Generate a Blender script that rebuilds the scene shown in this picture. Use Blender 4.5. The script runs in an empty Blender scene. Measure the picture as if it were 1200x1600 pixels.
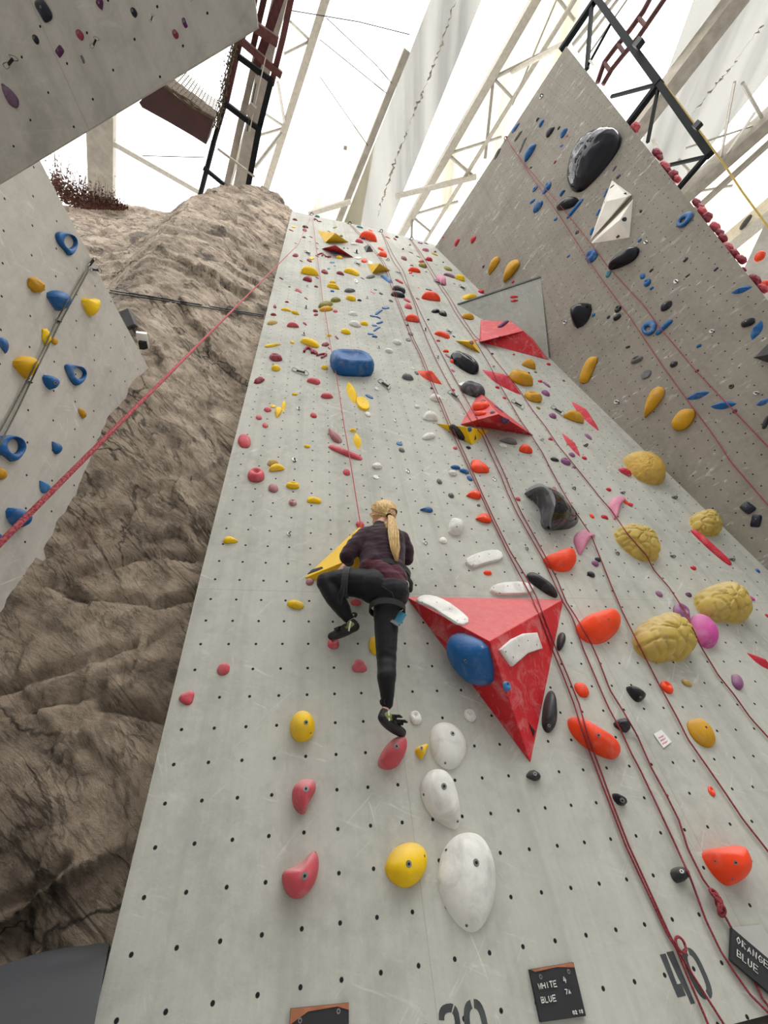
import bpy, bmesh, math, random
import numpy as np
from mathutils import Vector, Matrix, noise as mnoise
from mathutils.bvhtree import BVHTree

# ------------------------------------------------------------------ frame
# Wall frame: x right along the main slab, y up the slab, z out of it; one
# unit is one bolt-hole spacing of the slab.  The slab leans back 12 degrees.
U = 0.17
TH = math.radians(12.0)
A = np.array([[1, 0, 0], [0, math.sin(TH), -math.cos(TH)], [0, math.cos(TH), math.sin(TH)]])
UP = A[2].copy()
RC = np.array([[0.973660568341142, -0.11002434566590086, 0.1996991262334281],
               [0.06724227685020984, -0.6983405786430302, -0.7126001069495554],
               [0.2178613638569355, 0.7072588490653962, -0.6725483971857249]])
CC = np.array([1.03590734, 0.8109197, 15.2982799])
FPX = 639.1816519

def W(p):
    """wall frame -> world metres"""
    q = A @ np.asarray(p, float) * U
    return Vector((q[0], q[1], q[2]))

def fromW(v):
    return A.T @ (np.array([v[0], v[1], v[2]]) / U)

def ray(x, y):
    d = RC.T @ np.array([(x - 600) / FPX, (y - 800) / FPX, 1.0])
    return d / np.linalg.norm(d)

def pix(p):
    q = RC @ (np.asarray(p, float) - CC)
    return np.array([600 + FPX * q[0] / q[2], 800 + FPX * q[1] / q[2]])

def pixs(P):
    q = (RC @ (P - CC).T).T
    return np.c_[600 + FPX * q[:, 0] / q[:, 2], 800 + FPX * q[:, 1] / q[:, 2]]

def depth(p):
    return float(RC[2] @ (np.asarray(p, float) - CC))

def hit(x, y, n, p0):
    d = ray(x, y)
    k = ((p0 - CC) @ n) / (d @ n)
    return CC + k * d

def un(x, y, c=0.0):
    return hit(x, y, np.array([0, 0, 1.0]), np.array([0, 0, c]))

def nrm(v):
    v = np.asarray(v, float)
    return v / np.linalg.norm(v)

class Plane:
    def __init__(s, p0, n):
        s.p0 = np.asarray(p0, float)
        s.n = nrm(n)
        if s.n @ (CC - s.p0) < 0:
            s.n = -s.n
    def hit(s, x, y, off=0.0):
        return hit(x, y, s.n, s.p0 + s.n * off)

PM = Plane((0, 0, 0), (0, 0, 1))
PR = Plane((32.85, 28.7, 8.78), (-.943, -.0625, .327))
_hd = ray(590, 1225); _hd = _hd - UP * (_hd @ UP); HD_L = nrm(_hd)
SL = 0.85
_pl = CC + SL * (un(232, 575, -1.5) - CC)
PL = Plane(_pl, np.cross(HD_L, UP))
_t1 = ray(-1553, 1225); T1_U = nrm(_t1 - UP * (_t1 @ UP))
T2_U = nrm(np.cross(np.cross(ray(230, 120), ray(182, 0)), T1_U))
PU = Plane(CC + ray(250, 120) * 17.0, np.cross(T1_U, T2_U))

sc = bpy.context.scene
col = sc.collection

# ------------------------------------------------------------------ camera
cam = bpy.data.cameras.new('camera')
cam.sensor_fit = 'VERTICAL'; cam.sensor_height = 24.0; cam.sensor_width = 18.0
cam.lens = 24.0 * FPX / 1600.0
cam.clip_start = 0.02; cam.clip_end = 400
cob = bpy.data.objects.new('camera', cam); col.objects.link(cob)
_r, _d, _f = A @ RC[0], A @ RC[1], A @ RC[2]
cob.matrix_world = Matrix(((_r[0], -_d[0], -_f[0], 0), (_r[1], -_d[1], -_f[1], 0), (_r[2], -_d[2], -_f[2], 0), (0, 0, 0, 1)))
cob.matrix_world.translation = W(CC)
sc.camera = cob

# ------------------------------------------------------------------ light
sc.view_settings.view_transform = 'Standard'
sc.view_settings.look = 'None'
sc.view_settings.gamma = 1.0
sc.view_settings.exposure = 0.12
sc.view_settings.use_curve_mapping = False
sc.cycles.use_denoising = True
sc.cycles.max_bounces = 8
sc.cycles.transparent_max_bounces = 16
sc.cycles.sample_clamp_indirect = 8.0
wd = bpy.data.worlds.new('overcast_sky'); sc.world = wd; wd.use_nodes = True
bg = wd.node_tree.nodes['Background']
bg.inputs[0].default_value = (.985, 0.99, 1.0, 1); bg.inputs[1].default_value = 3.0
sun = bpy.data.lights.new('daylight', 'SUN'); sun.energy = 2.6; sun.angle = math.radians(50); sun.color = (1, .985, .96)
sob = bpy.data.objects.new('daylight', sun); col.objects.link(sob)
sob.rotation_euler = Vector((-0.42, 0.62, -0.85)).to_track_quat('-Z', 'Y').to_euler()

# ------------------------------------------------------------------ materials
MATS = {}
def newmat(name):
    m = bpy.data.materials.new(name); m.use_nodes = True
    nt = m.node_tree
    return m, nt, nt.nodes['Principled BSDF'], nt.nodes, nt.links

def lin(c):
    return tuple(((v / 255) / 12.92 if v / 255 <= .04045 else ((v / 255 + .055) / 1.055) ** 2.4) for v in c) + (1.0,)

def ramp(nt, fac, stops):
    r = nt.nodes.new('ShaderNodeValToRGB')
    el = r.color_ramp.elements
    el[0].position, el[0].color = stops[0]
    el[1].position, el[1].color = stops[-1]
    for p, c in stops[1:-1]:
        e = el.new(p); e.color = c
    nt.links.new(fac, r.inputs[0])
    return r.outputs[0]

def g4(v):
    return (v, v, v, 1)

def texco(nt, scale=(1, 1, 1), rot=(0, 0, 0), which='Object'):
    tc = nt.nodes.new('ShaderNodeTexCoord'); mp = nt.nodes.new('ShaderNodeMapping')
    mp.inputs['Scale'].default_value = scale; mp.inputs['Rotation'].default_value = rot
    nt.links.new(tc.outputs[which], mp.inputs[0])
    return mp.outputs[0]

def rotscale(nt, co, ang, scale, axis=2):
    """turn the coordinates, then stretch them, so streaks run at an angle"""
    a = nt.nodes.new('ShaderNodeMapping'); r = [0, 0, 0]; r[axis] = ang; a.inputs['Rotation'].default_value = r
    b = nt.nodes.new('ShaderNodeMapping'); b.inputs['Scale'].default_value = scale
    nt.links.new(co, a.inputs[0]); nt.links.new(a.outputs[0], b.inputs[0])
    return b.outputs[0]

def noise_n(nt, co, scale, detail=4, rough=.55, dist=0.0):
    n = nt.nodes.new('ShaderNodeTexNoise')
    n.inputs['Scale'].default_value = scale; n.inputs['Detail'].default_value = detail
    n.inputs['Roughness'].default_value = rough; n.inputs['Distortion'].default_value = dist
    nt.links.new(co, n.inputs['Vector'])
    return n.outputs[0]

def mixc(nt, fac, a, b, mode='MIX'):
    m = nt.nodes.new('ShaderNodeMix'); m.data_type = 'RGBA'; m.blend_type = mode
    for s, v in ((0, fac), (6, a), (7, b)):
        if isinstance(v, (int, float)): m.inputs[s].default_value = v
        elif isinstance(v, tuple): m.inputs[s].default_value = v
        else: nt.links.new(v, m.inputs[s])
    return m.outputs[2]

def mth(nt, op, a, b=None):
    m = nt.nodes.new('ShaderNodeMath'); m.operation = op
    for i, v in enumerate((a, b)):
        if v is None: continue
        if isinstance(v, (int, float)): m.inputs[i].default_value = v
        else: nt.links.new(v, m.inputs[i])
    return m.outputs[0]

def bump(nt, bs, h, strength=.3, dist=.01):
    b = nt.nodes.new('ShaderNodeBump'); b.inputs['Strength'].default_value = strength; b.inputs['Distance'].default_value = dist
    nt.links.new(h, b.inputs['Height']); nt.links.new(b.outputs[0], bs.inputs['Normal'])

def dust(nt, amount):
    """chalk dust that has settled on ledges: 0..1, most on faces that look up"""
    g = nt.nodes.new('ShaderNodeNewGeometry'); s = nt.nodes.new('ShaderNodeSeparateXYZ'); nt.links.new(g.outputs['Normal'], s.inputs[0])
    mr = nt.nodes.new('ShaderNodeMapRange'); mr.inputs[1].default_value = .25; mr.inputs[2].default_value = .85; mr.inputs[4].default_value = amount
    nt.links.new(s.outputs[2], mr.inputs[0])
    return mr.outputs[0]

def plain(name, rgb, rough=.6, metal=0.0, var=.12, scale=9.0, spec=.5):
    if name in MATS: return MATS[name]
    m, nt, bs, N, L = newmat(name)
    co = texco(nt)
    n = noise_n(nt, co, scale, 5)
    c = lin(rgb)
    d = tuple(v * (1 - var * 1.6) for v in c[:3]) + (1,)
    e = tuple(min(1, v * (1 + var)) for v in c[:3]) + (1,)
    L.new(ramp(nt, n, [(.3, d), (.7, e)]), bs.inputs['Base Color'])
    bs.inputs['Roughness'].default_value = rough; bs.inputs['Metallic'].default_value = metal
    bs.inputs['Specular IOR Level'].default_value = spec
    MATS[name] = m
    return m

def holdmat(name, rgb, chalk=.35, rough=.62, bumpy=.25, spec=.35):
    """cast resin with worn chalk smears"""
    if name in MATS: return MATS[name]
    m, nt, bs, N, L = newmat(name)
    co = texco(nt)
    oi = N.new('ShaderNodeObjectInfo')
    ad = N.new('ShaderNodeVectorMath'); ad.operation = 'ADD'
    cmb = N.new('ShaderNodeCombineXYZ')
    rnd = mth(nt, 'MULTIPLY', oi.outputs['Random'], 37.0)
    L.new(rnd, cmb.inputs[0]); L.new(rnd, cmb.inputs[1])
    L.new(co, ad.inputs[0]); L.new(cmb.outputs[0], ad.inputs[1])
    v = ad.outputs[0]
    c = lin(rgb)
    n1 = noise_n(nt, v, 5.0, 5, .6, .4)
    n2 = noise_n(nt, v, 60.0, 3)
    base = ramp(nt, n1, [(.3, tuple(x * .82 for x in c[:3]) + (1,)), (.7, tuple(min(1, x * 1.1) for x in c[:3]) + (1,))])
    ck = ramp(nt, noise_n(nt, v, 7.0, 6, .62, .8), [(.5, g4(0)), (.78, g4(1))])
    f = mth(nt, 'MULTIPLY', ck, chalk)
    if 'white' not in name: f = mth(nt, 'MAXIMUM', f, mth(nt, 'MULTIPLY', mth(nt, 'ADD', mth(nt, 'MULTIPLY', n1, .9), .2), dust(nt, chalk * 1.5)))
    cc = mixc(nt, f, base, (.30, .29, .275, 1) if 'white' in name else (.66, .62, .6, 1))
    L.new(cc, bs.inputs['Base Color'])
    bs.inputs['Roughness'].default_value = rough; bs.inputs['Specular IOR Level'].default_value = spec
    if bumpy: bump(nt, bs, n2, bumpy, .004)
    MATS[name] = m
    return m

HC = dict(red=(206, 84, 94), maroon=(150, 50, 66), orange=(255, 70, 20), yellow=(246, 200, 14), mustard=(206, 152, 22),
          olive=(136, 128, 44), blue=(20, 92, 154), lightblue=(62, 126, 176), teal=(64, 132, 148), black=(30, 31, 36),
          grey=(104, 104, 104), white=(232, 230, 223), purple=(140, 84, 128), pink=(214, 132, 160), magenta=(206, 82, 158),
          dusty=(172, 112, 116), crimson=(206, 44, 62), navy=(24, 30, 48), tan=(196, 164, 92), plum=(92, 40, 84))
def hm(c):
    ch = dict(black=.12, navy=.12, orange=.18, yellow=.2, blue=.22, white=.55, dusty=.6, red=.32, maroon=.22, crimson=.25, mustard=.18, olive=.2).get(c, .3)
    rg = dict(black=.38, navy=.4, orange=.5, blue=.5).get(c, .62)
    return holdmat('resin_' + c, HC[c], ch, rg)

def steel(): return plain('bolt_steel', (150, 148, 145), .35, .9, .1)
def darksteel(): return plain('dark_steel', (44, 44, 46), .5, .5, .2)
def sling(): return plain('black_sling', (34, 34, 32), .85, 0, .2)

# ------------------------------------------------------------------ mesh helpers
def link(name, me, mat=None, parent=None, loc=None, smooth=True, mw=None):
    o = bpy.data.objects.new(name, me); col.objects.link(o)
    if mat is not None and len(me.materials) == 0: me.materials.append(mat)
    if smooth and len(me.polygons):
        me.polygons.foreach_set('use_smooth', [True] * len(me.polygons))
    if mw is not None: o.matrix_world = mw
    if loc is not None: o.location = loc
    if parent is not None:
        o.parent = parent
    return o

def tag(o, label, cat, group=None, kind=None):
    if label: o['label'] = label
    if cat: o['category'] = cat
    if group: o['group'] = group
    if kind: o['kind'] = kind
    return o

def empty(name, loc):
    o = bpy.data.objects.new(name, None); col.objects.link(o); o.location = loc; o.empty_display_size = .05
    return o

def meshw(verts, faces, origin, name='m'):
    """verts in the wall frame -> mesh in metres relative to world origin point"""
    V = (A @ np.asarray(verts, float).T).T * U - np.array(origin)
    me = bpy.data.meshes.new(name); me.from_pydata(V.tolist(), [], faces); me.update()
    return me

def fixn(me):
    bm = bmesh.new(); bm.from_mesh(me); bmesh.ops.recalc_face_normals(bm, faces=bm.faces); bm.to_mesh(me); bm.free()

def worg(o):
    v = Vector((0, 0, 0))
    while o is not None:
        v = v + o.location; o = o.parent
    return v

class MB:
    """collects shapes in the wall frame"""
    def __init__(s): s.v = []; s.f = []
    def add(s, V, F):
        o = len(s.v); s.v += [tuple(map(float, p)) for p in V]; s.f += [tuple(i + o for i in f) for f in F]
    def tube(s, pts, r, n=8, caps=True):
        pts = [np.asarray(p, float) for p in pts]
        rs = r if hasattr(r, '__len__') else [r] * len(pts)
        V = []; F = []; ref = None
        for i, p in enumerate(pts):
            t = nrm(pts[min(i + 1, len(pts) - 1)] - pts[max(i - 1, 0)] + 1e-9)
            if ref is None:
                ref = np.array([0, 0, 1.0]) if abs(t[2]) < .9 else np.array([1.0, 0, 0])
            a = nrm(ref - t * (ref @ t) + 1e-9); b = np.cross(t, a); ref = a
            for k in range(n):
                an = 2 * math.pi * k / n
                V.append(p + rs[i] * (a * math.cos(an) + b * math.sin(an)))
        for i in range(len(pts) - 1):
            for k in range(n):
                F.append((i * n + k, i * n + (k + 1) % n, (i + 1) * n + (k + 1) % n, (i + 1) * n + k))
        if caps:
            F.append(tuple(range(n))[::-1]); F.append(tuple((len(pts) - 1) * n + k for k in range(n)))
        s.add(V, F)
    def bar(s, p, q, w, h, ref):
        """rectangular bar, w across ref x dir, h along ref"""
        p = np.asarray(p, float); q = np.asarray(q, float); t = nrm(q - p)
        b = nrm(np.asarray(ref, float) - t * (np.asarray(ref, float) @ t)); a = np.cross(t, b)
        V = [e + sa * a * w / 2 + sb * b * h / 2 for e in (p, q) for sa, sb in ((-1, -1), (1, -1), (1, 1), (-1, 1))]
        s.add(V, [(0, 1, 2, 3), (7, 6, 5, 4), (0, 4, 5, 1), (1, 5, 6, 2), (2, 6, 7, 3), (3, 7, 4, 0)])
    def box(s, c, ax, ay, az):
        c = np.asarray(c, float); ax, ay, az = map(np.asarray, (ax, ay, az))
        V = [c + i * ax + j * ay + k * az for i in (-1, 1) for j in (-1, 1) for k in (-1, 1)]
        s.add(V, [(0, 1, 3, 2), (4, 6, 7, 5), (0, 4, 5, 1), (2, 3, 7, 6), (0, 2, 6, 4), (1, 5, 7, 3)])
    def prism(s, poly, d):
        """polygon (list of points) extruded by vector d"""
        n = len(poly); V = [np.asarray(p, float) for p in poly]; V = V + [p + np.asarray(d, float) for p in V]
        s.add(V, [tuple(range(n)), tuple(range(2 * n - 1, n - 1, -1))] + [(i, (i + 1) % n, n + (i + 1) % n, n + i) for i in range(n)])
    def build(s, name, mat, parent=None, origin=None, smooth=False, label=None):
        if origin is None:
            origin = W(np.mean(np.array(s.v), 0))
        if parent is not None:
            origin = worg(parent)
        me = meshw(s.v, s.f, origin, name); fixn(me)
        o = bpy.data.objects.new(name, me); col.objects.link(o); me.materials.append(mat)
        if smooth: me.polygons.foreach_set('use_smooth', [True] * len(me.polygons))
        if parent is None: o.location = origin
        else:
            o.parent = parent
        if label: o['label'] = label
        return o

def thing(name, p, label, cat, group=None):
    o = empty(name, W(p))
    return tag(o, label, cat, group)
# ------------------------------------------------------------------ wall surfaces
def wallmat(name, base, grid=True, holes=.058, streak=.5, chalk=.5, seams=(), vs=(), warm=0.0, dirt=.3, pitch=1.0, turn=0.0, scuffs=((.35, (2.4, 17, 1), .61), (-.75, (2.2, 20, 1), .615), (1.25, (3.4, 26, 1), .63))):
    m, nt, bs, N, L = newmat(name)
    tc = N.new('ShaderNodeTexCoord'); co = tc.outputs['Object']
    c = lin(base)
    n1 = noise_n(nt, co, .9, 6, .6)
    n2 = noise_n(nt, co, 9.0, 6, .65)
    k = mth(nt, 'ADD', mth(nt, 'MULTIPLY', n1, .6), mth(nt, 'MULTIPLY', n2, .4))
    col_ = ramp(nt, k, [(.30, tuple(v * .70 for v in c[:3]) + (1,)), (.5, c), (.70, tuple(min(1, v * 1.12) for v in c[:3]) + (1,))])
    # fine vertical dark streaks
    mp = N.new('ShaderNodeMapping'); mp.inputs['Scale'].default_value = (5.5, .16, 1); L.new(co, mp.inputs[0])
    st = ramp(nt, noise_n(nt, mp.outputs[0], 1.0, 5, .6), [(.48, g4(0)), (.75, g4(1))])
    col_ = mixc(nt, mth(nt, 'MULTIPLY', st, streak), col_, tuple(v * .62 for v in c[:3]) + (1,))
    mp2 = N.new('ShaderNodeMapping'); mp2.inputs['Scale'].default_value = (30, 1.2, 1); L.new(co, mp2.inputs[0])
    st2 = ramp(nt, noise_n(nt, mp2.outputs[0], 1.0, 4, .6), [(.45, g4(0)), (.8, g4(1))])
    col_ = mixc(nt, mth(nt, 'MULTIPLY', st2, .18), col_, tuple(v * .6 for v in c[:3]) + (1,))
    # rubbed boot marks
    rb = ramp(nt, noise_n(nt, co, 2.1, 5, .7, .6), [(.57, g4(0)), (.74, g4(1))])
    col_ = mixc(nt, mth(nt, 'MULTIPLY', rb, dirt), col_, tuple(v * .55 for v in c[:3]) + (1,))
    sm = ramp(nt, noise_n(nt, co, 4.5, 7, .72, .5), [(.50, g4(0)), (.72, g4(1))])
    col_ = mixc(nt, mth(nt, 'MULTIPLY', sm, dirt), col_, tuple(v * .62 for v in c[:3]) + (1,))
    # chalk scuffs: two stretched, warped noises
    for rot, sc_, th in scuffs:
        ck = ramp(nt, noise_n(nt, rotscale(nt, co, rot, sc_), 1.0, 4, .62, 1.3), [(th, g4(0)), (th + .08, g4(1))])
        gate = ramp(nt, noise_n(nt, co, 1.3, 3), [(.42, g4(0)), (.6, g4(1))])
        col_ = mixc(nt, mth(nt, 'MULTIPLY', mth(nt, 'MULTIPLY', ck, gate), chalk), col_, (.72, .71, .68, 1))
    sep = N.new('ShaderNodeSeparateXYZ'); L.new(co, sep.inputs[0])
    gx = mth(nt, 'DIVIDE', sep.outputs[0], U); gy = mth(nt, 'DIVIDE', sep.outputs[1], U)
    hx = mth(nt, 'DIVIDE', mth(nt, 'ADD', mth(nt, 'MULTIPLY', gx, math.cos(turn)), mth(nt, 'MULTIPLY', gy, math.sin(turn))), pitch)
    hy = mth(nt, 'DIVIDE', mth(nt, 'SUBTRACT', mth(nt, 'MULTIPLY', gy, math.cos(turn)), mth(nt, 'MULTIPLY', gx, math.sin(turn))), pitch)
    if grid:
        dx = mth(nt, 'SUBTRACT', mth(nt, 'FRACT', mth(nt, 'ADD', hx, .5)), .5)
        dy = mth(nt, 'SUBTRACT', mth(nt, 'FRACT', mth(nt, 'ADD', hy, .5)), .5)
        d = mth(nt, 'SQRT', mth(nt, 'ADD', mth(nt, 'MULTIPLY', dx, dx), mth(nt, 'MULTIPLY', dy, dy)))
        rim = ramp(nt, d, [(holes * .95, g4(1)), (holes * 1.25, g4(0))])
        col_ = mixc(nt, rim, col_, (.012, .012, .013, 1))
    for sx in vs:
        e = mth(nt, 'ABSOLUTE', mth(nt, 'SUBTRACT', gx, sx))
        col_ = mixc(nt, mth(nt, 'MULTIPLY', mth(nt, 'LESS_THAN', e, .02), .22), col_, tuple(v * .3 for v in c[:3]) + (1,))
    for sy in seams:
        e = mth(nt, 'ABSOLUTE', mth(nt, 'SUBTRACT', gy, sy))
        col_ = mixc(nt, mth(nt, 'MULTIPLY', mth(nt, 'LESS_THAN', e, .02), .22), col_, tuple(v * .35 for v in c[:3]) + (1,))
    L.new(col_, bs.inputs['Base Color'])
    bs.inputs['Roughness'].default_value = .85; bs.inputs['Specular IOR Level'].default_value = .25
    bump(nt, bs, noise_n(nt, co, 40, 5, .7), .25, .004)
    MATS[name] = m
    return m

def frame_obj(name, poly, thick, e1, e2, n, org, mat, kind='structure', label=None, extra=None, bevel=0.0):
    """slab whose face polygon (wall frame points) is extruded behind by thick; local axes e1,e2,n"""
    B = np.array([e1, e2, n])
    V = [B @ (np.asarray(p, float) - org) * U for p in poly]
    V2 = [v - np.array([0, 0, thick * U]) for v in V]
    k = len(V)
    F = [tuple(range(k)), tuple(range(2 * k - 1, k - 1, -1))] + [(i, (i + 1) % k, k + (i + 1) % k, k + i) for i in range(k)]
    me = bpy.data.meshes.new(name); me.from_pydata([tuple(v) for v in V + V2], [], F); fixn(me)
    M = np.array([A @ e1, A @ e2, A @ n]).T
    mw = Matrix(((M[0][0], M[0][1], M[0][2], 0), (M[1][0], M[1][1], M[1][2], 0), (M[2][0], M[2][1], M[2][2], 0), (0, 0, 0, 1)))
    mw.translation = W(org)
    o = bpy.data.objects.new(name, me); col.objects.link(o); me.materials.append(mat); o.matrix_world = mw
    o['kind'] = kind
    if label: o['label'] = label
    return o

ID3 = np.eye(3)
m_main = wallmat('slab_concrete', (188, 187, 177), True, .047, .5, .5, seams=(11.48, 41.5, 71.5), vs=(5.32, 15.3, 25.3))
corner_lo = np.array([31.55, -6.0, 0.0]); corner_hi = np.array([25.35, 98.2, 0.0])
main_poly = [(-2.44, -2.05, 0), (33.5, -2.05, 0), (33.5, 30, 0), (26.5, 97.5, 0), (14.1, 100.3, 0), (-2.99, 99.3, 0), (-2.62, 12.0, 0)]
wall_back = frame_obj('wall_back', main_poly, .55, ID3[0], ID3[1], ID3[2], np.zeros(3), m_main)

# right wall: vertical, meets the slab along the corner line
def pr(x, y): return PR.hit(x, y)
def pr_on_main(b):
    n, d = PR.n, PR.n @ PR.p0
    return np.array([(d - n[1] * b) / n[0], b, 0.0])
eR1 = nrm([-.3328, .1985, -.9219]); eR1 = nrm(eR1 - PR.n * (eR1 @ PR.n)); eR2 = np.cross(PR.n, eR1)
if eR2[1] < 0: eR2 = -eR2
eR1 = np.cross(eR2, PR.n)
orgR = pr(1000 + 936 / 6, 520 + 77 / 6)
m_right = wallmat('right_wall_concrete', (146, 139, 128), True, .048, .28, .6, seams=(-15.5, 14.3), vs=(), dirt=.4, scuffs=((.12, (2.6, 9, 1), .60), (-.22, (4, 14, 1), .61)))
rt = pr(885, 72)
p_out = [rt, pr(940, 122), pr(1000, 200), pr(1100, 330), pr(1200, 470)]
d_edge = p_out[-1] - p_out[0]
p_low = p_out[-1] + d_edge * .55
tl = pr_on_main(95.2)
bl = pr_on_main(-6.0)
right_poly = [tl, rt, p_low, bl + (p_low - p_out[-1]) * 0]
wall_right = frame_obj('wall_right', [tl, rt, p_out[-1], p_low, bl], 1.1, eR1, eR2, PR.n, orgR, m_right)

# left free-standing wall with a horizontal top edge and a ragged sprayed end
m_left = wallmat('left_wall_concrete', (192, 187, 178), True, .032, .3, .5, seams=(-11.2,), dirt=.35, pitch=1.35, turn=.5)
lp = [(60, 246), (140, 400), (186, 489), (232, 575), (222, 584), (216, 591), (208, 610), (199, 622), (192, 640), (176, 668), (152, 700),
      (145, 716), (138, 742), (131, 765), (126, 782), (112, 812), (105, 828), (92, 858), (84, 878), (72, 892), (70, 908), (62, 930),
      (56, 938), (47, 956), (30, 988), (22, 1000), (12, 1018), (-8, 1044)]
lpoly = [PL.hit(*q) for q in lp]
far = lpoly[-1]
lpoly += [far + HD_L * -2 - UP * 12, far - HD_L * 26 - UP * 12, lpoly[0] - HD_L * 12]
hl = HD_L; wall_left = frame_obj('wall_left', lpoly, 1.2, hl, UP, np.cross(hl, UP), PL.hit(118, 585), m_left)
if PL.n @ np.cross(hl, UP) < 0:
    pass

# steep overhanging wall at the upper left, its lip running across the photo
m_over = wallmat('overhang_concrete', (196, 191, 182), True, .03, .6, .25, seams=(), vs=(-3.4, 2.6, 9), dirt=.6, pitch=.95, turn=.3)
up_ = [PU.hit(-120, 358), PU.hit(0, 286), PU.hit(403, 42), PU.hit(398, 0)]
u4 = up_[3] + (up_[3] - up_[2]) * 6; 
u5 = up_[0] + (u4 - up_[2]) * 1.0
wall_upper_left = frame_obj('wall_upper_left', up_[:3] + [up_[3], u4, u5], .06, T1_U, np.cross(PU.n, T1_U), PU.n, PU.hit(250, 120), m_over)

# ------------------------------------------------------------------ quarry rock
def rockmat():
    m, nt, bs, N, L = newmat('quarry_rock')
    co = texco(nt)
    n0 = noise_n(nt, co, .35, 6, .6, .3)
    n1 = noise_n(nt, co, 2.2, 8, .68, .4)
    sv = rotscale(nt, co, .7, (1.0, 2.2, 1.0))
    n2 = noise_n(nt, sv, 1.2, 8, .72, .9)
    k = mth(nt, 'ADD', mth(nt, 'MULTIPLY', n1, .45), mth(nt, 'MULTIPLY', n2, .55))
    c = ramp(nt, k, [(.34, lin((104, 93, 82))), (.44, lin((176, 159, 141))), (.54, lin((212, 193, 172))), (.66, lin((236, 218, 197)))])
    gr = ramp(nt, n0, [(.38, g4(0)), (.62, g4(1))])
    c = mixc(nt, mth(nt, 'MULTIPLY', gr, .55), c, mixc(nt, .75, c, (.25, .25, .235, 1), 'MULTIPLY'))
    # lower face: colour gets darker towards the quarry foot
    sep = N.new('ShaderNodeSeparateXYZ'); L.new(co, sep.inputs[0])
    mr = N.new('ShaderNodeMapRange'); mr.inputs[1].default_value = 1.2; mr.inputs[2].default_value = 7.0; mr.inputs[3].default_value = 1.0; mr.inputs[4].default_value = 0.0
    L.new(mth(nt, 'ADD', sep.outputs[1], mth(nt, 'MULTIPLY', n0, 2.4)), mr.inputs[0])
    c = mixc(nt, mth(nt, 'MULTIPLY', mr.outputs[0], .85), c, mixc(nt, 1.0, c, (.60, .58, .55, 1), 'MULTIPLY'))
    # thin dark strata partings at two scales
    for sc2, w0, dk in ((1.1, .020, .7), (3.4, .034, .5), (8.0, .05, .3)):
        nn_ = noise_n(nt, rotscale(nt, co, .75, (.55, 2.6, .8)), sc2, 5, .6, .9)
        ln = ramp(nt, mth(nt, 'ABSOLUTE', mth(nt, 'SUBTRACT', nn_, .5)), [(w0 * .25, g4(1)), (w0, g4(0))])
        gt = ramp(nt, noise_n(nt, co, .9 * sc2, 3), [(.42, g4(0)), (.55, g4(1))])
        c = mixc(nt, mth(nt, 'MULTIPLY', mth(nt, 'MULTIPLY', ln, gt), dk), c, lin((44, 37, 31)))
    # rust and wet patches
    rs = ramp(nt, noise_n(nt, co, 1.3, 5, .6, .5), [(.60, g4(0)), (.70, g4(1))])
    c = mixc(nt, mth(nt, 'MULTIPLY', rs, .45), c, lin((104, 70, 44)))
    wt = ramp(nt, noise_n(nt, co, .85, 4, .5, .2), [(.63, g4(0)), (.66, g4(1))])
    c = mixc(nt, mth(nt, 'MULTIPLY', wt, .6), c, lin((48, 40, 34)))
    cr = N.new('ShaderNodeTexVoronoi'); cr.feature = 'DISTANCE_TO_EDGE'; cr.inputs['Scale'].default_value = .9
    wv = N.new('ShaderNodeVectorMath'); wv.operation = 'ADD'
    nz = N.new('ShaderNodeTexNoise'); nz.inputs['Scale'].default_value = 2.0; nz.inputs['Detail'].default_value = 6; L.new(co, nz.inputs['Vector'])
    L.new(rotscale(nt, co, .5, (.7, 2.0, .8)), wv.inputs[0]); L.new(nz.outputs['Color'], wv.inputs[1]); L.new(wv.outputs[0], cr.inputs['Vector'])
    ce = ramp(nt, cr.outputs['Distance'], [(.004, g4(1)), (.022, g4(0))])
    gate = ramp(nt, noise_n(nt, co, .7, 3), [(.48, g4(0)), (.58, g4(1))])
    c = mixc(nt, mth(nt, 'MULTIPLY', mth(nt, 'MULTIPLY', ce, gate), .8), c, lin((30, 26, 22)))
    L.new(c, bs.inputs['Base Color']); bs.inputs['Roughness'].default_value = .9; bs.inputs['Specular IOR Level'].default_value = .25
    h = mth(nt, 'ADD', mth(nt, 'MULTIPLY', n2, 1.2), mth(nt, 'MULTIPLY', noise_n(nt, rotscale(nt, co, .6, (1, 1.5, 1)), 7, 8, .75, .4), .9))
    bump(nt, bs, h, 1.0, .05)
    return m

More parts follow.
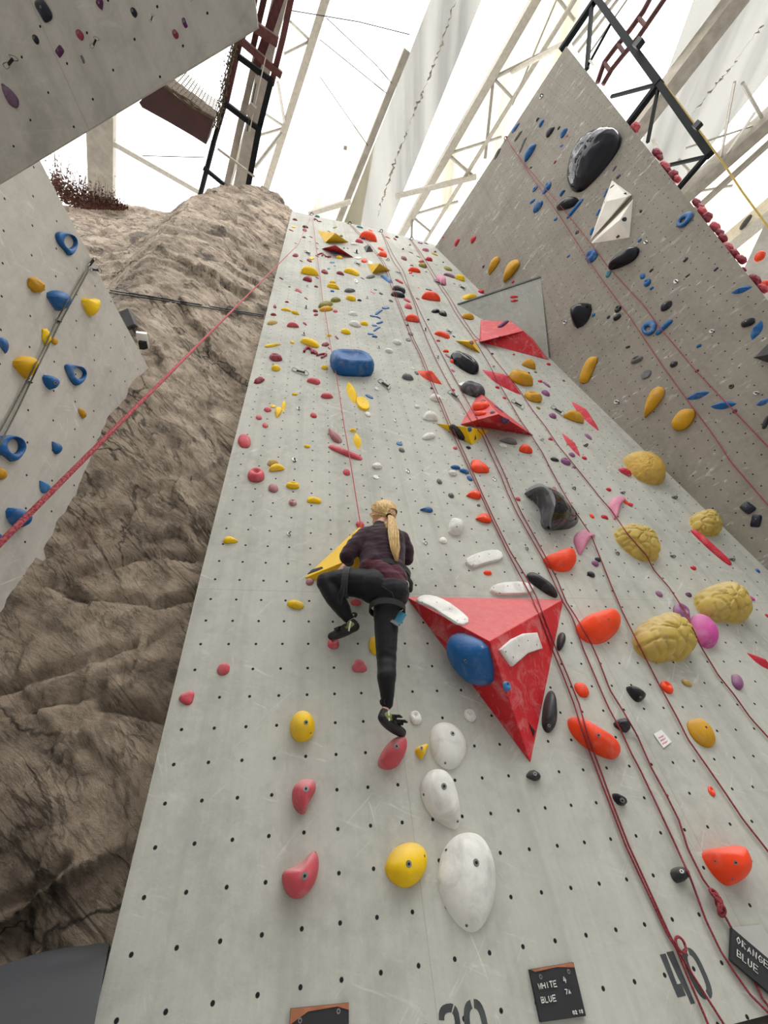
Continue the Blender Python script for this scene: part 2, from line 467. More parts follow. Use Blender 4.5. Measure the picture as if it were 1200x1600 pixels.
def build_rock():
    top = [((462, 334), -.9), ((456, 328), -.9), ((430, 301), -.4), ((405, 291), .3), ((385, 288), .6), ((345, 289), .8), ((325, 296), .8), ((303, 303), .6),
           ((268, 329), -5), ((200, 319), -7), ((110, 318), -8), ((40, 330), -8), ((-60, 345), -9)]
    T = [(un(*q, c), c) for q, c in top]
    X = [t[0][0] for t in T]; Bv = [t[0][1] for t in T]; Cv = [t[1] for t in T]
    X = [-2.2] + X[1:] if False else X
    # parameter along the crest
    S = np.r_[0, np.cumsum(np.hypot(np.diff(X), np.diff(Bv) * .25))]; S /= S[-1]
    NX, NB = 230, 380
    cracks = [[(0, 1088), (60, 1065), (110, 1052), (150, 1036), (210, 1012)], [(60, 920), (85, 912), (125, 935), (200, 938), (240, 948), (320, 925)],
              [(100, 912), (150, 890), (215, 872), (240, 868), (330, 872)], [(160, 1098), (200, 1105), (235, 1116), (262, 1120)],
              [(0, 1415), (40, 1400), (75, 1375), (100, 1350)], [(60, 1110), (110, 1095), (160, 1080)]]
    segs = []
    for cl in cracks:
        pc = [un(x, y, -1.0) for x, y in cl]
        segs += [(a[:2], b[:2]) for a, b in zip(pc, pc[1:])]
    V = []
    for j in range(NB + 4):
        t = min(1.0, j / (NB - 1)); tb = t ** 1.75
        for i in range(NX):
            s = (i / (NX - 1)) ** 1.5
            xt = float(np.interp(s, S, X)); bt = float(np.interp(s, S, Bv)); ct = float(np.interp(s, S, Cv))
            xb = -1.9 - 13 * (i / (NX - 1)) ** 1.25
            b = -3 + (bt + 3) * tb
            w = t ** 1.3
            x = xb * (1 - w) + xt * w
            c0 = -1.25 + .0 * x
            c = c0 * (1 - w) + ct * w
            left = min(1.0, max(0.0, (-x - 3.3) / 6.0))
            c += 2.2 * left * min(1, max(0, b) / 26.0) * (1 - w) * 1.0
            amp = min(1.0, .25 + (-x - 2.6) * .35) if x > -5 else 1.0
            f = mnoise.fractal(Vector((x * .10 + 3, b * .10 + x * .05, 1.3)), 1.0, 2.1, 6) * .9
            wx = x + .9 * mnoise.noise(Vector((x * .3, b * .3, 7))); wb = b + .9 * mnoise.noise(Vector((x * .3, b * .3, 17)))
            dsp = f * .8
            for sx, sy, sh, am in ((.13, .20, .5, .55), (.34, .62, .6, .20), (.9, 1.7, .7, .075)):
                qv = Vector(((wx + sh * wb * .5) * sx, (wb - sh * wx) * sy * .8, sx * 9))
                dd, pp = mnoise.voronoi(qv); cv = mnoise.cell_vector(pp[0] * 13.7); df = qv - pp[0]
                dsp += am * ((cv.z - .5) * 1.3 + (cv.x - .5) * df.x * 2.4 + (cv.y - .5) * df.y * 2.4)
            tl = b * .55 + x * .62 + 1.6 * mnoise.noise(Vector((x * .16, b * .16, 31))) + .5 * mnoise.noise(Vector((x * .6, b * .6, 33)))
            for pr_, am, gs in ((5.3, .62, .11), (1.9, .20, .3)):
                g_ = mnoise.noise(Vector((x * gs, b * gs, 41 + pr_))) + .12
                if g_ > 0: dsp += am * min(1, g_ * 3.5) * ((1 - (tl / pr_) % 1.0) - .5)
            dsp *= amp
            if b < 26:
                pb = np.array([x, b]); dm = 9
                for a_, b_ in segs:
                    ab = b_ - a_; tt = max(0, min(1, ((pb - a_) @ ab) / (ab @ ab)))
                    dm = min(dm, np.hypot(*(pb - a_ - ab * tt)))
                dsp -= .5 * math.exp(-(dm / .17) ** 2)
            lim = -.62 - .0 * b if x > -2.9 - .0045 * b else 99
            cc = c + dsp * (1 - .35 * w)
            if x > -3.6 - .006 * max(b, 0): cc = min(cc, -.62)
            extra = max(0, j - NB + 1)
            V.append((x, b + .6 * dsp * w - extra * 1.0, cc - extra * 7.0))
    F = []
    for j in range(NB + 3):
        for i in range(NX - 1):
            a = j * NX + i; F.append((a, a + 1, a + NX + 1, a + NX))
    me = bpy.data.meshes.new('quarry_rock')
    me.from_pydata([tuple(np.array(v) * U) for v in V], [], F); fixn(me)
    M = A
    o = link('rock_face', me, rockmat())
    o.matrix_world = Matrix(((A[0][0], A[0][1], A[0][2], 0), (A[1][0], A[1][1], A[1][2], 0), (A[2][0], A[2][1], A[2][2], 0), (0, 0, 0, 1)))
    o['kind'] = 'structure'; o['label'] = 'layered brown quarry rock face left of the grey slab'
    return o
rock = build_rock()
bvRock = BVHTree.FromPolygons([tuple(np.array(v.co) / U) for v in rock.data.vertices], [tuple(p.vertices) for p in rock.data.polygons])
def rockhit(x, y, off=.1):
    loc, nn, i, dist = bvRock.ray_cast(Vector(CC), Vector(ray(x, y)))
    return CC + ray(x, y) * (dist - off) if loc is not None else un(x, y, 1.0)

# ------------------------------------------------------------------ hall shell
def world_quad(name, pts, mat, kind='structure', label=None):
    me = bpy.data.meshes.new(name); me.from_pydata([tuple(np.array(p) * U) for p in pts], [], [tuple(range(len(pts)))]); me.update()
    o = link(name, me, mat, smooth=False); o['kind'] = kind
    if label: o['label'] = label
    return o
ZR = 150.0
FZ = -5.0
m_floor = plain('rubber_floor', (160, 159, 157), .85, 0, .12, 3)
world_quad('floor', [(-140, -90, FZ), (190, -90, FZ), (190, 130, FZ), (-140, 130, FZ)], m_floor)
m_shell = plain('hall_cladding', (176, 176, 175), .8, 0, .08, .5)
world_quad('wall_front', [(-140, -90, FZ), (190, -90, FZ), (190, -90, ZR + 6), (-140, -90, ZR + 6)], m_shell)
world_quad('wall_far_left', [(-140, -90, FZ), (-140, 130, FZ), (-140, 130, ZR + 6), (-140, -90, ZR + 6)], m_shell)
world_quad('wall_far_right', [(190, -90, FZ), (190, 130, FZ), (190, 130, ZR + 6), (190, -90, ZR + 6)], m_shell)

def membrane(name, tint, trans, tmix, streak, rot, stain=None, sc_=1.0):
    m, nt, bs, N, L = newmat(name)
    co = texco(nt)
    mp = N.new('ShaderNodeMapping'); mp.inputs['Rotation'].default_value = (0, 0, rot); L.new(co, mp.inputs[0])
    mp2 = N.new('ShaderNodeMapping'); mp2.inputs['Scale'].default_value = (.9 * sc_, .05 * sc_, 1); L.new(mp.outputs[0], mp2.inputs[0])
    n = noise_n(nt, mp2.outputs[0], 1.0, 6, .65, .1)
    f = ramp(nt, n, [(.50, g4(0)), (.80, g4(1))])
    a = lin(tint); b = tuple(v * .22 for v in a[:3]) + (1,)
    c = mixc(nt, mth(nt, 'MULTIPLY', f, streak), a, b)
    mp3 = N.new('ShaderNodeMapping'); mp3.inputs['Scale'].default_value = (.5 * sc_, .09 * sc_, 1); L.new(mp.outputs[0], mp3.inputs[0])
    f2 = ramp(nt, noise_n(nt, mp3.outputs[0], 1.0, 5, .6), [(.60, g4(0)), (.75, g4(1))])
    c = mixc(nt, mth(nt, 'MULTIPLY', f2, streak * .9), c, lin((214, 204, 178)))
    tr = N.new('ShaderNodeBsdfTransparent'); tl_ = N.new('ShaderNodeBsdfTranslucent')
    L.new(c, tr.inputs[0]); L.new(c, tl_.inputs[0])
    ms = N.new('ShaderNodeMixShader'); ms.inputs[0].default_value = tmix
    L.new(tr.outputs[0], ms.inputs[1]); L.new(tl_.outputs[0], ms.inputs[2])
    L.new(ms.outputs[0], N['Material Output'].inputs[0])
    nt.nodes.remove(bs)
    return m
PZ = Plane(UP * ZR, UP)
def wz(x, y, z=ZR):
    """photo direction carried up to the horizontal plane at height z (wall frame)"""
    return hit(x, y, UP, UP * z)
ROT = -math.atan2(.27, .96)
m_sky1 = membrane('roof_membrane', (252, 252, 251), 1, .25, .95, -ROT)
m_sky2 = membrane('roof_membrane_thick', (186, 185, 181), 1, .3, .25, -ROT)
m_sky3 = membrane('roof_membrane_soiled', (226, 222, 210), 1, .25, .5, -ROT)
world_quad('ceiling', [(-140, -90, ZR), (190, -90, ZR), (190, 130, ZR), (-140, 130, ZR)], m_sky1)
# ------------------------------------------------------------------ roof strips, trusses, gantries
def ext(p, q, a=0.0, b=0.0):
    p = np.array(p, float); q = np.array(q, float); d = q - p
    return p - d * a, q + d * b
def strip(name, pts, z, mat, label, thick=.4):
    top = min(y for x, y in pts); P = []
    for i, (x, y) in enumerate(pts):
        if y < 0:
            o_ = pts[i - 1] if pts[i - 1][1] >= 0 else pts[(i + 1) % len(pts)]
            d = nrm(np.array([x - o_[0], y - o_[1]])); x, y = x + d[0] * 220, y + d[1] * 220
        P.append(wz(x, y, z))
    mb = MB(); mb.prism(P, UP * thick)
    o = mb.build(name, mat, smooth=False)
    o['kind'] = 'structure'; o['label'] = label
    return o
m_crack = membrane('roof_strip_cracked', (232, 230, 224), 1, .55, .25, -ROT)
def add_cracks(mat, pts, z, wid):
    pass
strip('ceiling_strip', [(536, 352), (604, 364), (604 + .43 * 364, 0 - 20), (540 + .37 * 380, -20)], 149.0, m_sky2, 'wide pale roof strip with a crack line running up from the slab top')
strip('ceiling_strip', [(1000, 232), (1052, 300), (1215, 100), (1200, -20)], 149.0, m_sky2, 'pale roof strip with a crack line behind the right wall edge')
strip('ceiling_strip', [(700, 232), (664, 330), (760, 330), (860, 120), (940, -20), (850, -20)], 149.2, m_sky3, 'cream stained roof strip above the right wall top')
strip('ceiling_strip', [(560, 372), (600, 140), (612, 110), (596, 108), (480, 345)], 149.3, m_sky3, 'cream stained narrow roof strip left of the wide pale strip')
strip('ceiling_strip', [(1060, 330), (1230, 190), (1320, 300), (1130, 420)], 149.3, m_sky3, 'cream stained roof strip at the right edge of the photo')
# dark crack lines in the two pale strips: torn seam tape
m_tear = plain('torn_seam_tape', (150, 140, 122), .8, 0, .3, 2)
def tear(pts, z, label, seed):
    rnd = random.Random(seed); mb = MB(); P = []; rs = []
    for a, b in zip(pts, pts[1:]):
        n = 16
        for i in range(n):
            p = np.array(a) + (np.array(b) - a) * i / n + np.array([rnd.uniform(-2.6, 2.6), rnd.uniform(-1.5, 1.5)])
            P.append(wz(*p, z)); rs.append(rnd.choice([.02, .03, .05, .1, .2, .32]))
    mb.tube(P, rs, 5)
    o = mb.build('seam_tear', m_tear)
    return tag(o, label, 'seam tape', 'torn roof seams')
tear([(592, 338), (600, 300), (622, 240), (642, 190), (662, 140), (690, 70), (712, 0)], 148.6, 'ragged brown tear line down the wide pale roof strip', 1)
tear([(1080, 180), (1120, 130), (1150, 95), (1195, 35)], 148.6, 'ragged tear line in the pale roof strip at the upper right', 2)

m_tan = plain('beam_cream_paint', (188, 180, 164), .6, .1, .1)
m_tan2 = plain('beam_weathered', (150, 142, 128), .7, .1, .15, 3)
m_gr = plain('strut_galvanised', (178, 172, 160), .5, .4, .1)
m_frame = plain('frame_dark_green_paint', (15, 19, 20), .7, 0, .15, 9, .2)
m_oxide = plain('red_oxide_paint', (88, 46, 42), .7, .1, .25)
def px_r(p, w):
    """radius in wall units for a width of w photo pixels at point p"""
    return .5 * w * depth(p) / FPX
def far_ext(a, b):
    """carry a member that leaves the photo on past its edge"""
    a = np.array(a, float); b = np.array(b, float); d = nrm(b - a)
    out = lambda q: q[1] < 0 or q[0] > 1200
    if out(b): b = b + d * 220
    if out(a): a = a - d * 220
    return a, b
def beam(mb, a, b, z, w, h=None, z2=None):
    a0, b0 = a, b; wr0 = px_r((wz(*a, z) + wz(*b, z)) / 2, w); a, b = far_ext(a, b)
    p = wz(*a, z); q = wz(*b, z if z2 is None else z2)
    r = wr0 * 2
    mb.bar(p, q, r, (h or 1.0) * r, UP)
def truss(label, chords, webs, zc, mat=m_tan, name='roof_truss'):
    root = None
    first = wz(*chords[0][0], chords[0][3])
    root = thing(name, first, label, 'roof truss', 'roof trusses')
    for a, b, w, z in chords:
        mb = MB(); beam(mb, a, b, z, w, 1.2); mb.build('chord', mat, root)
    for a, za, b, zb, w in webs:
        mb = MB(); p = wz(*a, za); q = wz(*b, zb); mb.tube([p, q], px_r((p + q) / 2, w), 8); mb.build('web', m_gr, root)
    return root
Z1, Z2 = 147.0, 142.0
truss('cream roof truss beside the right wall top with zigzag webs', [((622, 375), (846, -18), 11, Z1), ((655, 392), (905, -12), 4.5, Z2)],
      [((644, 338), Z1, (643, 372), Z2, 4), ((644, 338), Z1, (672, 362), Z2, 4), ((644, 336), Z1, (716, 315), Z2, 4), ((701, 242), Z1, (738, 274), Z2, 5),
       ((701, 240), Z1, (784, 214), Z2, 4), ((771, 123), Z1, (758, 248), Z2, 5), ((771, 122), Z1, (803, 156), Z2, 4.5), ((771, 122), Z1, (880, 68), Z2, 6), ((868, -8), Z1, (898, 32), Z2, 5)], Z1)
truss('cream roof truss above the rock face, left of the white roof span', [((413, 303), (512, -12), 10.5, Z1), ((352, 310), (452, -12), 6, Z2)],
      [((446, 199), Z1, (434, 128), Z2, 5), ((446, 199), Z1, (405, 172), Z2, 4), ((446, 199), Z1, (396, 214), Z2, 4), ((446, 200), Z1, (398, 262), Z2, 6), ((484, 63), Z1, (454, 34), Z2, 4), ((484, 64), Z1, (444, 84), Z2, 4)], Z1)
truss('weathered grey roof truss beyond the right wall edge', [((1040, 330), (1235, 156), 20, Z1), ((1060, 352), (1230, 198), 6, Z2)],
      [((1124, 258), Z1, (1148, 128), Z2, 4), ((1124, 258), Z1, (1180, 175), Z2, 4), ((1085, 300), Z1, (1145, 290), Z2, 4), ((1160, 130), Z2, (1190, 183), Z1, 5), ((1070, 232), Z2, (1175, 197), Z1, 3), ((1060, 250), Z1, (1076, 268), Z2, 5)], Z1, m_tan2)
def lone(name, a, b, z, w, mat, label, cat, h=1.2, group=None):
    mb = MB(); beam(mb, a, b, z, w, h)
    o = mb.build(name, mat)
    return tag(o, label, cat, group)
lone('roof_beam', (975, 228), (1160, -14), 147, 24, m_tan2, 'wide grey roof beam with an oval hole, upper right', 'roof beam', 1.0, 'roof beams')
lone('roof_beam', (525, 356), (636, 78), 148, 9, m_tan2, 'brown-grey roof beam along the left edge of the wide pale strip', 'roof beam', 1.0, 'roof beams')
lone('roof_beam', (1105, 408), (1240, 296), 147, 22, m_tan, 'cream roof beam with an oval hole at the right edge', 'roof beam', 1.0, 'roof beams')
lone('roof_strut', (482, 334), (548, 315), 141, 6, m_tan, 'cream tube strut touching the top left corner of the slab', 'strut', 1, 'roof struts')
lone('roof_strut', (618, 307), (744, 276), 141, 6, m_tan, 'cream tube strut from the wide pale strip to the right wall', 'strut', 1, 'roof struts')
lone('roof_strut', (118, 190), (312, 300), 141, 7, m_gr, 'pale tube strut running down to the rock top', 'strut', 1, 'roof struts')
lone('roof_post', (158, 170), (160, 340), 141, 34, m_tan2, 'broad weathered beam behind the dry bush', 'post', .5)
for k, (x, y, z, w) in enumerate([((1105, 58), 0, 145.5, 15), ((1166, 348), 0, 145.5, 13)]):
    p = wz(x[0], x[1], z); r = px_r(p, w)
    mb = MB(); ax = nrm(wz(x[0] + 6, x[1] - 8, z) - p); ay = np.cross(UP, ax)
    mb.prism([p + ax * r * 1.6 * math.cos(t) + ay * r * .6 * math.sin(t) for t in np.linspace(0, 2 * math.pi, 15)[:-1]], UP * .6)
    tag(mb.build('beam_opening', plain('opening_shadow', (70, 66, 60), .9)), ['oval cut-out in the wide grey roof beam, upper right', 'oval cut-out in the cream beam at the right edge'][k], 'opening', 'beam cut-outs')
# thin bracing wires
for k, (pts, lab) in enumerate([([(440, 14), (560, 34), (640, 54)], 'thin bracing wire across the white roof near its top'), ([(510, 28), (588, 102), (612, 130)], 'thin bracing wire slanting down to the brown beam'),
                                ([(500, 62), (604, 146)], 'lower of two slanting bracing wires'), ([(500, 120), (575, 228)], 'lowest slanting bracing wire'),
                                ([(205, 243), (320, 246)], 'thin level wire above the rock top')]):
    mb = MB(); P = [wz(x, y, 144) for x, y in pts]; mb.tube(P, px_r(P[0], 1.3), 5)
    tag(mb.build('bracing_wire', darksteel()), lab, 'wire', 'bracing wires')
p = wz(539.5, 231, 146); mb = MB(); r = px_r(p, 5); mb.box(p, (r, 0, 0), np.cross(UP, (1, 0, 0)) * r, UP * .1)
tag(mb.build('roof_patch', m_tan2), 'tiny square patch alone on the white roof', 'patch')

# steel gantry at the upper left, part oxide red and part dark, beyond the overhang
ZG = 118.0
root = thing('steel_gantry', wz(390, 150, ZG), 'tall steel gantry with red and dark cross bars, upper left', 'gantry')
def gp(name, pts, w, mat, z=ZG, sq=True, par=root, lab=None):
    if pts[-1][1] < 0: pts = list(pts); pts[-1] = tuple(far_ext(pts[-2], pts[-1])[1])
    P = [wz(x, y, z) for x, y in pts]; mb = MB()
    for a, b in zip(P, P[1:]):
        r = px_r(P[0], w) if pts[-1][1] < 0 else px_r((a + b) / 2, w)
        if sq: mb.bar(a, b, 2 * r, 2 * r, UP)
        else: mb.tube([a, b], r, 10)
    return mb.build(name, mat, par, label=lab)
gp('post', [(311, 312), (334, 222), (352, 160)], 7, m_frame, ZG, False)
gp('post', [(352, 160), (372, 70), (392, 20), (398, -12)], 10, m_oxide, ZG)
gp('post', [(386, 300), (404, 205), (424, 125)], 8, m_frame, ZG - 1)
gp('post', [(424, 132), (442, 60), (457, -12)], 8, m_oxide, ZG - 1)
gp('post', [(398, 112), (416, 60), (440, -12)], 12, m_oxide, ZG + 2)
gp('post', [(395, 75), (415, -12)], 8, m_oxide, ZG + 3)
for a, b, w, mt in [((352, 162), (408, 204), 7, m_frame), ((372, 88), (426, 127), 7, m_frame), ((375, 62), (440, 118), 9, m_oxide), ((388, 34), (434, 66), 12, m_oxide), ((340, 232), (398, 276), 3, m_gr), ((318, 262), (352, 290), 5, m_frame)]:
    gp('cross_bar', [a, b], w, mt, ZG - 1.5, mt is not m_oxide or True)
gp('tan_column', [(372, 300), (404, 150), (420, 70), (440, -12)], 16, m_tan2, ZG + 8)
gp('tan_column', [(352, 300), (384, 160), (400, 90)], 9, m_tan2, ZG + 9)
gp('conduit', [(390, 205), (398, 165), (415, 90)], 1.6, m_tan, ZG - 2, False)
gp('conduit', [(386, 205), (394, 160), (400, 130)], 1.6, darksteel(), ZG - 2, False)
gp('junction_box', [(388, 180), (396, 164)], 10, m_tan2, ZG - 2.5)
# climbing plant wound round the post
rnd = random.Random(5); mb = MB()
for k in range(260):
    t = rnd.random(); x = np.interp(t, [0, .55, 1], [341, 353, 366]) + rnd.gauss(0, 4); y = np.interp(t, [0, .55, 1], [195, 130, 70]) + rnd.uniform(-4, 4)
    p = wz(x, y, ZG - rnd.uniform(0, 2)); r = px_r(p, rnd.uniform(2.5, 5)); a = nrm(np.array([rnd.gauss(0, 1) for _ in range(3)])); b = nrm(np.cross(a, [rnd.random(), 1, .3]))
    mb.add([p + a * r, p + b * r * .6, p - a * r, p - b * r * .6], [(0, 1, 2, 3)])
for j in range(4):
    mb.tube([wz(np.interp(t, [0, .55, 1], [337, 352, 368]) + 4 * math.sin(t * 14 + j * 1.6), np.interp(t, [0, .55, 1], [200, 130, 62]), ZG - 1) for t in np.linspace(0, 1, 26)], px_r(wz(350, 130, ZG), 1.6), 5)
mb.build('netting_sleeve', plain('dull_netting', (92, 80, 58), .8, 0, .4), root, label='dull brown netting bundled round the post')

# brown trough with netting beside the gantry
t = thing('hanging_trough', wz(275, 185, ZG - 2), 'dark brown trough hanging under the overhang lip with netting above', 'trough')
mb = MB(); P = [wz(x, y, ZG - 2) for x, y in [(217, 160), (236, 140), (256, 129), (334, 186), (322, 226), (300, 212), (262, 190), (222, 168)]]
mb.prism(P, UP * 5); mb.build('trough', plain('brown_sheet', (66, 36, 33), .7, 0, .2, 2), t)
mb = MB()
def lerp2(a, b, s): return (a[0] + (b[0] - a[0]) * s, a[1] + (b[1] - a[1]) * s)
qa, qb, qc, qd = (254, 130), (334, 184), (340, 158), (283, 104)
nn = 13
for i in range(nn + 1):
    for lo, hi in (((qa, qd), (qb, qc)), ((qa, qb), (qd, qc))):
        a = lerp2(*lo, i / nn); b = lerp2(*hi, i / nn)
        P = [wz(*(np.array(lerp2(a, b, s)) + np.array([0, 7 * math.sin(math.pi * s) * (1 if lo[1] == qd else .2)])), ZG - 3) for s in np.linspace(0, 1, 9)]
        mb.tube(P, px_r(P[0], 1.1), 4)
mb.build('netting', plain('cream_netting', (150, 138, 112), .8), t)
mb = MB()
for j in range(5):
    mb.tube([wz(256 + s * 80 + rnd.uniform(-1, 1), 132 + s * 54 + 3 * math.sin(9 * s + j) + j, ZG - 4) for s in np.linspace(0, 1, 16)], px_r(P[0], 1.6), 5)
mb.build('edge_rope', plain('dull_netting', (92, 80, 58), .8), t)

# dark support frame standing behind the right wall
def wr(x, y, off=-4.0): return PR.hit(x, y, off)
rf = thing('support_frame', wr(1000, 100), 'dark green steel frame standing up behind the right wall edge', 'frame')
def fr(name, a, b, w, off=-4.0, mat=m_frame, par=rf):
    mb = MB(); p = wr(*a, off); q = wr(*b, off); r = px_r((p + q) / 2, w); mb.bar(p, q, 2 * r, 2 * r, PR.n); return mb.build(name, mat, par)
fr('top_rail', (931, -4), (1030, 131), 9); fr('top_rail', (1030, 131), (1109, 242), 9)
fr('post', (876, 80), (934, -6), 8); fr('post', (1031, 128), (980, 196), 8); fr('post', (1109, 238), (1050, 306), 6)
for a, b, w in [((925, 4), (917, 108), 5), ((955, 151), (1030, 131), 4), ((1028, 140), (1012, 222), 4), ((1046, 258), (1107, 244), 4), ((958, 30), (920, 100), 3)]:
    fr('brace', a, b, w)
for k, (x, y, w, h) in enumerate([(998, 68, 11, 15), (1090, 196, 9, 12)]):
    p = wr(x, y, -3.0); r = px_r(p, 1); mb = MB(); mb.box(p, eR1 * w * r, eR2 * h * r, PR.n * w * r * .8)
    tag(mb.build('flood_lamp', darksteel()), ['dark lamp box on the upper rail of the green frame', 'dark lamp box on the lower rail of the green frame'][k], 'lamp', 'lamp boxes on the frame')
for k, (x, y, w, h) in enumerate([(924, 98, 8, 14), (1024, 224, 9, 20)]):
    p = wr(x, y, -2.0); r = px_r(p, 1); mb = MB(); mb.box(p, nrm(wr(x + 6, y + 10) - wr(x, y)) * h * r, nrm(wr(x + 10, y - 6) - wr(x, y)) * w * r * .6, PR.n * w * r * .6)
    o = mb.build('anchor_block', m_gr); tag(o, ['galvanised block on the wall edge near the frame top', 'galvanised block on the wall edge below the frame corner'][k], 'anchor block', 'edge blocks')
rr_ = thing('curved_rail', wr(960, 80, -12), 'dark red curved double rail behind the right wall', 'rail')
for pts in ([(934, 128), (944, 98), (962, 74), (985, 46), (1005, 18), (1020, -10)], [(942, 132), (956, 108), (972, 88), (996, 60), (1018, 28), (1044, -10)]):
    mb = MB(); P = [wr(x, y, -12) for x, y in pts]; mb.tube(P, px_r(P[2], 7.5), 10); mb.build('rail', m_oxide, rr_, smooth=True)
for a, b in (((944, 98), (954, 112)), ((966, 70), (976, 84)), ((998, 28), (1010, 42))):
    mb = MB(); mb.tube([wr(*a, -12), wr(*b, -12)], px_r(wr(*a, -12), 6), 8); mb.build('rail_tie', m_oxide, rr_)
# pale pipes behind the top of the right wall
for k, (a, b, w, mt) in enumerate([((895, 70), (960, -10), 7, m_gr), ((903, 82), (972, -10), 5, m_tan), ((915, 92), (985, -8), 3, m_gr), ((800, 112), (886, 66), 7, m_tan), ((872, -6), (800, 165), 3, m_gr)]):
    mb = MB(); p = wr(*a, -9 - k); q = wr(*b, -9 - k); mb.tube([p, q], px_r((p + q) / 2, w), 8)
    tag(mb.build('roof_pipe', mt), ['thick pale pipe behind the top corner of the right wall', 'thin cream pipe beside the thick pale pipe', 'thinnest pipe beside the green frame post', 'cream tube strut meeting the top corner of the right wall', 'long thin tube crossing to the right wall top'][k], 'pipe', 'pipes behind the right wall')
# yellow line slung beyond the edge
mb = MB(); P = [wr(x, y, -6) for x, y in [(1036, 128), (1060, 160), (1100, 214), (1128, 252), (1160, 300), (1198, 352), (1216, 378)]]
mb.tube(P, px_r(P[3], 2.6), 6); tag(mb.build('thin_line', plain('yellow_line', (190, 160, 70), .7)), 'thin yellow line slung from the green frame beyond the wall edge', 'rope')
# further wall in the corner beyond the edge
P = [PR.hit(*q, -16) for q in [(1162, 420), (1194, 352), (1290, 280), (1330, 620), (1215, 520)]]
mb = MB(); mb.prism(P, -PR.n * 3); o = mb.build('wall_beyond', m_over); o['kind'] = 'structure'; o['label'] = 'grey climbing wall beyond the right wall edge'
# ------------------------------------------------------------------ climbing holds
LOCALN = 22
def outline(kind, th, rnd):
    c, s = math.cos(th), math.sin(th)
    if kind == 'drop':   # pointed at +u
        return c, s * math.sin(th / 2) ** 1.15 * 1.12
    if kind == 'moon':   # flat lower side, domed upper side
        return c, (s * .45 + .55 if s > 0 else s * 1.55 + .55)
    if kind == 'shard':
        return c, s * abs(s) ** .75
    if kind in ('long', 'block', 'bowl'):
        p = .55 if kind != 'block' else .4
        return math.copysign(abs(c) ** p, c), math.copysign(abs(s) ** p, s)
    if kind == 'bean':
        return c, s * .75 + .45 * (c * c) - .25
    if kind == 'tri':
        r = 1 + .13 * math.cos(3 * (th - math.pi / 2) + math.pi)
        return c * r, s * r
    p = .88
    return math.copysign(abs(c) ** p, c), math.copysign(abs(s) ** p, s)

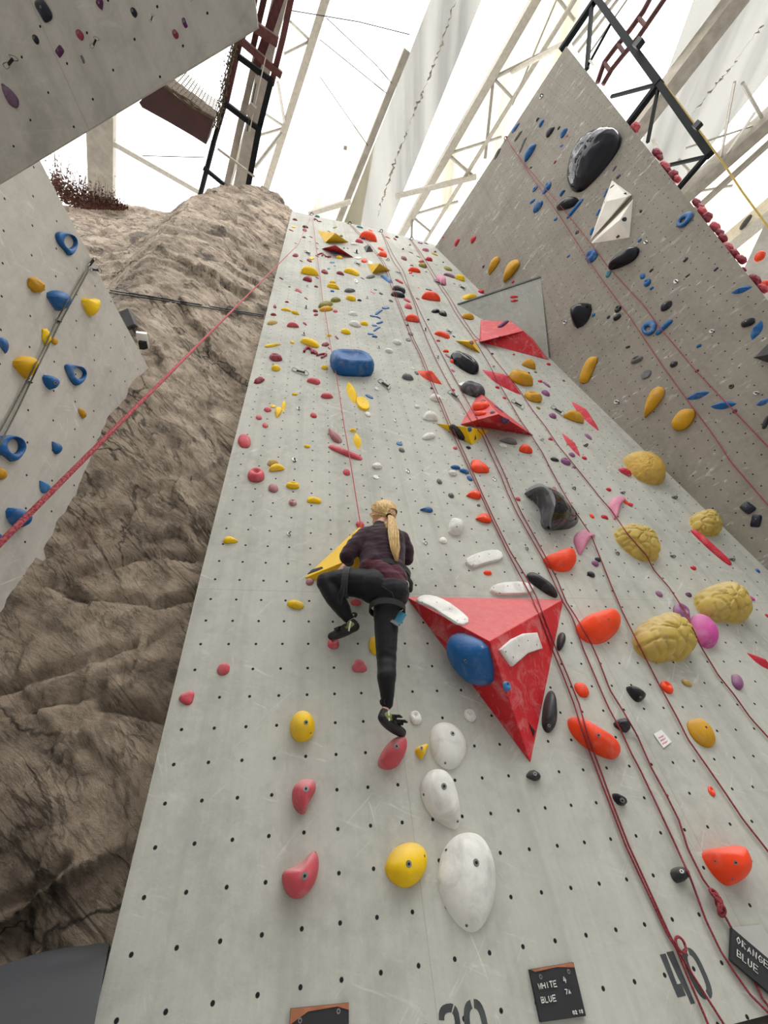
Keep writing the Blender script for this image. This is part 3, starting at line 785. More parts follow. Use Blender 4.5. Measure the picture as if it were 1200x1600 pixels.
def template(kind, seed):
    """unit hold: u,v in -1..1 on the wall, w 0..1 out of it"""
    rnd = random.Random(seed); V = []; F = []
    if kind in ('ring', 'arch'):
        nu, nv = 22, 9
        full = kind == 'ring'
        for i in range(nu + (0 if full else 1)):
            a = 2 * math.pi * i / nu if full else math.pi + math.pi * i / nu
            tr = .30 if full else .24
            if full:
                cx, cy = .68 * math.cos(a), .68 * math.sin(a); cx *= 1.0; cy *= (1.0 - .22 * math.cos(a))
                base = .45
                thick = tr * (1.15 + .35 * math.cos(a))
            else:
                cx, cy = .78 * math.cos(a), .55 + 1.25 * math.sin(a); base = .45; thick = tr
            for k in range(nv):
                b = 2 * math.pi * k / nv
                V.append((cx + thick * math.cos(b) * math.cos(a), cy + thick * math.cos(b) * math.sin(a), base + .52 * math.sin(b)))
        n = nu if full else nu
        m = nu if full else nu + 1
        for i in range(n):
            j = (i + 1) % m
            for k in range(nv):
                F.append((i * nv + k, i * nv + (k + 1) % nv, j * nv + (k + 1) % nv, j * nv + k))
        if not full:
            F.append(tuple(range(nv))); F.append(tuple(nu * nv + k for k in range(nv))[::-1])
        return np.array(V), F
    N = 24; K = 6
    if kind == 'pyr':
        m = rnd.choice([3, 4, 5]); an = [2 * math.pi * (i + rnd.uniform(-.2, .2)) / m + .4 for i in range(m)]
        V = [(math.cos(a), math.sin(a), 0) for a in an] + [(math.cos(a) * .25, math.sin(a) * .25 - .1, 1) for a in an]
        F = [(i, (i + 1) % m, m + (i + 1) % m, m + i) for i in range(m)] + [tuple(m + i for i in range(m))]
        return np.array(V), F
    ou, ov = rnd.uniform(-.12, .12), rnd.uniform(-.25, .1)
    sd = rnd.uniform(0, 90)
    rings = []
    for k in range(K + 1):
        t = k / K
        if kind in ('slab',):
            sc_, w = [(1, 0), (1, .6), (.96, .92), (.88, 1), (.6, 1), (.3, 1), (.0, 1)][k]
        elif kind == 'bowl':
            sc_, w = [(.94, 0), (1, .3), (.99, .62), (.9, .9), (.74, 1.0), (.6, .9), (.0, .72)][k]
        elif kind == 'shard':
            sc_, w = 1 - t, t ** .9
        else:
            sc_, w = math.cos(t * math.pi / 2) ** .82, math.sin(t * math.pi / 2)
        rings.append((sc_, w))
    for k, (sc_, w) in enumerate(rings[:-1]):
        for i in range(N):
            th = 2 * math.pi * i / N
            u, v = outline(kind, th, rnd)
            g = 1.0
            if kind == 'knob':
                g = 1 + .34 * mnoise.noise(Vector((2.1 * math.cos(th) + sd, 2.1 * math.sin(th), 2.4 * w)))
            elif kind not in ('slab', 'long', 'block', 'bowl'):
                g = 1 + .09 * mnoise.noise(Vector((1.5 * math.cos(th) + sd, 1.5 * math.sin(th), 1.2 * w)))
            uu = u * sc_ * g + ou * w; vv = v * sc_ * g + ov * w; ww = w
            if kind == 'knob':
                ww *= 1 + .25 * mnoise.noise(Vector((3 * uu + sd, 3 * vv, 0)))
            if kind == 'jug':
                ww *= 1 - .8 * math.exp(-((uu / .5) ** 2 + ((vv + .28) / .34) ** 2))
            if kind == 'bean':
                vv += .0
            if kind == 'long':
                vv += .18 * math.sin(uu * 2.2 + sd)
            V.append((uu, vv, ww))
    V.append((ou, ov, rings[-1][1] * (.25 if kind == 'jug' else 1)))
    for k in range(K - 1):
        for i in range(N):
            F.append((k * N + i, k * N + (i + 1) % N, (k + 1) * N + (i + 1) % N, (k + 1) * N + i))
    for i in range(N):
        F.append(((K - 1) * N + i, (K - 1) * N + (i + 1) % N, K * N))
    F.append(tuple(range(N))[::-1])
    return np.array(V), F

KOUT = dict(blob=.75, drop=.6, moon=.85, bean=.75, long=.7, knob=.9, ring=.45, arch=.5, jug=.85, shard=.8, slab=.3, pyr=.9, block=.7, bowl=1.0, tri=.6)
TPL = {}
HOLDS = []      # records for labelling
NAMES = dict(quick='quickdraw', hanger='bolt_hanger')
def fit_hold(plane, x, y, L, S, ang, kind, seed, kout=None, off=0.0):
    key = (kind, seed % 5)
    if key not in TPL: TPL[key] = template(kind, 11 + seed % 5)
    T, F = TPL[key]
    n = plane.n
    a = math.radians(ang); ai = np.array([math.cos(a), math.sin(a)]); bi = np.array([-ai[1], ai[0]])
    tx, ty = x, y
    p = plane.hit(tx, ty, off)
    e1 = nrm(plane.hit(x + ai[0] * 2, y + ai[1] * 2, off) - p); e2 = np.cross(n, e1)
    if (pix(p + e2 * .2) - pix(p)) @ bi < 0: e2 = -e2
    u1 = np.linalg.norm(pix(p + e1 * .2) - pix(p)) / .2
    s1 = L / 2 / u1; s2 = s1 * S / L
    ko = kout or KOUT[kind]
    for it in range(9):
        D = ko * min(s1, s2 * 1.3)
        P = p + np.outer(T[:, 0] * s1, e1) + np.outer(T[:, 1] * s2, e2) + np.outer(T[:, 2] * D, n)
        Q = pixs(P); qa = Q @ ai; qb = Q @ bi
        La, Lb = qa.max() - qa.min(), qb.max() - qb.min()
        s1 *= min(1.6, max(.6, L / La)) ** .8
        s2 *= min(1.6, max(.6, S / Lb)) ** .8
        lo = .14 if kind in ('long', 'shard', 'drop') else .34
        s2 = min(max(s2, lo * s1), 3.2 * s1)
        mid = ai * (qa.max() + qa.min()) / 2 + bi * (qb.max() + qb.min()) / 2
        tx += .8 * (x - mid[0]); ty += .8 * (y - mid[1])
        p = plane.hit(tx, ty, off)
    D = ko * min(s1, s2 * 1.3)
    P = np.outer(T[:, 0] * s1, e1) + np.outer(T[:, 1] * s2, e2) + np.outer(T[:, 2] * D, n)
    return p, P, F, (e1, e2, n, s1, s2, D, T)

def bolt_part(parent, c, n, r, label=None):
    """socket-head bolt: washer, head and dark socket"""
    a = nrm(np.cross(n, [0.3, 1, .2])); b = np.cross(n, a); r = r * .78
    mb = MB()
    for r0, h0, h1 in ((r * 1.1, -.3 * r, .1 * r), (r * .8, .0, .25 * r)):
        ring = [(math.cos(t), math.sin(t)) for t in np.linspace(0, 2 * math.pi, 13)[:-1]]
        mb.prism([c + n * h0 + r0 * (a * q[0] + b * q[1]) for q in ring], n * (h1 - h0))
    o = mb.build('bolt', steel(), parent)
    mb = MB(); mb.prism([c + n * .3 * r + .5 * r * (a * math.cos(t) + b * math.sin(t)) for t in np.linspace(0, 2 * math.pi, 7)[:-1]], n * .08 * r)
    mb.build('socket', plain('socket_black', (14, 14, 15), .8), o)

def mk(name, P, F, p, mat, smooth=True, parent=None):
    V = (A @ np.asarray(P, float).T).T * U
    me = bpy.data.meshes.new(name); me.from_pydata(V.tolist(), [], F); fixn(me)
    o = bpy.data.objects.new(name, me); col.objects.link(o); me.materials.append(mat)
    if smooth: me.polygons.foreach_set('use_smooth', [True] * len(me.polygons))
    o.location = W(p) if parent is None else (W(p) - worg(parent))
    if parent is not None: o.parent = parent
    return o

PLN = {'M': PM, 'R': PR, 'L': PL, 'U': PU}
NSEED = [0]
def hold(pl, kind, color, x, y, L, S, ang=0, label=None, bolt=None, mat=None, kout=None, name=None, cat=None):
    NSEED[0] += 1
    plane = pl if isinstance(pl, Plane) else PLN[pl]
    pn = pl if isinstance(pl, str) else getattr(pl, 'tag', 'M')
    if kind in ('quick', 'hanger'):
        o = hardware(plane, kind, x, y, L, S, ang)
    else:
        p, P, F, fr_ = fit_hold(plane, x, y, L, S, ang, kind, NSEED[0], kout)
        o = mk(name or 'climbing_hold', P, F, p, mat or hm(color), kind not in ('pyr', 'shard'))
        e1, e2, n, s1, s2, D, T = fr_
        if kind in ('shard', 'block', 'slab'):
            try: o.data.set_sharp_from_angle(angle=math.radians(35))
            except Exception: pass
        if bolt is None: bolt = L > 13 and kind not in ('ring', 'arch', 'shard', 'bowl', 'knob')
        if bolt:
            top = T[-1]
            c = p + e1 * top[0] * s1 + e2 * top[1] * s2 + n * (top[2] * D)
            bolt_part(o, c, n, max(.03, min(.075, .12 * min(s1, s2))))
    HOLDS.append(dict(o=o, pl=pn, kind=kind, color=color, x=x, y=y, L=max(L, S), label=label, cat=cat))
    return o

def blk(pl, ox, oy, s, items):
    for it in items:
        kind, c, x, y, L, S = it[:6]; ang = it[6] if len(it) > 6 else 0
        lab = it[7] if len(it) > 7 else None
        hold(pl, kind, c, ox + x / s, oy + y / s, L / s, S / s, ang, lab)

# ---- metal hardware
def hardware(plane, kind, x, y, L, S, ang):
    n = plane.n; p = plane.hit(x, y)
    a = math.radians(ang)
    e1 = nrm(plane.hit(x + math.cos(a) * 2, y + math.sin(a) * 2) - p); e2 = np.cross(n, e1)
    u1 = np.linalg.norm(pix(p + e1 * .2) - pix(p)) / .2
    h = L / 2 / u1
    if kind == 'hanger':
        h = max(h, .16)
        root = thing('bolt_hanger', p, None, None)
        mb = MB(); q = p + n * .02
        mb.prism([q + e1 * h * .8 * math.cos(t) + e2 * h * .55 * math.sin(t) for t in np.linspace(0, 2 * math.pi, 13)[:-1]], n * h * .12)
        mb.build('plate', steel(), root)
        mb = MB(); mb.tube([q + e1 * h * (.35 + .5 * math.cos(t)) + n * h * (.12 + .6 * math.sin(t)) for t in np.linspace(0, math.pi, 9)], h * .12, 6)
        mb.build('eye', darksteel(), root, smooth=True)
        bolt_part(root, p + n * .14 * h - e1 * h * .3, n, h * .22)
        return root
    root = thing('quickdraw', p, None, None)
    def biner(c, d1, d2, l, w, nm):
        mb = MB(); pts = []
        for t in np.linspace(0, 2 * math.pi, 19):
            cc, ss = math.cos(t), math.sin(t)
            pts.append(c + d1 * l * math.copysign(abs(cc) ** .6, cc) + d2 * w * (1 - .25 * cc) * math.copysign(abs(ss) ** .7, ss))
        mb.tube(pts, w * .22, 7, caps=False); mb.build(nm, steel(), root, smooth=True)
    o = n * .12 * max(1, h)
    ca, cb = p - e1 * h * .72 + o, p + e1 * h * .66 + o * 1.6
    biner(ca, e1, nrm(e2 + n * .6), h * .36, h * .2, 'carabiner')
    biner(cb, nrm(e1 - e2 * .5), nrm(n + e2), h * .38, h * .22, 'carabiner')
    mb = MB(); mb.bar(p - e1 * h * .5 + o, p + e1 * h * .45 + o * 1.5, h * .24, h * .12, n); mb.build('sling', sling(), root)
    return root
# ---- volumes (bolted-on faceted boxes) and outline-cut holds
def chaikin(P, it=2):
    for _ in range(it):
        Q = []
        for i in range(len(P)):
            a, b = np.array(P[i], float), np.array(P[(i + 1) % len(P)], float)
            Q += [a * .75 + b * .25, a * .25 + b * .75]
        P = Q
    return P
VOLS = {}
def paintmat(name, rgb, chalk=.4, rough=.5):
    if name in MATS: return MATS[name]
    m, nt, bs, N, L = newmat(name)
    co = texco(nt); c = lin(rgb)
    n1 = noise_n(nt, co, 2.0, 6, .6)
    base = ramp(nt, n1, [(.3, tuple(v * .85 for v in c[:3]) + (1,)), (.7, tuple(min(1, v * 1.08) for v in c[:3]) + (1,))])
    # chalk rub, mostly on faces that catch hands: gate by noise
    ck = ramp(nt, noise_n(nt, co, 5.5, 7, .7, .8), [(.5, g4(0)), (.8, g4(1))])
    mp = N.new('ShaderNodeMapping'); mp.inputs['Scale'].default_value = (30, 7, 12); mp.inputs['Rotation'].default_value = (.2, .3, .8); L.new(co, mp.inputs[0])
    sk = ramp(nt, noise_n(nt, mp.outputs[0], 1.0, 5, .7, .5), [(.58, g4(0)), (.75, g4(1))])
    f = mth(nt, 'MULTIPLY', mth(nt, 'MAXIMUM', ck, mth(nt, 'MULTIPLY', sk, .6)), chalk)
    f = mth(nt, 'MAXIMUM', f, mth(nt, 'MULTIPLY', mth(nt, 'ADD', noise_n(nt, co, 18, 5, .7), .35), dust(nt, chalk * .75)))
    L.new(mixc(nt, f, base, (.72, .62, .6, 1)), bs.inputs['Base Color'])
    bs.inputs['Roughness'].default_value = rough; bs.inputs['Specular IOR Level'].default_value = .35
    bump(nt, bs, noise_n(nt, co, 90, 3), .15, .002)
    MATS[name] = m
    return m

def volume(key, pl, base, apexes, faces, mat, label, cat='climbing volume', coff=0.0, bevel=.03, name='wall_volume'):
    """base: photo points on the wall; apexes: (x, y, height); faces index base then apexes"""
    plane = PLN[pl]
    V = [plane.hit(*q, coff) for q in base] + [plane.hit(x, y, h) for x, y, h in apexes]
    V = np.array(V)
    me_o = np.mean(V[:len(base)], 0)
    P = V - me_o
    o = mk(name, P, faces, me_o, mat, False)
    b = o.modifiers.new('edge', 'BEVEL'); b.width = bevel * U; b.segments = 2; b.limit_method = 'ANGLE'; b.angle_limit = math.radians(12)
    bv = BVHTree.FromPolygons([tuple(v) for v in V], faces)
    VOLS[key] = (bv, V, faces)
    tag(o, label, cat)
    cx, cy = np.mean([pix(v) for v in V], 0)
    HOLDS.append(dict(o=o, pl=pl, kind='volume', color='', x=cx, y=cy, L=99, label=label, cat=cat))
    return o

class VP(Plane):
    pass
def on(key, x, y):
    """local plane of the volume face seen at a photo point"""
    bv, V, F = VOLS[key]
    d = ray(x, y)
    loc, n, idx, dist = bv.ray_cast(Vector(CC), Vector(d))
    if loc is None:
        loc, n, idx, dist = bv.find_nearest(Vector(un(x, y, .5)))
    p = VP(np.array(loc), np.array(n)); p.tag = 'M' if key not in ('W1', 'W2') else 'R'
    return p

def polyhold(pl, pts, D, color=None, label=None, mat=None, prof='dome', apex=(0, 0), bolts=(), s=None, K=9, tex=None, name='climbing_hold', coff=.3, it=2, cat=None, bulge=None):
    """hold whose foot follows an outline; D is how far it stands out (wall units)"""
    NSEED[0] += 1
    plane = pl if isinstance(pl, Plane) else PLN[pl]
    pn = pl if isinstance(pl, str) else getattr(pl, 'tag', 'M')
    if s: pts = [(s[0] + x / s[2], s[1] + y / s[2]) for x, y in pts]
    if it: pts = chaikin(pts, it)
    if tex:  # dense even resampling of the outline
        Q = np.array(list(pts) + [pts[0]], float); d = np.r_[0, np.cumsum(np.hypot(*np.diff(Q, axis=0).T))]
        tt = np.linspace(0, d[-1], 97)[:-1]; pts = np.c_[np.interp(tt, d, Q[:, 0]), np.interp(tt, d, Q[:, 1])]
        K = 26
    B = [plane.hit(x, y, D * coff) - plane.n * D * coff for x, y in pts]
    B = np.array(B); n = plane.n
    c = B.mean(0); e1 = nrm(plane.hit(pts[0][0] + 3, pts[0][1]) - plane.hit(*pts[0])); e2 = np.cross(n, e1)
    size = max(np.ptp(B @ e1), np.ptp(B @ e2)) / 2
    ap = c + (e1 * apex[0] + e2 * apex[1] * (1 if (pix(c + e2 * .1) - pix(c))[1] < 0 else -1)) * size
    N = len(B); V = []; F = []
    for k in range(K):
        t = k / K
        if prof == 'dome': sc_, w = math.cos(t * math.pi / 2) ** .85, math.sin(t * math.pi / 2)
        elif prof == 'plate':
            tt = [(1, 0), (1, .6), (.97, .9), (.92, 1), (.75, 1.02), (.55, 1.03), (.38, 1.04), (.22, 1.05), (.1, 1.05)]; sc_, w = tt[min(k, 8)]
        elif prof == 'low': sc_, w = 1 - t, min(1, (1 - (1 - t) ** 2.2))
        elif prof == 'cone': sc_, w = 1 - t, t
        else: sc_, w = math.cos(t * math.pi / 2), math.sin(t * math.pi / 2) ** .7
        for i in range(N):
            q = ap + (B[i] - ap) * sc_ if prof != 'dome' else (c + (ap - c) * w) + (B[i] - c) * sc_
            V.append(q + n * D * w)
    V.append((ap if prof != 'dome' else ap) + n * D * (1.05 if prof == 'plate' else 1))
    for k in range(K - 1):
        for i in range(N): F.append((k * N + i, k * N + (i + 1) % N, (k + 1) * N + (i + 1) % N, (k + 1) * N + i))
    for i in range(N): F.append(((K - 1) * N + i, (K - 1) * N + (i + 1) % N, K * N))
    F.append(tuple(range(N))[::-1])
    V = np.array(V)
    if tex:
        freq, dep, flow = tex
        for i in range(len(V)):
            q = V[i] - c; uu, vv, ww = q @ e1, q @ e2, q @ n
            if ww < D * .06: continue
            dd, _ = mnoise.voronoi(Vector((uu * freq + flow, vv * freq, ww * freq * .6)))
            e = min(1.0, (dd[1] - dd[0]) / .22)
            V[i] = V[i] + nrm(q + n * .2) * dep * (e ** .6 - 1)
    else:
        for i in range(len(V)):
            q = V[i] - c
            V[i] = V[i] + n * D * .05 * mnoise.noise(Vector(q * 1.3) + Vector((NSEED[0], 0, 0))) * (1 if q @ n > .05 else 0)
    o = mk(name, V - c, F, c, mat or hm(color))
    try: o.data.set_sharp_from_angle(angle=math.radians(40 if not tex else 75))
    except Exception: pass
    if bolts:
        bv = BVHTree.FromPolygons([tuple(v) for v in V], F)
        for q in bolts:
            x, y = (s[0] + q[0] / s[2], s[1] + q[1] / s[2]) if s else q[:2]
            loc, nn, idx, dist = bv.ray_cast(Vector(CC), Vector(ray(x, y)))
            if loc is not None:
                nn = np.array(nn); nn = -nn if nn @ (CC - np.array(loc)) < 0 else nn
                bolt_part(o, np.array(loc), nn, q[2] if len(q) > 2 else .08)
    q = np.mean(pts, 0)
    if label: tag(o, label, cat or 'climbing hold')
    HOLDS.append(dict(o=o, pl=pn, kind='poly', color=color or '', x=q[0], y=q[1], L=80, label=label, cat=cat))
    return o

m_redvol = paintmat('red_volume_paint', (206, 34, 44), .5)
m_yelvol = paintmat('yellow_volume_paint', (236, 190, 10), .22)
m_whitevol = paintmat('white_volume_paint', (244, 240, 228), .06, .6)
m_greyvol = wallmat('corner_panel_concrete', (160, 159, 150), False, .05, .1, .5, dirt=.2)

# large red triangle beside the climber
volume('V10', 'M', [(634, 932), (881, 936), (829, 1193)], [(765, 1002, 2.3)], [(0, 1, 3), (1, 2, 3), (2, 0, 3), (2, 1, 0)], m_redvol,
       'very large red three-sided volume right of the climber')
volume('V9', 'M', [(475, 903), (500, 909), (600, 905), (612, 850), (562, 822)], [(552, 872, 1.25)], [(0, 1, 5), (1, 2, 5), (2, 3, 5), (3, 4, 5), (4, 0, 5), (4, 3, 2, 1, 0)], m_yelvol,
       'yellow pointed volume under the climber\'s left arm')
volume('V6', 'M', [(719.5, 663), (749, 612), (834, 680.5)], [(779, 647, 2.2)], [(0, 1, 3), (1, 2, 3), (2, 0, 3), (2, 1, 0)], m_redvol,
       'red pyramid volume carrying orange holds, mid slab')
volume('V5', 'M', [(680, 661), (765, 672.5), (737.5, 695.5)], [(728, 667, 1.0)], [(0, 1, 3), (1, 2, 3), (2, 0, 3), (2, 1, 0)], m_yelvol,
       'yellow flat volume tucked under the red pyramid volume')
volume('V7', 'M', [(711, 532), (740, 531), (750.5, 552)], [(733, 534, .8)], [(0, 1, 3), (1, 2, 3), (2, 0, 3), (2, 1, 0)], m_yelvol,
       'small yellow triangular volume left of the red corner volume')
volume('V1', 'M', [(496, 360), (508.5, 379), (545, 378.5)], [(524, 364, 1.8)], [(0, 1, 3), (1, 2, 3), (0, 3, 2), (2, 1, 0)], m_yelvol,
       'yellow diamond volume near the top left of the slab')
volume('V2', 'M', [(502, 388.5), (520, 394), (553, 402.5)], [(524, 383, 1.6)], [(0, 1, 3), (1, 2, 3), (0, 3, 2), (2, 1, 0)], m_redvol,
       'red narrow volume just below the top yellow diamond')
volume('V3', 'M', [(574, 412.5), (581.5, 427), (610, 422.5)], [(593, 411.5, 1.6)], [(0, 1, 3), (1, 2, 3), (0, 3, 2), (2, 1, 0)], m_yelvol,
       'yellow volume above the light blue block, near the slab top')
# red volume filling the corner, and the grey gusset panel over it
cA = un(751, 500); cE = un(748, 533); cD = un(857, 562)
def rawvol(name, V, F, mat, label, cat, pl, key=None, bev=.03):
    V = np.array(V); o_ = V.mean(0); o = mk(name, V - o_, F, o_, mat, False)
    b = o.modifiers.new('edge', 'BEVEL'); b.width = bev * U; b.segments = 2; b.limit_method = 'ANGLE'; b.angle_limit = math.radians(12)
    tag(o, label, cat)
    if key: VOLS[key] = (BVHTree.FromPolygons([tuple(v) for v in V], F), V, F)
    q = pix(o_); HOLDS.append(dict(o=o, pl=pl, kind='volume', color='', x=q[0], y=q[1], L=99, label=label, cat=cat))
    return o
gA, gB, gC = un(715, 476), PR.hit(845, 433), un(858, 563)
gn = nrm(np.cross(gB - gA, gC - gA)); gn = gn if gn @ (CC - gA) > 0 else -gn
PG = Plane(gA, gn); PLN['G'] = PG
def gpt(x, y, off=0): return PG.hit(x, y, off)
V8 = [un(751, 500), gpt(798, 501.5, .05), gpt(833, 530, .05), gpt(857.5, 562.5, .05), un(748.5, 534), PG.hit(817.5, 516.8, 2.0), un(752.5, 533.4, .5)]
rawvol('wall_volume', V8, [(0, 6, 5, 1), (1, 5, 2), (5, 3, 2), (6, 4, 3, 5), (0, 4, 6), (0, 1, 2, 3, 4)], m_redvol, 'large red faceted volume in the corner under the grey gusset panel', 'climbing volume', 'M', 'V8')
mb = MB(); mb.prism([gA, gB, gC], -gn * .35)
o = mb.build('gusset_panel', m_greyvol); tag(o, 'triangular grey gusset panel bridging the slab and the right wall', 'wall panel')
mb = MB(); mb.bar(gA - gn * .17, gB - gn * .17, .5, .28, UP); mb.build('edge_strip', darksteel(), o, label='dark edge strip')
HOLDS.append(dict(o=o, pl='G', kind='volume', color='', x=790, y=480, L=99, label=o['label'], cat='wall panel'))
VOLS['G'] = (BVHTree.FromPolygons([tuple(gA), tuple(gB), tuple(gC)], [(0, 1, 2)]), None, None)

# white twin volume and mirror-finish macros on the right wall
q4 = (900, 180, 4)
def q(x, y, s=q4): return (s[0] + x / s[2], s[1] + y / s[2])
volume('W1', 'R', [q(225, 405), q(350, 498), q(88, 785), q(165, 562)], [q(188, 538) + (1.1,), q(322, 508) + (.7,)],
       [(0, 5, 4), (0, 1, 5), (1, 2, 5), (5, 2, 4), (2, 3, 4), (3, 0, 4), (3, 2, 1, 0)], m_whitevol, 'white volume, upper of the twin pair on the right wall')
volume('W2', 'R', [q(358, 522), q(335, 766), q(100, 803), q(95, 795)], [q(272, 655) + (1.2,)],
       [(0, 1, 4), (1, 2, 4), (2, 3, 4), (3, 0, 4), (3, 2, 1, 0)], m_whitevol, 'white volume, lower of the twin pair on the right wall')
volume('W3', 'R', [(1178, 559), (1202, 534), (1240, 540), (1236, 578), (1196, 566)], [(1210, 552, 1.4)], [(0, 1, 5), (1, 2, 5), (2, 3, 5), (3, 4, 5), (4, 0, 5), (4, 3, 2, 1, 0)],
       hm('black'), 'black faceted volume cut by the right photo edge', bevel=.05)

def glossmat():
    m, nt, bs, N, L = newmat('mirror_black_gloss')
    bs.inputs['Base Color'].default_value = (.010, .011, .016, 1); bs.inputs['Roughness'].default_value = .04
    bs.inputs['Specular IOR Level'].default_value = .3
    co = texco(nt); bump(nt, bs, noise_n(nt, co, 3.5, 2, .5, .6), .35, .05)
    return m
m_gloss = glossmat()
polyhold('R', [(880, 285), (882, 262), (893, 235), (912, 214), (936, 202), (957, 196), (965, 205), (960, 224), (945, 246), (920, 276), (896, 297)], 2.2, label='huge glossy black mirror-finish hold high on the right wall', mat=m_gloss, K=14, apex=(-.05, .15), it=3, coff=.45)
polyhold('R', [(947, 421), (957, 406), (980, 390), (995, 383), (998, 390), (990, 404), (972, 414), (958, 419)], 1.0, label='long glossy black hold below the white twin volumes', mat=m_gloss, K=10, it=2)
polyhold('R', [(887, 488), (897, 477), (919, 468), (922, 484), (911, 505), (894, 512)], 1.5, label='chunky glossy black hold right of the grey gusset panel', mat=m_gloss, K=10, prof='low', it=1)
polyhold('R', [(866, 328), (874, 316), (890, 307), (904, 308), (900, 318), (884, 326)], .9, label='marbled glossy black hold above two blue holds on the right wall', mat=m_gloss, K=10)

# big domes low on the slab
s32 = (400, 1100, 3.2)
polyhold('M', [(685, 1372), (690, 1335), (706, 1309), (732, 1301), (756, 1310), (774, 1350), (777, 1395), (768, 1432), (748, 1458), (728, 1455), (705, 1430), (690, 1400)], .5, 'white', 'largest white oval dome hold, lowest on the slab', apex=(.1, .25), bolts=[(744, 1348, .11), (697, 1328, .05), (729, 1446, .05)], prof='dome')
polyhold('M', [(818, 430), (850, 350), (905, 330), (965, 350), (1010, 430), (1035, 560), (1018, 630), (955, 610), (870, 550)], .5, 'white', 'white teardrop dome hold, middle of the white column', apex=(-.05, .3), s=s32, bolts=[(940, 412, .11), (838, 453, .05), (1008, 587, .05)])
polyhold('M', [(870, 170), (885, 105), (940, 85), (1000, 105), (1050, 165), (1060, 230), (1030, 300), (975, 330), (920, 305), (880, 240)], .4, 'white', 'white round dome hold, top of the white column', apex=(0, .1), s=s32, bolts=[(983, 148, .10), (1052, 210, .04), (946, 295, .05)])
polyhold('M', [(648, 800), (690, 715), (780, 680), (850, 715), (866, 790), (830, 880), (760, 925), (690, 895), (655, 850)], .55, 'yellow', 'large yellow dome hold left of the lowest white oval', s=s32, bolts=[(764, 800, .10), (843, 760, .04)])
polyhold('M', [(165, 100), (190, 45), (240, 28), (285, 55), (300, 110), (280, 165), (225, 185), (185, 165)], .7, 'yellow', 'yellow dome hold with one chalk-white side, left of the foot', s=s32, bolts=[(250, 92, .09), (274, 145, .04)])
polyhold('M', [(127, 870), (140, 825), (185, 815), (240, 780), (290, 720), (312, 745), (320, 810), (300, 890), (255, 955), (200, 978), (150, 945)], .75, 'red', 'red horn-shaped bean hold, lowest red hold on the slab', apex=(.0, -.05), s=s32, bolts=[(243, 860, .10), (297, 742, .04), (138, 858, .04)])
polyhold('M', [(178, 450), (190, 400), (240, 368), (290, 375), (305, 410), (290, 450), (260, 490), (250, 540), (225, 548), (190, 510)], .7, 'red', 'red half-moon hold above the red horn-shaped bean', s=s32, bolts=[(250, 425, .10), (225, 527, .04)])
polyhold('M', [(613, 285), (635, 225), (680, 170), (735, 158), (758, 180), (755, 240), (720, 300), (670, 322), (625, 308)], .9, 'red', 'red kidney hold under the climber\'s straight right foot', s=s32, bolts=[(703, 212, .10), (628, 282, .04)], apex=(0, .05))
polyhold('M', [(797, 225), (815, 210), (860, 195), (862, 212), (850, 240), (835, 272), (820, 270), (800, 245)], .3, 'yellow', 'small yellow star-like hold beside the upper white dome', s=s32, bolts=[(828, 220, .07)], it=1)
# white plates
s46 = (560, 640, 4.615)
polyhold('M', [(758, 1088), (830, 1050), (930, 1020), (1025, 1018), (1047, 1082), (920, 1108), (812, 1148)], .18, 'white', 'curved white plate hold left of the red rope, above the red triangle', prof='plate', s=s46, it=1, bolts=[(778, 1087, .04), (872, 1058, .04), (942, 1042, .04), (828, 1117, .04)])
s42 = (620, 880, 4.2857)
polyhold('M', [(618, 180), (650, 148), (740, 132), (830, 128), (915, 150), (905, 205), (800, 210), (660, 214)], .18, 'white', 'curved white plate hold on the slab touching the red triangle top edge', prof='plate', s=s42, it=1, bolts=[(648, 162, .04), (742, 152, .04), (818, 146, .04), (690, 200, .04)])
polyhold(on('V10', 690, 952), [(120, 262), (160, 224), (240, 225), (335, 265), (425, 330), (495, 395), (425, 427), (330, 370), (230, 300)], .12, 'white', 'long curved white plate on the top left face of the red triangle', prof='plate', s=s42, it=1, coff=0, bolts=[(170, 260, .04), (268, 262, .04), (354, 306, .04), (407, 384, .04), (456, 376, .04)])
polyhold(on('V10', 812, 1012), [(680, 580), (760, 510), (840, 472), (926, 466), (961, 572), (860, 606), (760, 692)], .14, 'white', 'short curved white plate on the right face of the red triangle', prof='plate', s=s42, it=0, coff=0, bolts=[(730, 592, .04), (817, 552, .04), (878, 518, .04), (938, 546, .04), (780, 630, .04)])
polyhold(on('V10', 728, 1040), [(342, 520), (372, 472), (450, 478), (590, 545), (616, 640), (636, 730), (630, 818), (550, 834), (470, 775), (390, 690), (348, 600)], .8, 'blue', 'big blue domed hold on the left face of the red triangle', s=s42, it=1, coff=.2, apex=(.05, .1), bolts=[(460, 655, .08), (572, 560, .04)])
for key, qx, qy, nm in (('V10', 905, 1110, 'black triangle logo mark low on the large red volume'),):
    pass
# dark wedges of maker's marks on volumes are flat stickers
def mark(key, pts, s, label):
    pl = on(key, s[0] + np.mean([p[0] for p in pts]) / s[2], s[1] + np.mean([p[1] for p in pts]) / s[2])
    mb = MB(); mb.prism([pl.hit(s[0] + x / s[2], s[1] + y / s[2], .015) for x, y in pts], pl.n * .01)
    o = mb.build('logo_sticker', plain('sticker_black', (26, 24, 26), .6)); tag(o, label, 'sticker')
mark('V10', [(884, 1070), (925, 1125), (915, 1165), (905, 1128)], s42, 'black pointed logo sticker near the lower tip of the red triangle')
mark('V5', [(844, 180), (850, 212), (835, 222)], s46, 'black pointed logo sticker on the flat yellow volume')
mark('V9', [(105, 695), (150, 655), (235, 630), (245, 642), (190, 665)], (460, 770, 5.4545), 'dark pointed logo sticker at the left tip of the yellow volume')

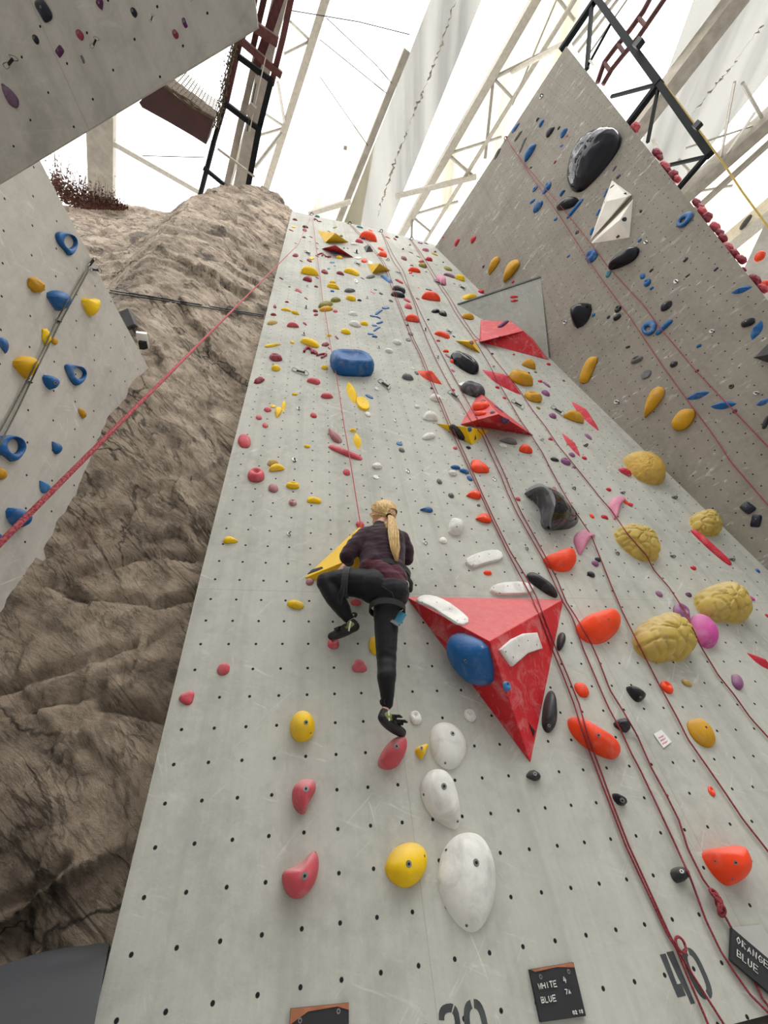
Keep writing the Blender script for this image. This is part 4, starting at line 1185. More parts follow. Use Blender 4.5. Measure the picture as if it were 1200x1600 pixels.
# orange, pink, textured yellow and black shaped holds
s47 = (700, 720, 4.615); s35 = (860, 900, 3.529); s375 = (880, 640, 3.75); s35b = (860, 1200, 3.529)
polyhold('M', [(690, 690), (720, 688), (790, 655), (880, 628), (922, 665), (932, 730), (895, 778), (820, 788), (730, 757)], .75, 'orange', 'large orange leaf hold between two red ropes, right of the black bar', s=s47, bolts=[(850, 665, .05), (825, 750, .05)])
polyhold('M', [(150, 285), (165, 245), (250, 215), (345, 190), (390, 215), (400, 265), (370, 315), (300, 362), (230, 360), (180, 330)], .9, 'orange', 'large orange half-oval hold right of the red triangle', s=s35, bolts=[(322, 238, .06), (268, 352, .05)], apex=(0, .15))
polyhold('M', [(105, 770), (150, 778), (225, 820), (350, 895), (397, 950), (385, 998), (340, 1005), (240, 962), (150, 890), (112, 830)], .7, 'orange', 'long orange slanting hold under the red rope pair', s=s35, bolts=[(265, 878, .08), (228, 932, .05)])
polyhold('M', [(852, 450), (940, 438), (1030, 422), (1062, 460), (1098, 545), (1087, 612), (1010, 657), (945, 610), (885, 530)], .8, 'orange', 'big orange shield hold at the lower right of the slab', s=s35b, bolts=[(1022, 522, .07), (908, 514, .04), (1005, 613, .04)], apex=(.1, .1))
def horn():
    sh = (700, 720, 4.615); tf = lambda P: [(sh[0] + x / sh[2], sh[1] + y / sh[2]) for x, y in P]
    def rs(P, n=15):
        Q = np.array(tf(P)); d = np.r_[0, np.cumsum(np.hypot(*np.diff(Q, axis=0).T))]; t = np.linspace(0, d[-1], n)
        return np.c_[np.interp(t, d, Q[:, 0]), np.interp(t, d, Q[:, 1])]
    Lf = rs([(650, 180), (590, 190), (548, 228), (556, 254), (610, 282), (656, 340), (672, 400), (664, 455), (690, 492)])
    Rg = rs([(664, 180), (716, 196), (764, 236), (778, 290), (768, 350), (748, 420), (738, 498)])
    Rt = rs([(690, 186), (770, 225), (850, 290), (925, 360), (950, 418), (926, 466), (862, 496), (745, 503)])
    n = len(Lf); hz = np.interp(np.linspace(0, 1, n), [0, .25, .6, 1], [.5, 1.7, 2.0, .9]); V = []; F = []; m = 12; mats = []
    for i in range(n):
        a, r, b_ = PM.hit(*Lf[i]), PM.hit(Rg[i][0], Rg[i][1], hz[i]), PM.hit(*Rt[i])
        for k in range(m + 1):
            t = k / m; V.append(a + (r - a) * t + np.array([0, 0, 1]) * hz[i] * .42 * math.sin(math.pi * t) * (1 - .5 * t))
        for k in range(1, m + 1):
            t = k / m; V.append(r + (b_ - r) * t + np.array([0, 0, 1]) * hz[i] * .16 * math.sin(math.pi * t))
    w = 2 * m + 1
    for i in range(n - 1):
        for k in range(w - 1): F.append((i * w + k, i * w + k + 1, (i + 1) * w + k + 1, (i + 1) * w + k)); mats.append(0 if k < m else 1)
    V = np.array(V); c = V.mean(0)
    o = mk('climbing_hold', V - c, F, c, holdmat('resin_charcoal', (70, 71, 76), .3)); o.data.materials.append(m_gloss)
    for p_, i in zip(o.data.polygons, mats): p_.material_index = i
    try: o.data.set_sharp_from_angle(angle=math.radians(38))
    except Exception: pass
    lab = 'big black horn-shaped hold right of the middle ropes'; tag(o, lab, 'climbing hold')
    HOLDS.append(dict(o=o, pl='M', kind='poly', color='black', x=862, y=795, L=80, label=lab, cat=None))
horn()
polyhold('M', [(905, 560), (930, 510), (985, 490), (1020, 512), (1078, 532), (1032, 552), (990, 622), (962, 682), (938, 655), (922, 610)], .35, 'pink', 'pink grooved fin hold right of the large orange leaf', s=s47, bolts=[(965, 548, .04), (948, 622, .04)])
polyhold('M', [(262, 562), (285, 515), (330, 498), (378, 518), (335, 560), (318, 640), (298, 640), (290, 600)], .35, 'pink', 'pink curled fin hold above the knobbly yellow shell', s=s375, bolts=[(300, 560, .04)])
polyhold('M', [(310, 712), (332, 672), (400, 680), (500, 708), (552, 770), (582, 872), (500, 872), (430, 845), (350, 775)], 1.2, 'mustard', 'yellow shell-patterned hold crossed by a red rope', s=s375, tex=(2.0, .13, 1.0), mat=holdmat('resin_straw', (198, 170, 82), .25))
polyhold('M', [(748, 640), (770, 600), (850, 588), (892, 640), (947, 715), (870, 730), (800, 707)], 1.1, 'mustard', 'small yellow scaly shell hold against the right corner', s=s375, tex=(1.9, .14, 5.0), mat=holdmat('resin_straw', (198, 170, 82), .25))
polyhold('M', [(358, 270), (400, 250), (480, 260), (562, 310), (602, 362), (604, 415), (540, 422), (450, 388), (398, 330)], 1.3, 'mustard', 'rippled yellow half-dome hold beside the right corner', s=s375, tex=(5.5, .07, 2.0), mat=holdmat('resin_sand', (206, 168, 78), .2))
polyhold('M', [(805, 110), (840, 65), (920, 38), (985, 32), (1050, 75), (1090, 140), (1116, 200), (1095, 240), (1040, 248), (1000, 230), (930, 235), (850, 190)], 1.3, 'mustard', 'upper right of the two big yellow tortoise-shell holds', s=s35, tex=(1.7, .12, 9.0), mat=holdmat('resin_straw', (198, 170, 82), .25))
polyhold('M', [(478, 322), (498, 265), (570, 215), (640, 196), (722, 240), (772, 290), (806, 370), (800, 412), (750, 455), (690, 442), (620, 464), (540, 432), (490, 382)], 1.4, 'mustard', 'lower left of the two big yellow tortoise-shell holds', s=s35, tex=(1.6, .13, 3.0), mat=holdmat('resin_straw', (198, 170, 82), .25))
polyhold('M', [(768, 250), (800, 203), (850, 213), (900, 260), (932, 330), (916, 387), (868, 394), (820, 355)], .6, 'magenta', 'chalky magenta oval hold between the two tortoise-shell holds', s=s35, bolts=[(878, 368, .06)])
polyhold('M', [(420, 608), (450, 603), (525, 660), (518, 682), (488, 692), (455, 665)], .45, 'black', 'black teardrop hold right of the two slanting ropes', s=s35, bolts=[(498, 668, .06)], it=1)
polyhold('M', [(350, 815), (370, 788), (415, 780), (435, 815), (438, 862), (395, 850)], .4, 'black', 'black rounded wedge hold crossed by two ropes', s=s35, it=1)
polyhold('M', [(347, 138), (362, 140), (415, 172), (424, 204), (385, 204), (355, 172)], .35, 'black', 'black pointed hold with bright bolt, right of the rope pair', s=s35b, it=1, bolts=[(397, 178, .09)])
polyhold('M', [(670, 565), (705, 540), (745, 550), (762, 600), (720, 640), (688, 615)], .45, 'black', 'black square hold left of a red rope, lower right', s=s35b, it=1, bolts=[(724, 570, .07)])
polyhold('M', [(975, 1050), (995, 900), (1030, 838), (1062, 870), (1075, 1000), (1070, 1090), (1028, 1138), (990, 1110)], .4, 'black', 'black teardrop hold along the right edge of the red triangle', s=s42, bolts=[(1020, 1088, .07)])
polyhold('M', [(870, 70), (895, 52), (950, 90), (1040, 150), (1085, 205), (1078, 228), (1020, 205), (940, 150), (885, 105)], .45, 'black', 'black slanting bar hold above the red triangle right corner', s=s42)
polyhold('M', [(1072, 560), (1080, 480), (1105, 454), (1130, 480), (1128, 540), (1095, 592)], .3, 'black', 'small black oval hold beside the red triangle right edge', s=s42, bolts=[(1100, 500, .04)])
polyhold('M', [(822, 1212), (830, 1201), (842, 1207), (846, 1217), (838, 1220), (828, 1216)], .3, 'black', 'small black hold below the tip of the red triangle', bolts=[(836, 1209, .07)], it=1)
polyhold('M', [(660, 790), (690, 780), (755, 800), (765, 845), (745, 890), (700, 898), (655, 880), (655, 850)], .5, 'white', 'white block jug above the curved white plate', s=s46, it=1, bolts=[(710, 845, .05)])
# left wall shapes
s3l = (0, 340, 3.75); s3 = (0, 650, 3)
def ringhold(pl, outer, inner, D, color, label, s):
    """flat loop: outline with a finger hole"""
    plane = PLN[pl]; tf = lambda P: [(s[0] + x / s[2], s[1] + y / s[2]) for x, y in P]
    O = chaikin(tf(outer), 2); N = 40
    Q = np.array(O + [O[0]]); d = np.r_[0, np.cumsum(np.hypot(*np.diff(Q, axis=0).T))]; tt = np.linspace(0, d[-1], N + 1)[:-1]
    O = np.c_[np.interp(tt, d, Q[:, 0]), np.interp(tt, d, Q[:, 1])]
    ix, iy, ir = s[0] + inner[0] / s[2], s[1] + inner[1] / s[2], inner[2] / s[2]
    an = np.arctan2(O[:, 1] - iy, O[:, 0] - ix)
    I = np.c_[ix + ir * np.cos(an), iy + ir * 1.1 * np.sin(an)]
    V = []; F = []
    for w, t in ((0, 0), (.5, .0), (.85, .12), (1, .35), (1, .65), (.85, .88), (.45, 1), (0, 1)):
        for i in range(N):
            p = O[i] * (1 - t) + I[i] * t
            V.append(plane.hit(*p, D * .5) + plane.n * D * (w - .5))
    R_ = 8
    for k in range(R_ - 1):
        for i in range(N): F.append((k * N + i, k * N + (i + 1) % N, (k + 1) * N + (i + 1) % N, (k + 1) * N + i))
    for i in range(N): F.append(((R_ - 1) * N + i, (R_ - 1) * N + (i + 1) % N, (i + 1) % N, i))
    V = np.array(V); c = V.mean(0)
    o = mk('climbing_hold', V - c, F, c, hm(color)); tag(o, label, 'climbing hold')
    HOLDS.append(dict(o=o, pl=pl, kind='ring', color=color, x=float(O[:, 0].mean()), y=float(O[:, 1].mean()), L=60, label=label, cat=None))
    return o
ringhold('L', [(330, 82), (395, 85), (440, 120), (452, 170), (415, 235), (385, 190), (345, 150)], (407, 142, 36), .2, 'blue', 'blue loop hold highest on the left wall, below the overhang', s3l)
ringhold('L', [(385, 856), (440, 862), (500, 900), (497, 950), (455, 992), (425, 960), (395, 900)], (463, 908, 34), .2, 'blue', 'blue loop hold right of the blue teardrop, mid left wall', s3l)
ringhold('L', [(-30, 120), (0, 98), (50, 86), (105, 108), (120, 155), (70, 225), (35, 188), (-10, 170)], (66, 141, 34), .25, 'blue', 'largest blue loop hold, beside the green rope at the photo\'s left edge', s3)
polyhold('L', [(85, 852), (130, 810), (190, 816), (227, 860), (175, 952), (140, 920)], .5, 'mustard', 'big yellow triangular hold beside the green rope', s=s3l, it=1, apex=(0, .1), mat=holdmat('resin_deep_yellow', (222, 170, 18), .15))
polyhold('L', [(282, 445), (330, 422), (385, 435), (408, 480), (390, 530), (350, 552), (320, 510)], .5, 'blue', 'blue pocketed jug behind the green rope, upper left wall', s=s3l, it=1)
polyhold('L', [(258, 920), (310, 925), (346, 965), (312, 1016), (275, 982)], .4, 'blue', 'blue teardrop hold left of the middle blue loop', s=s3l, it=1, bolts=[(325, 968, .08)])
polyhold('L', [(485, 465), (530, 480), (575, 470), (583, 500), (570, 545), (542, 584), (505, 540)], .4, 'yellow', 'yellow ear-shaped hold nearest the top edge of the left wall', s=s3l, it=1)
polyhold('L', [(42, 430), (90, 428), (142, 465), (132, 510), (95, 528), (50, 490)], .5, 'blue', 'large blue wedge hold partly behind the slanting red rope', s=s3, it=1)
# ------------------------------------------------------------------ all smaller holds, by place
SA = (400, 320, 6)
blk('M', *SA, [
 ('blob','maroon',366,137,46,22,10),('blob','maroon',330,240,46,46),('slab','yellow',352,208,34,34,60),('drop','black',465,205,60,28,15),('blob','maroon',457,235,44,32,10),
 ('blob','grey',450,303,34,18,0),('blob','maroon',517,303,36,28),('blob','dusty',506,345,18,18),('blob','maroon',373,362,26,28),('blob','maroon',575,362,30,28),('blob','maroon',575,410,24,20),
 ('long','teal',577,107,50,24,15),('arch','maroon',560,137,44,40,10),('arch','maroon',594,155,44,40,20),('drop','olive',740,212,42,18,-15),('drop','teal',975,208,66,22,18),
 ('blob','maroon',685,250,28,20,0),('jug','olive',718,303,58,56,-30),('pyr','black',692,335,24,28,0),('blob','olive',800,292,30,24,40),('pyr','black',766,326,22,18,0),
 ('blob','blue',655,412,40,26,10),('blob','blue',845,466,50,26,10),('drop','blue',740,450,84,20,8),
 ('arch','maroon',606,462,58,54,15),('arch','maroon',675,486,58,54,20),('blob','maroon',641,472,40,38),('blob','maroon',572,481,36,32),
 ('quick','',485,460,64,36,35),('blob','maroon',370,473,54,38,15),('blob','maroon',425,527,36,32),('blob','maroon',500,522,50,34,5),('slab','yellow',525,500,44,22,-45),
 ('moon','yellow',510,618,172,86,8,'wide half-moon yellow hold below the top left corner'),('jug','maroon',645,628,66,46,5),('drop','maroon',793,642,78,38,20),('bean','maroon',485,692,88,56,15),('blob','maroon',573,684,36,32),
 ('slab','teal',715,540,44,24,20),('slab','teal',738,573,26,14,25),('slab','teal',682,598,30,18,15),('long','yellow',783,490,62,34,10),
 ('long','yellow',900,625,152,58,16),('long','white',920,368,72,22,5),('pyr','black',1055,412,96,92,10,'black pyramid hold right of the red narrow volume'),
 ('moon','orange',1060,290,172,92,14,'orange bell-shaped hold nearest the top edge of the slab'),('blob','orange',1076,240,42,40,0),
 ('blob','red',970,338,78,38,10),('drop','black',1010,315,56,24,12),('blob','teal',1070,345,24,18),('pyr','grey',860,410,24,30),('pyr','navy',825,405,18,14),('hanger','',940,450,24,30,60),
 ('blob','orange',1015,522,58,44,15),('slab','white',1070,545,48,26,70),('slab','white',958,498,62,34,20),('quick','',955,563,66,36,30),
 ('knob','maroon',237,690,42,40),('blob','olive',315,768,24,13),('blob','red',402,805,60,58),('blob','maroon',372,805,26,46,0),('blob','maroon',470,878,36,32),('hanger','',478,765,22,20,30),('blob','maroon',565,765,38,22,8),
 ('blob','maroon',290,910,38,18,5),('drop','maroon',177,952,40,30,-90),('blob','maroon',163,1027,56,28,0),('long','yellow',285,982,102,30,8),('knob','yellow',372,1010,80,36,18),
 ('blob','tan',150,1103,100,46,-14),('moon','red',348,1125,116,52,5),('blob','maroon',458,1115,38,34),('blob','yellow',720,722,60,30,0),('moon','yellow',728,762,124,48,12),
 ('tri','blue',716,808,40,22),('drop','grey',880,803,106,44,0),('jug','yellow',892,873,96,56,12),('blob','black',970,893,42,22,5),('hanger','',1040,875,24,20,40),
 ('ring','white',937,715,42,36,10),('ring','black',998,690,36,34),('blob','grey',1075,675,78,64,20),
 ('blob','olive',745,890,98,54,-12,'uppermost of three stacked olive plate holds'),('blob','olive',650,935,140,52,-20,'middle of three stacked olive plate holds'),('blob','mustard',655,975,132,54,-8,'lowest of three stacked olive plate holds'),
 ('blob','maroon',557,993,48,30,0),('blob','maroon',563,1030,40,30,20),('blob','red',745,996,42,30,15),('hanger','',467,965,26,24,60),
 ('drop','white',910,1020,90,46,18),('blob','white',930,1115,116,58,15),('blob','yellow',1015,1110,78,42,8),('slab','pink',1095,820,44,30),('slab','teal',1120,795,32,14,15),('blob','grey',1172,832,38,28),
])
SB = (560, 320, 6)
blk('M', *SB, [
 ('blob','red',275,307,50,42,0),('blob','maroon',343,322,36,30,10),('blob','black',360,300,36,20,5),('blob','orange',213,414,58,38,5),('moon','orange',228,458,90,62,15),
 ('hanger','',270,522,44,28,20),('quick','',375,645,60,36,25),('blob','red',230,578,54,56),('blob','grey',178,607,36,32),
 ('block','lightblue',268,697,120,140,5,'light blue square block hold under the top yellow volume'),('knob','red',382,718,78,74),
 ('blob','black',385,790,130,66,22,'upper half of the black double bun hold'),('blob','black',372,838,140,62,8,'lower half of the black double bun hold'),
 ('blob','red',455,895,62,46),('moon','red',470,950,72,56,10),('moon','orange',508,1060,134,76,8),
 ('jug','olive',492,448,44,42),('tri','olive',562,487,44,48),('knob','dusty',430,500,64,40,30),('pyr','black',420,413,26,18,20),
 ('jug','pink',630,420,64,34,10),('knob','crimson',662,508,72,40,10),('jug','mustard',715,466,62,54),('pyr','olive',720,438,34,14),('blob','red',590,530,60,24),('jug','olive',605,566,80,48,15),
 ('blob','dusty',500,567,34,14,5),('moon','orange',527,608,120,50,8),('drop','orange',490,637,34,22,-30),('slab','purple',580,357,50,18,15),('blob','navy',635,362,42,38),('pyr','grey',483,375,28,18),
 ('blob','black',635,628,20,14),('blob','black',510,665,18,13),('blob','purple',735,565,20,17),('blob','black',795,538,20,12),('tri','olive',840,597,80,44,8),('long','purple',855,660,112,34,17),('moon','yellow',957,680,98,60,18),
 ('knob','pink',780,710,112,76,60,'pink cluster of lumps beside a red rope, upper right slab'),('blob','purple',900,740,22,16),('quick','',740,735,74,44,32),('quick','',975,785,74,40,36),('blob','red',567,780,22,20),('blob','dusty',555,880,34,26),
 ('moon','orange',685,852,180,92,8,'broad orange half-moon hold below the pink cluster'),('slab','black',660,795,60,14,12),
 ('blob','black',722,996,80,44,-10,'left lobe of the black cloud hold'),('blob','black',795,1018,80,52,15,'right lobe of the black cloud hold'),
 ('long','yellow',1040,860,142,54,-10,'yellow bar hold above the dark gusset edge'),('blob','crimson',1155,814,60,42,35),('blob','mustard',1025,1045,120,66,0,'mustard dome hold under the gusset panel tip'),
 ('blob','grey',305,900,40,28,0),('blob','black',655,1075,24,15),('blob','black',462,1127,28,18,10),('hanger','',625,1170,24,22,60),
 ('slab','blue',255,965,72,28,-8,'topmost bar of the blue zigzag'),('long','blue',190,1005,84,22,-38,'second bar of the blue zigzag'),('slab','blue',135,1042,58,20,8,'third bar of the blue zigzag, short'),
 ('long','blue',185,1055,60,18,28,'fourth bar of the blue zigzag, slanting right'),('long','blue',200,1105,66,24,-22,'fifth bar of the blue zigzag'),('slab','blue',150,1131,52,18,5,'sixth bar of the blue zigzag, level'),('long','blue',172,1163,78,22,-36,'seventh bar of the blue zigzag, steep'),
])
SD = (560, 500, 6)
blk('M', *SD, [
 ('slab','blue',115,130,62,20,6,'eighth bar of the blue zigzag, near its foot'),('tri','blue',152,153,56,24,4,'lowest blue triangle of the zigzag'),
 ('slab','grey',490,130,52,30,10),('slab','grey',468,185,50,32,12),('jug','white',365,208,84,50,25),('jug','white',288,287,76,44,15),('hanger','',187,260,26,22,50),('hanger','',625,95,26,24,60),
 ('long','orange',790,135,150,58,22,'dark-bellied orange bar hold left of the red corner volume'),('quick','',852,120,66,40,42),('blob','black',895,155,26,20),('blob','crimson',748,193,38,22,5),
 ('blob','orange',820,290,58,30,0),('jug','dusty',835,335,46,40),('blob','orange',890,385,66,44,10),('tri','red',887,472,40,30),('hanger','',742,352,28,24,60),
 ('shard','orange',678,525,268,96,29,'large orange blade hold crossed by the red rope'),('blob','grey',545,497,42,36),('slab','white',512,455,38,14),('blob','grey',465,534,112,62,8),
 ('quick','',248,620,136,70,40,'quickdraw hanging alone right of the big blue bowl hold'),('blob','white',170,646,42,38),('blob','black',685,640,28,20,5),('blob','white',728,730,116,72,15),
 ('blob','white',550,812,52,32,15),('moon','white',675,900,146,96,5,'large white dome hold left of the yellow flat volume'),('blob','white',658,1090,124,66,-18,'white egg-shaped hold casting a shadow, left of the flat yellow volume'),
 ('hanger','',345,948,32,26,50),('slab','lightblue',385,1160,62,32,15),('quick','',893,720,124,66,42,'quickdraw left of the red pyramid volume'),('blob','crimson',890,655,32,24),
])
# the large bowls and jugs
hold('M', 'bowl', 'blue', 550, 567, 70, 43, 2, 'big blue bowl-shaped hold left of the red ropes', kout=.8)
hold('M', 'jug', 'black', 727.5, 566.5, 51, 26, 38, 'hollow-backed glossy black jug with a white rim, mid slab', mat=m_gloss, bolt=False)
hold('M', 'jug', 'grey', 739.5, 608, 40, 24, 14, 'charcoal horn hold just above the red pyramid volume', mat=holdmat('resin_charcoal', (70, 71, 76), .3))
hold('M', 'slab', 'white', 728, 600, 22, 6, -12, 'white sliver hold at the top of the charcoal horn hold')
blk('M', 700, 420, 6, [
 ('blob','black',415,795,26,18),('blob','crimson',617,803,26,16),('blob','crimson',942,893,44,24,8),('moon','mustard',765,887,136,90,18),
 ('jug','mustard',690,1022,240,136,15,'large lumpy mustard jug right of the red-and-white blade'),('blob','crimson',860,1055,38,28,0),('blob','maroon',1085,1050,26,18),('blob','olive',818,968,32,22),('blob','plum',755,975,26,16),
 ('hanger','',425,920,28,22,40),('shard','crimson',515,1040,430,120,33,'long red-and-white blade hold below the red corner volume'),('blob','crimson',462,1110,42,28),
 ('blob','plum',610,128,20,24,-60),
])
SE = (700, 580, 5)
blk('M', *SE, [
 ('jug','mustard',665,200,142,96,0,'mustard dome jug below the large lumpy mustard jug'),('blob','purple',770,105,64,58),('blob','purple',763,172,66,52),('blob','olive',705,287,32,24),('blob','crimson',720,78,36,24),
 ('blob','crimson',440,207,30,22),('blob','crimson',387,125,30,22),('quick','',545,270,112,56,35,'quickdraw right of the red pyramid volume'),('quick','',855,320,116,54,38,'quickdraw left of the red-and-white blade near the corner'),
 ('blob','purple',818,348,64,42,15),('moon','mustard',990,350,168,88,18,'striped mustard bun hold beside the corner quickdraw'),('shard','crimson',1080,345,310,64,47,'red blade hold with a pale upper half beside the corner'),
 ('shard','crimson',968,572,232,52,53,'red curved blade hold with a white edge, right slab'),('blob','purple',1095,512,58,50),('blob','purple',968,652,54,36,10),('blob','crimson',1065,678,42,30),
 ('jug','purple',920,705,82,56,10),('blob','purple',985,750,30,24),('drop','black',835,690,72,34,20),('blob','olive',935,570,24,14),('hanger','',1070,582,34,24,30),('hanger','',730,540,34,24,10),('blob','crimson',800,530,38,22,5),
 ('moon','orange',610,605,106,72,8,'salmon-orange dome hold below the red pyramid volume'),('drop','grey',472,545,140,54,185),('slab','white',430,583,64,30,10),('blob','black',160,595,42,22,10),('blob','red',55,600,36,28),
 ('tri','orange',248,742,150,112,0,'orange pyramid hold touching the first rope pair'),('blob','blue',58,750,78,36,5,'left of three small blue holds at the rope'),('blob','blue',128,780,80,38,15,'middle of three small blue holds at the rope'),('blob','blue',168,837,44,44,0,'lowest of three small blue holds at the rope'),
 ('blob','white',35,793,66,40,8),('hanger','',360,850,36,30,30),('hanger','',978,915,40,28,20),('knob','grey',25,970,46,42),
 ('drop','orange',200,967,122,80,175,'upper of two orange egg holds touching the rope'),('drop','orange',276,1150,124,84,175,'lower of two orange egg holds touching the rope'),
 ('blob','red',547,997,40,34),('blob','dusty',830,920,40,32),('blob','purple',912,1000,42,26,20),('blob','orange',1122,1130,36,34),
])
SF = (340, 660, 4.615)
blk('M', *SF, [
 ('blob','red',342,18,38,34),('blob','red',193,133,94,104,0,'smooth red ball hold at the left edge of the slab'),('jug','red',278,380,122,108,5,'red two-pocket ball hold near the left edge'),('blob','dusty',402,474,70,66),('jug','dusty',543,578,58,50),
 ('blob','tan',397,292,80,54,-10),('moon','yellow',425,325,116,56,-6),('jug','yellow',542,453,96,56,5),('long','yellow',697,560,104,48,4),('blob','yellow',647,172,46,26),
 ('drop','dusty',842,98,140,58,232,'dusty brown drop hold above the red bar hold'),('long','red',922,218,262,46,22,'long red bar hold crossed by the climber\'s rope'),('slab','yellow',975,57,50,24,0),('shard','yellow',1007,135,118,54,82),
 ('jug','white',1150,316,72,44,0),('blob','red',930,360,52,50),('hanger','',553,272,40,36,60),('hanger','',515,805,40,40,60),('drop','yellow',95,850,108,56,8),('blob','red',1028,735,62,50),('blob','dusty',663,1150,56,52),
])
blk('M', 380, 500, 6, [
 ('drop','yellow',277,237,160,32,-8),('blob','yellow',460,208,42,30),('blob','yellow',630,212,184,74,20,'long yellow tongue hold left of the rope'),('arch','maroon',612,278,96,70,10),('arch','maroon',735,325,92,70,25),('blob','maroon',672,300,58,48),
 ('jug','maroon',772,230,64,50,25),('blob','maroon',805,265,26,50,0),('blob','maroon',878,166,36,34),('blob','yellow',805,142,48,30),('hanger','',565,137,34,30,50),
 ('jug','maroon',305,350,124,80,0),('knob','yellow',307,448,88,62,10),('pyr','black',290,425,32,36),('knob','maroon',147,567,112,64,-25),('quick','',540,500,160,90,20,'quickdraw and chain pair in the middle of the left slab'),('long','red',663,572,126,64,22),
 ('knob','yellow',765,445,66,44,30),('blob','red',787,710,116,56,0),('shard','yellow',1015,680,214,84,75,'tall yellow leaf hold below the big blue bowl'),('slab','yellow',1120,785,150,110,70,'yellow wedge hold right of the tall yellow leaf'),
 ('blob','white',1170,885,56,50),('slab','blue',1185,718,80,26,28),('blob','yellow',485,695,56,26),('hanger','',520,833,36,34,60),('blob','red',660,893,64,52),('blob','red',228,840,70,50,-10),('slab','yellow',280,808,52,30,15),('shard','yellow',378,808,112,40,97),('drop','yellow',325,868,110,64,100),
 ('blob','red',147,912,58,50),('blob','red',207,988,56,48),('blob','yellow',1030,1032,60,34),('blob','yellow',965,107,96,54,10),
])
blk('M', *s46, [
 ('blob','white',610,945,58,50),('hanger','',480,963,40,36,40),('drop','blue',490,722,94,42,180),('knob','white',680,458,64,40,0),('knob','grey',585,518,42,40),('knob','grey',668,620,44,36),('hanger','',355,448,36,32,40),
 ('blob','white',135,405,70,46),('slab','white',128,488,46,28,30),('blob','grey',313,291,44,36),('blob','grey',867,690,26,22),('blob','orange',932,1176,60,38,0),
])
blk('M', *s47, [
 ('hanger','',565,632,34,38,60),('blob','purple',765,197,32,22),('hanger','',900,200,34,26,30),('blob','black',1080,712,46,34,10),('blob','purple',1064,740,56,42,40),('blob','black',1032,818,62,42,15),('long','crimson',1130,405,58,28,12),
 ('blob','orange',1038,398,36,34),('blob','crimson',1160,207,36,26),
])
blk('M', *s375, [
 ('knob','crimson',365,362,84,40,30),('blob','crimson',265,468,32,22),('blob','orange',365,541,40,36),('drop','crimson',393,557,34,26),('blob','orange',168,625,28,28),('long','crimson',868,805,318,40,42,'long straight red bar hold near the right corner'),
 ('blob','crimson',762,928,38,26),('blob','blue',1140,945,32,22,10),('blob','purple',562,1080,48,32,15),('blob','plum',735,1085,38,30),('drop','magenta',1098,1105,60,26,25),
 ('hanger','',128,213,30,24,0),('hanger','',60,460,30,28,40),('hanger','',345,490,32,26,10),('hanger','',648,518,36,28,10),('hanger','',315,843,34,36,60),('hanger','',638,862,38,32,20),('hanger','',985,880,38,32,20),
])
blk('M', *s35, [
 ('jug','purple',725,203,112,92,30,'purple oval hold crossed by the rightmost rope'),('shard','crimson',1160,468,180,44,34,'red blade hold cut by the right photo edge'),('blob','purple',1032,585,92,66,85),('blob','orange',172,628,84,86,0,'small orange knob left of the black teardrop hold'),
 ('jug','orange',642,613,86,60,25,'orange oval hold right of a red rope'),('blob','tan',752,590,62,34,15),('blob','mustard',832,866,158,165,0,'mustard ball hold touching a red rope'),('jug','orange',888,1187,56,50,20),('blob','crimson',1197,220,30,24),
])
blk('M', 480, 940, 5.4545, [
 ('jug','red',222,357,96,98,0,'dimpled pink-red hold under the climber\'s bent left foot'),('tri','red',447,547,128,116,0,'pink-red kidney hold left of the climber\'s straight leg'),('blob','yellow',575,375,100,164,0,'yellow oval hold half hidden by the climber\'s straight leg'),
 ('blob','red',415,5,92,60,0,'red hold showing under the climber\'s thigh'),('jug','white',925,990,96,122,-10,'white pocket hold right of the climber\'s foot'),
])
hold('M', 'jug', 'white', 734.5, 1118, 20, 21, 0, 'square white pocket hold above the round white dome')
hold('M', 'tri', 'red', 293, 1089, 22, 25, 30, 'red D-shaped hold at the left edge, lower slab')
hold('M', 'blob', 'red', 349, 1045.5, 20, 20, 0, 'chalky pink-red knob near the left edge, lower slab')
hold('M', 'blob', 'yellow', 462, 944.5, 27, 14, 12, 'yellow pebble hold left of the climber\'s knee')
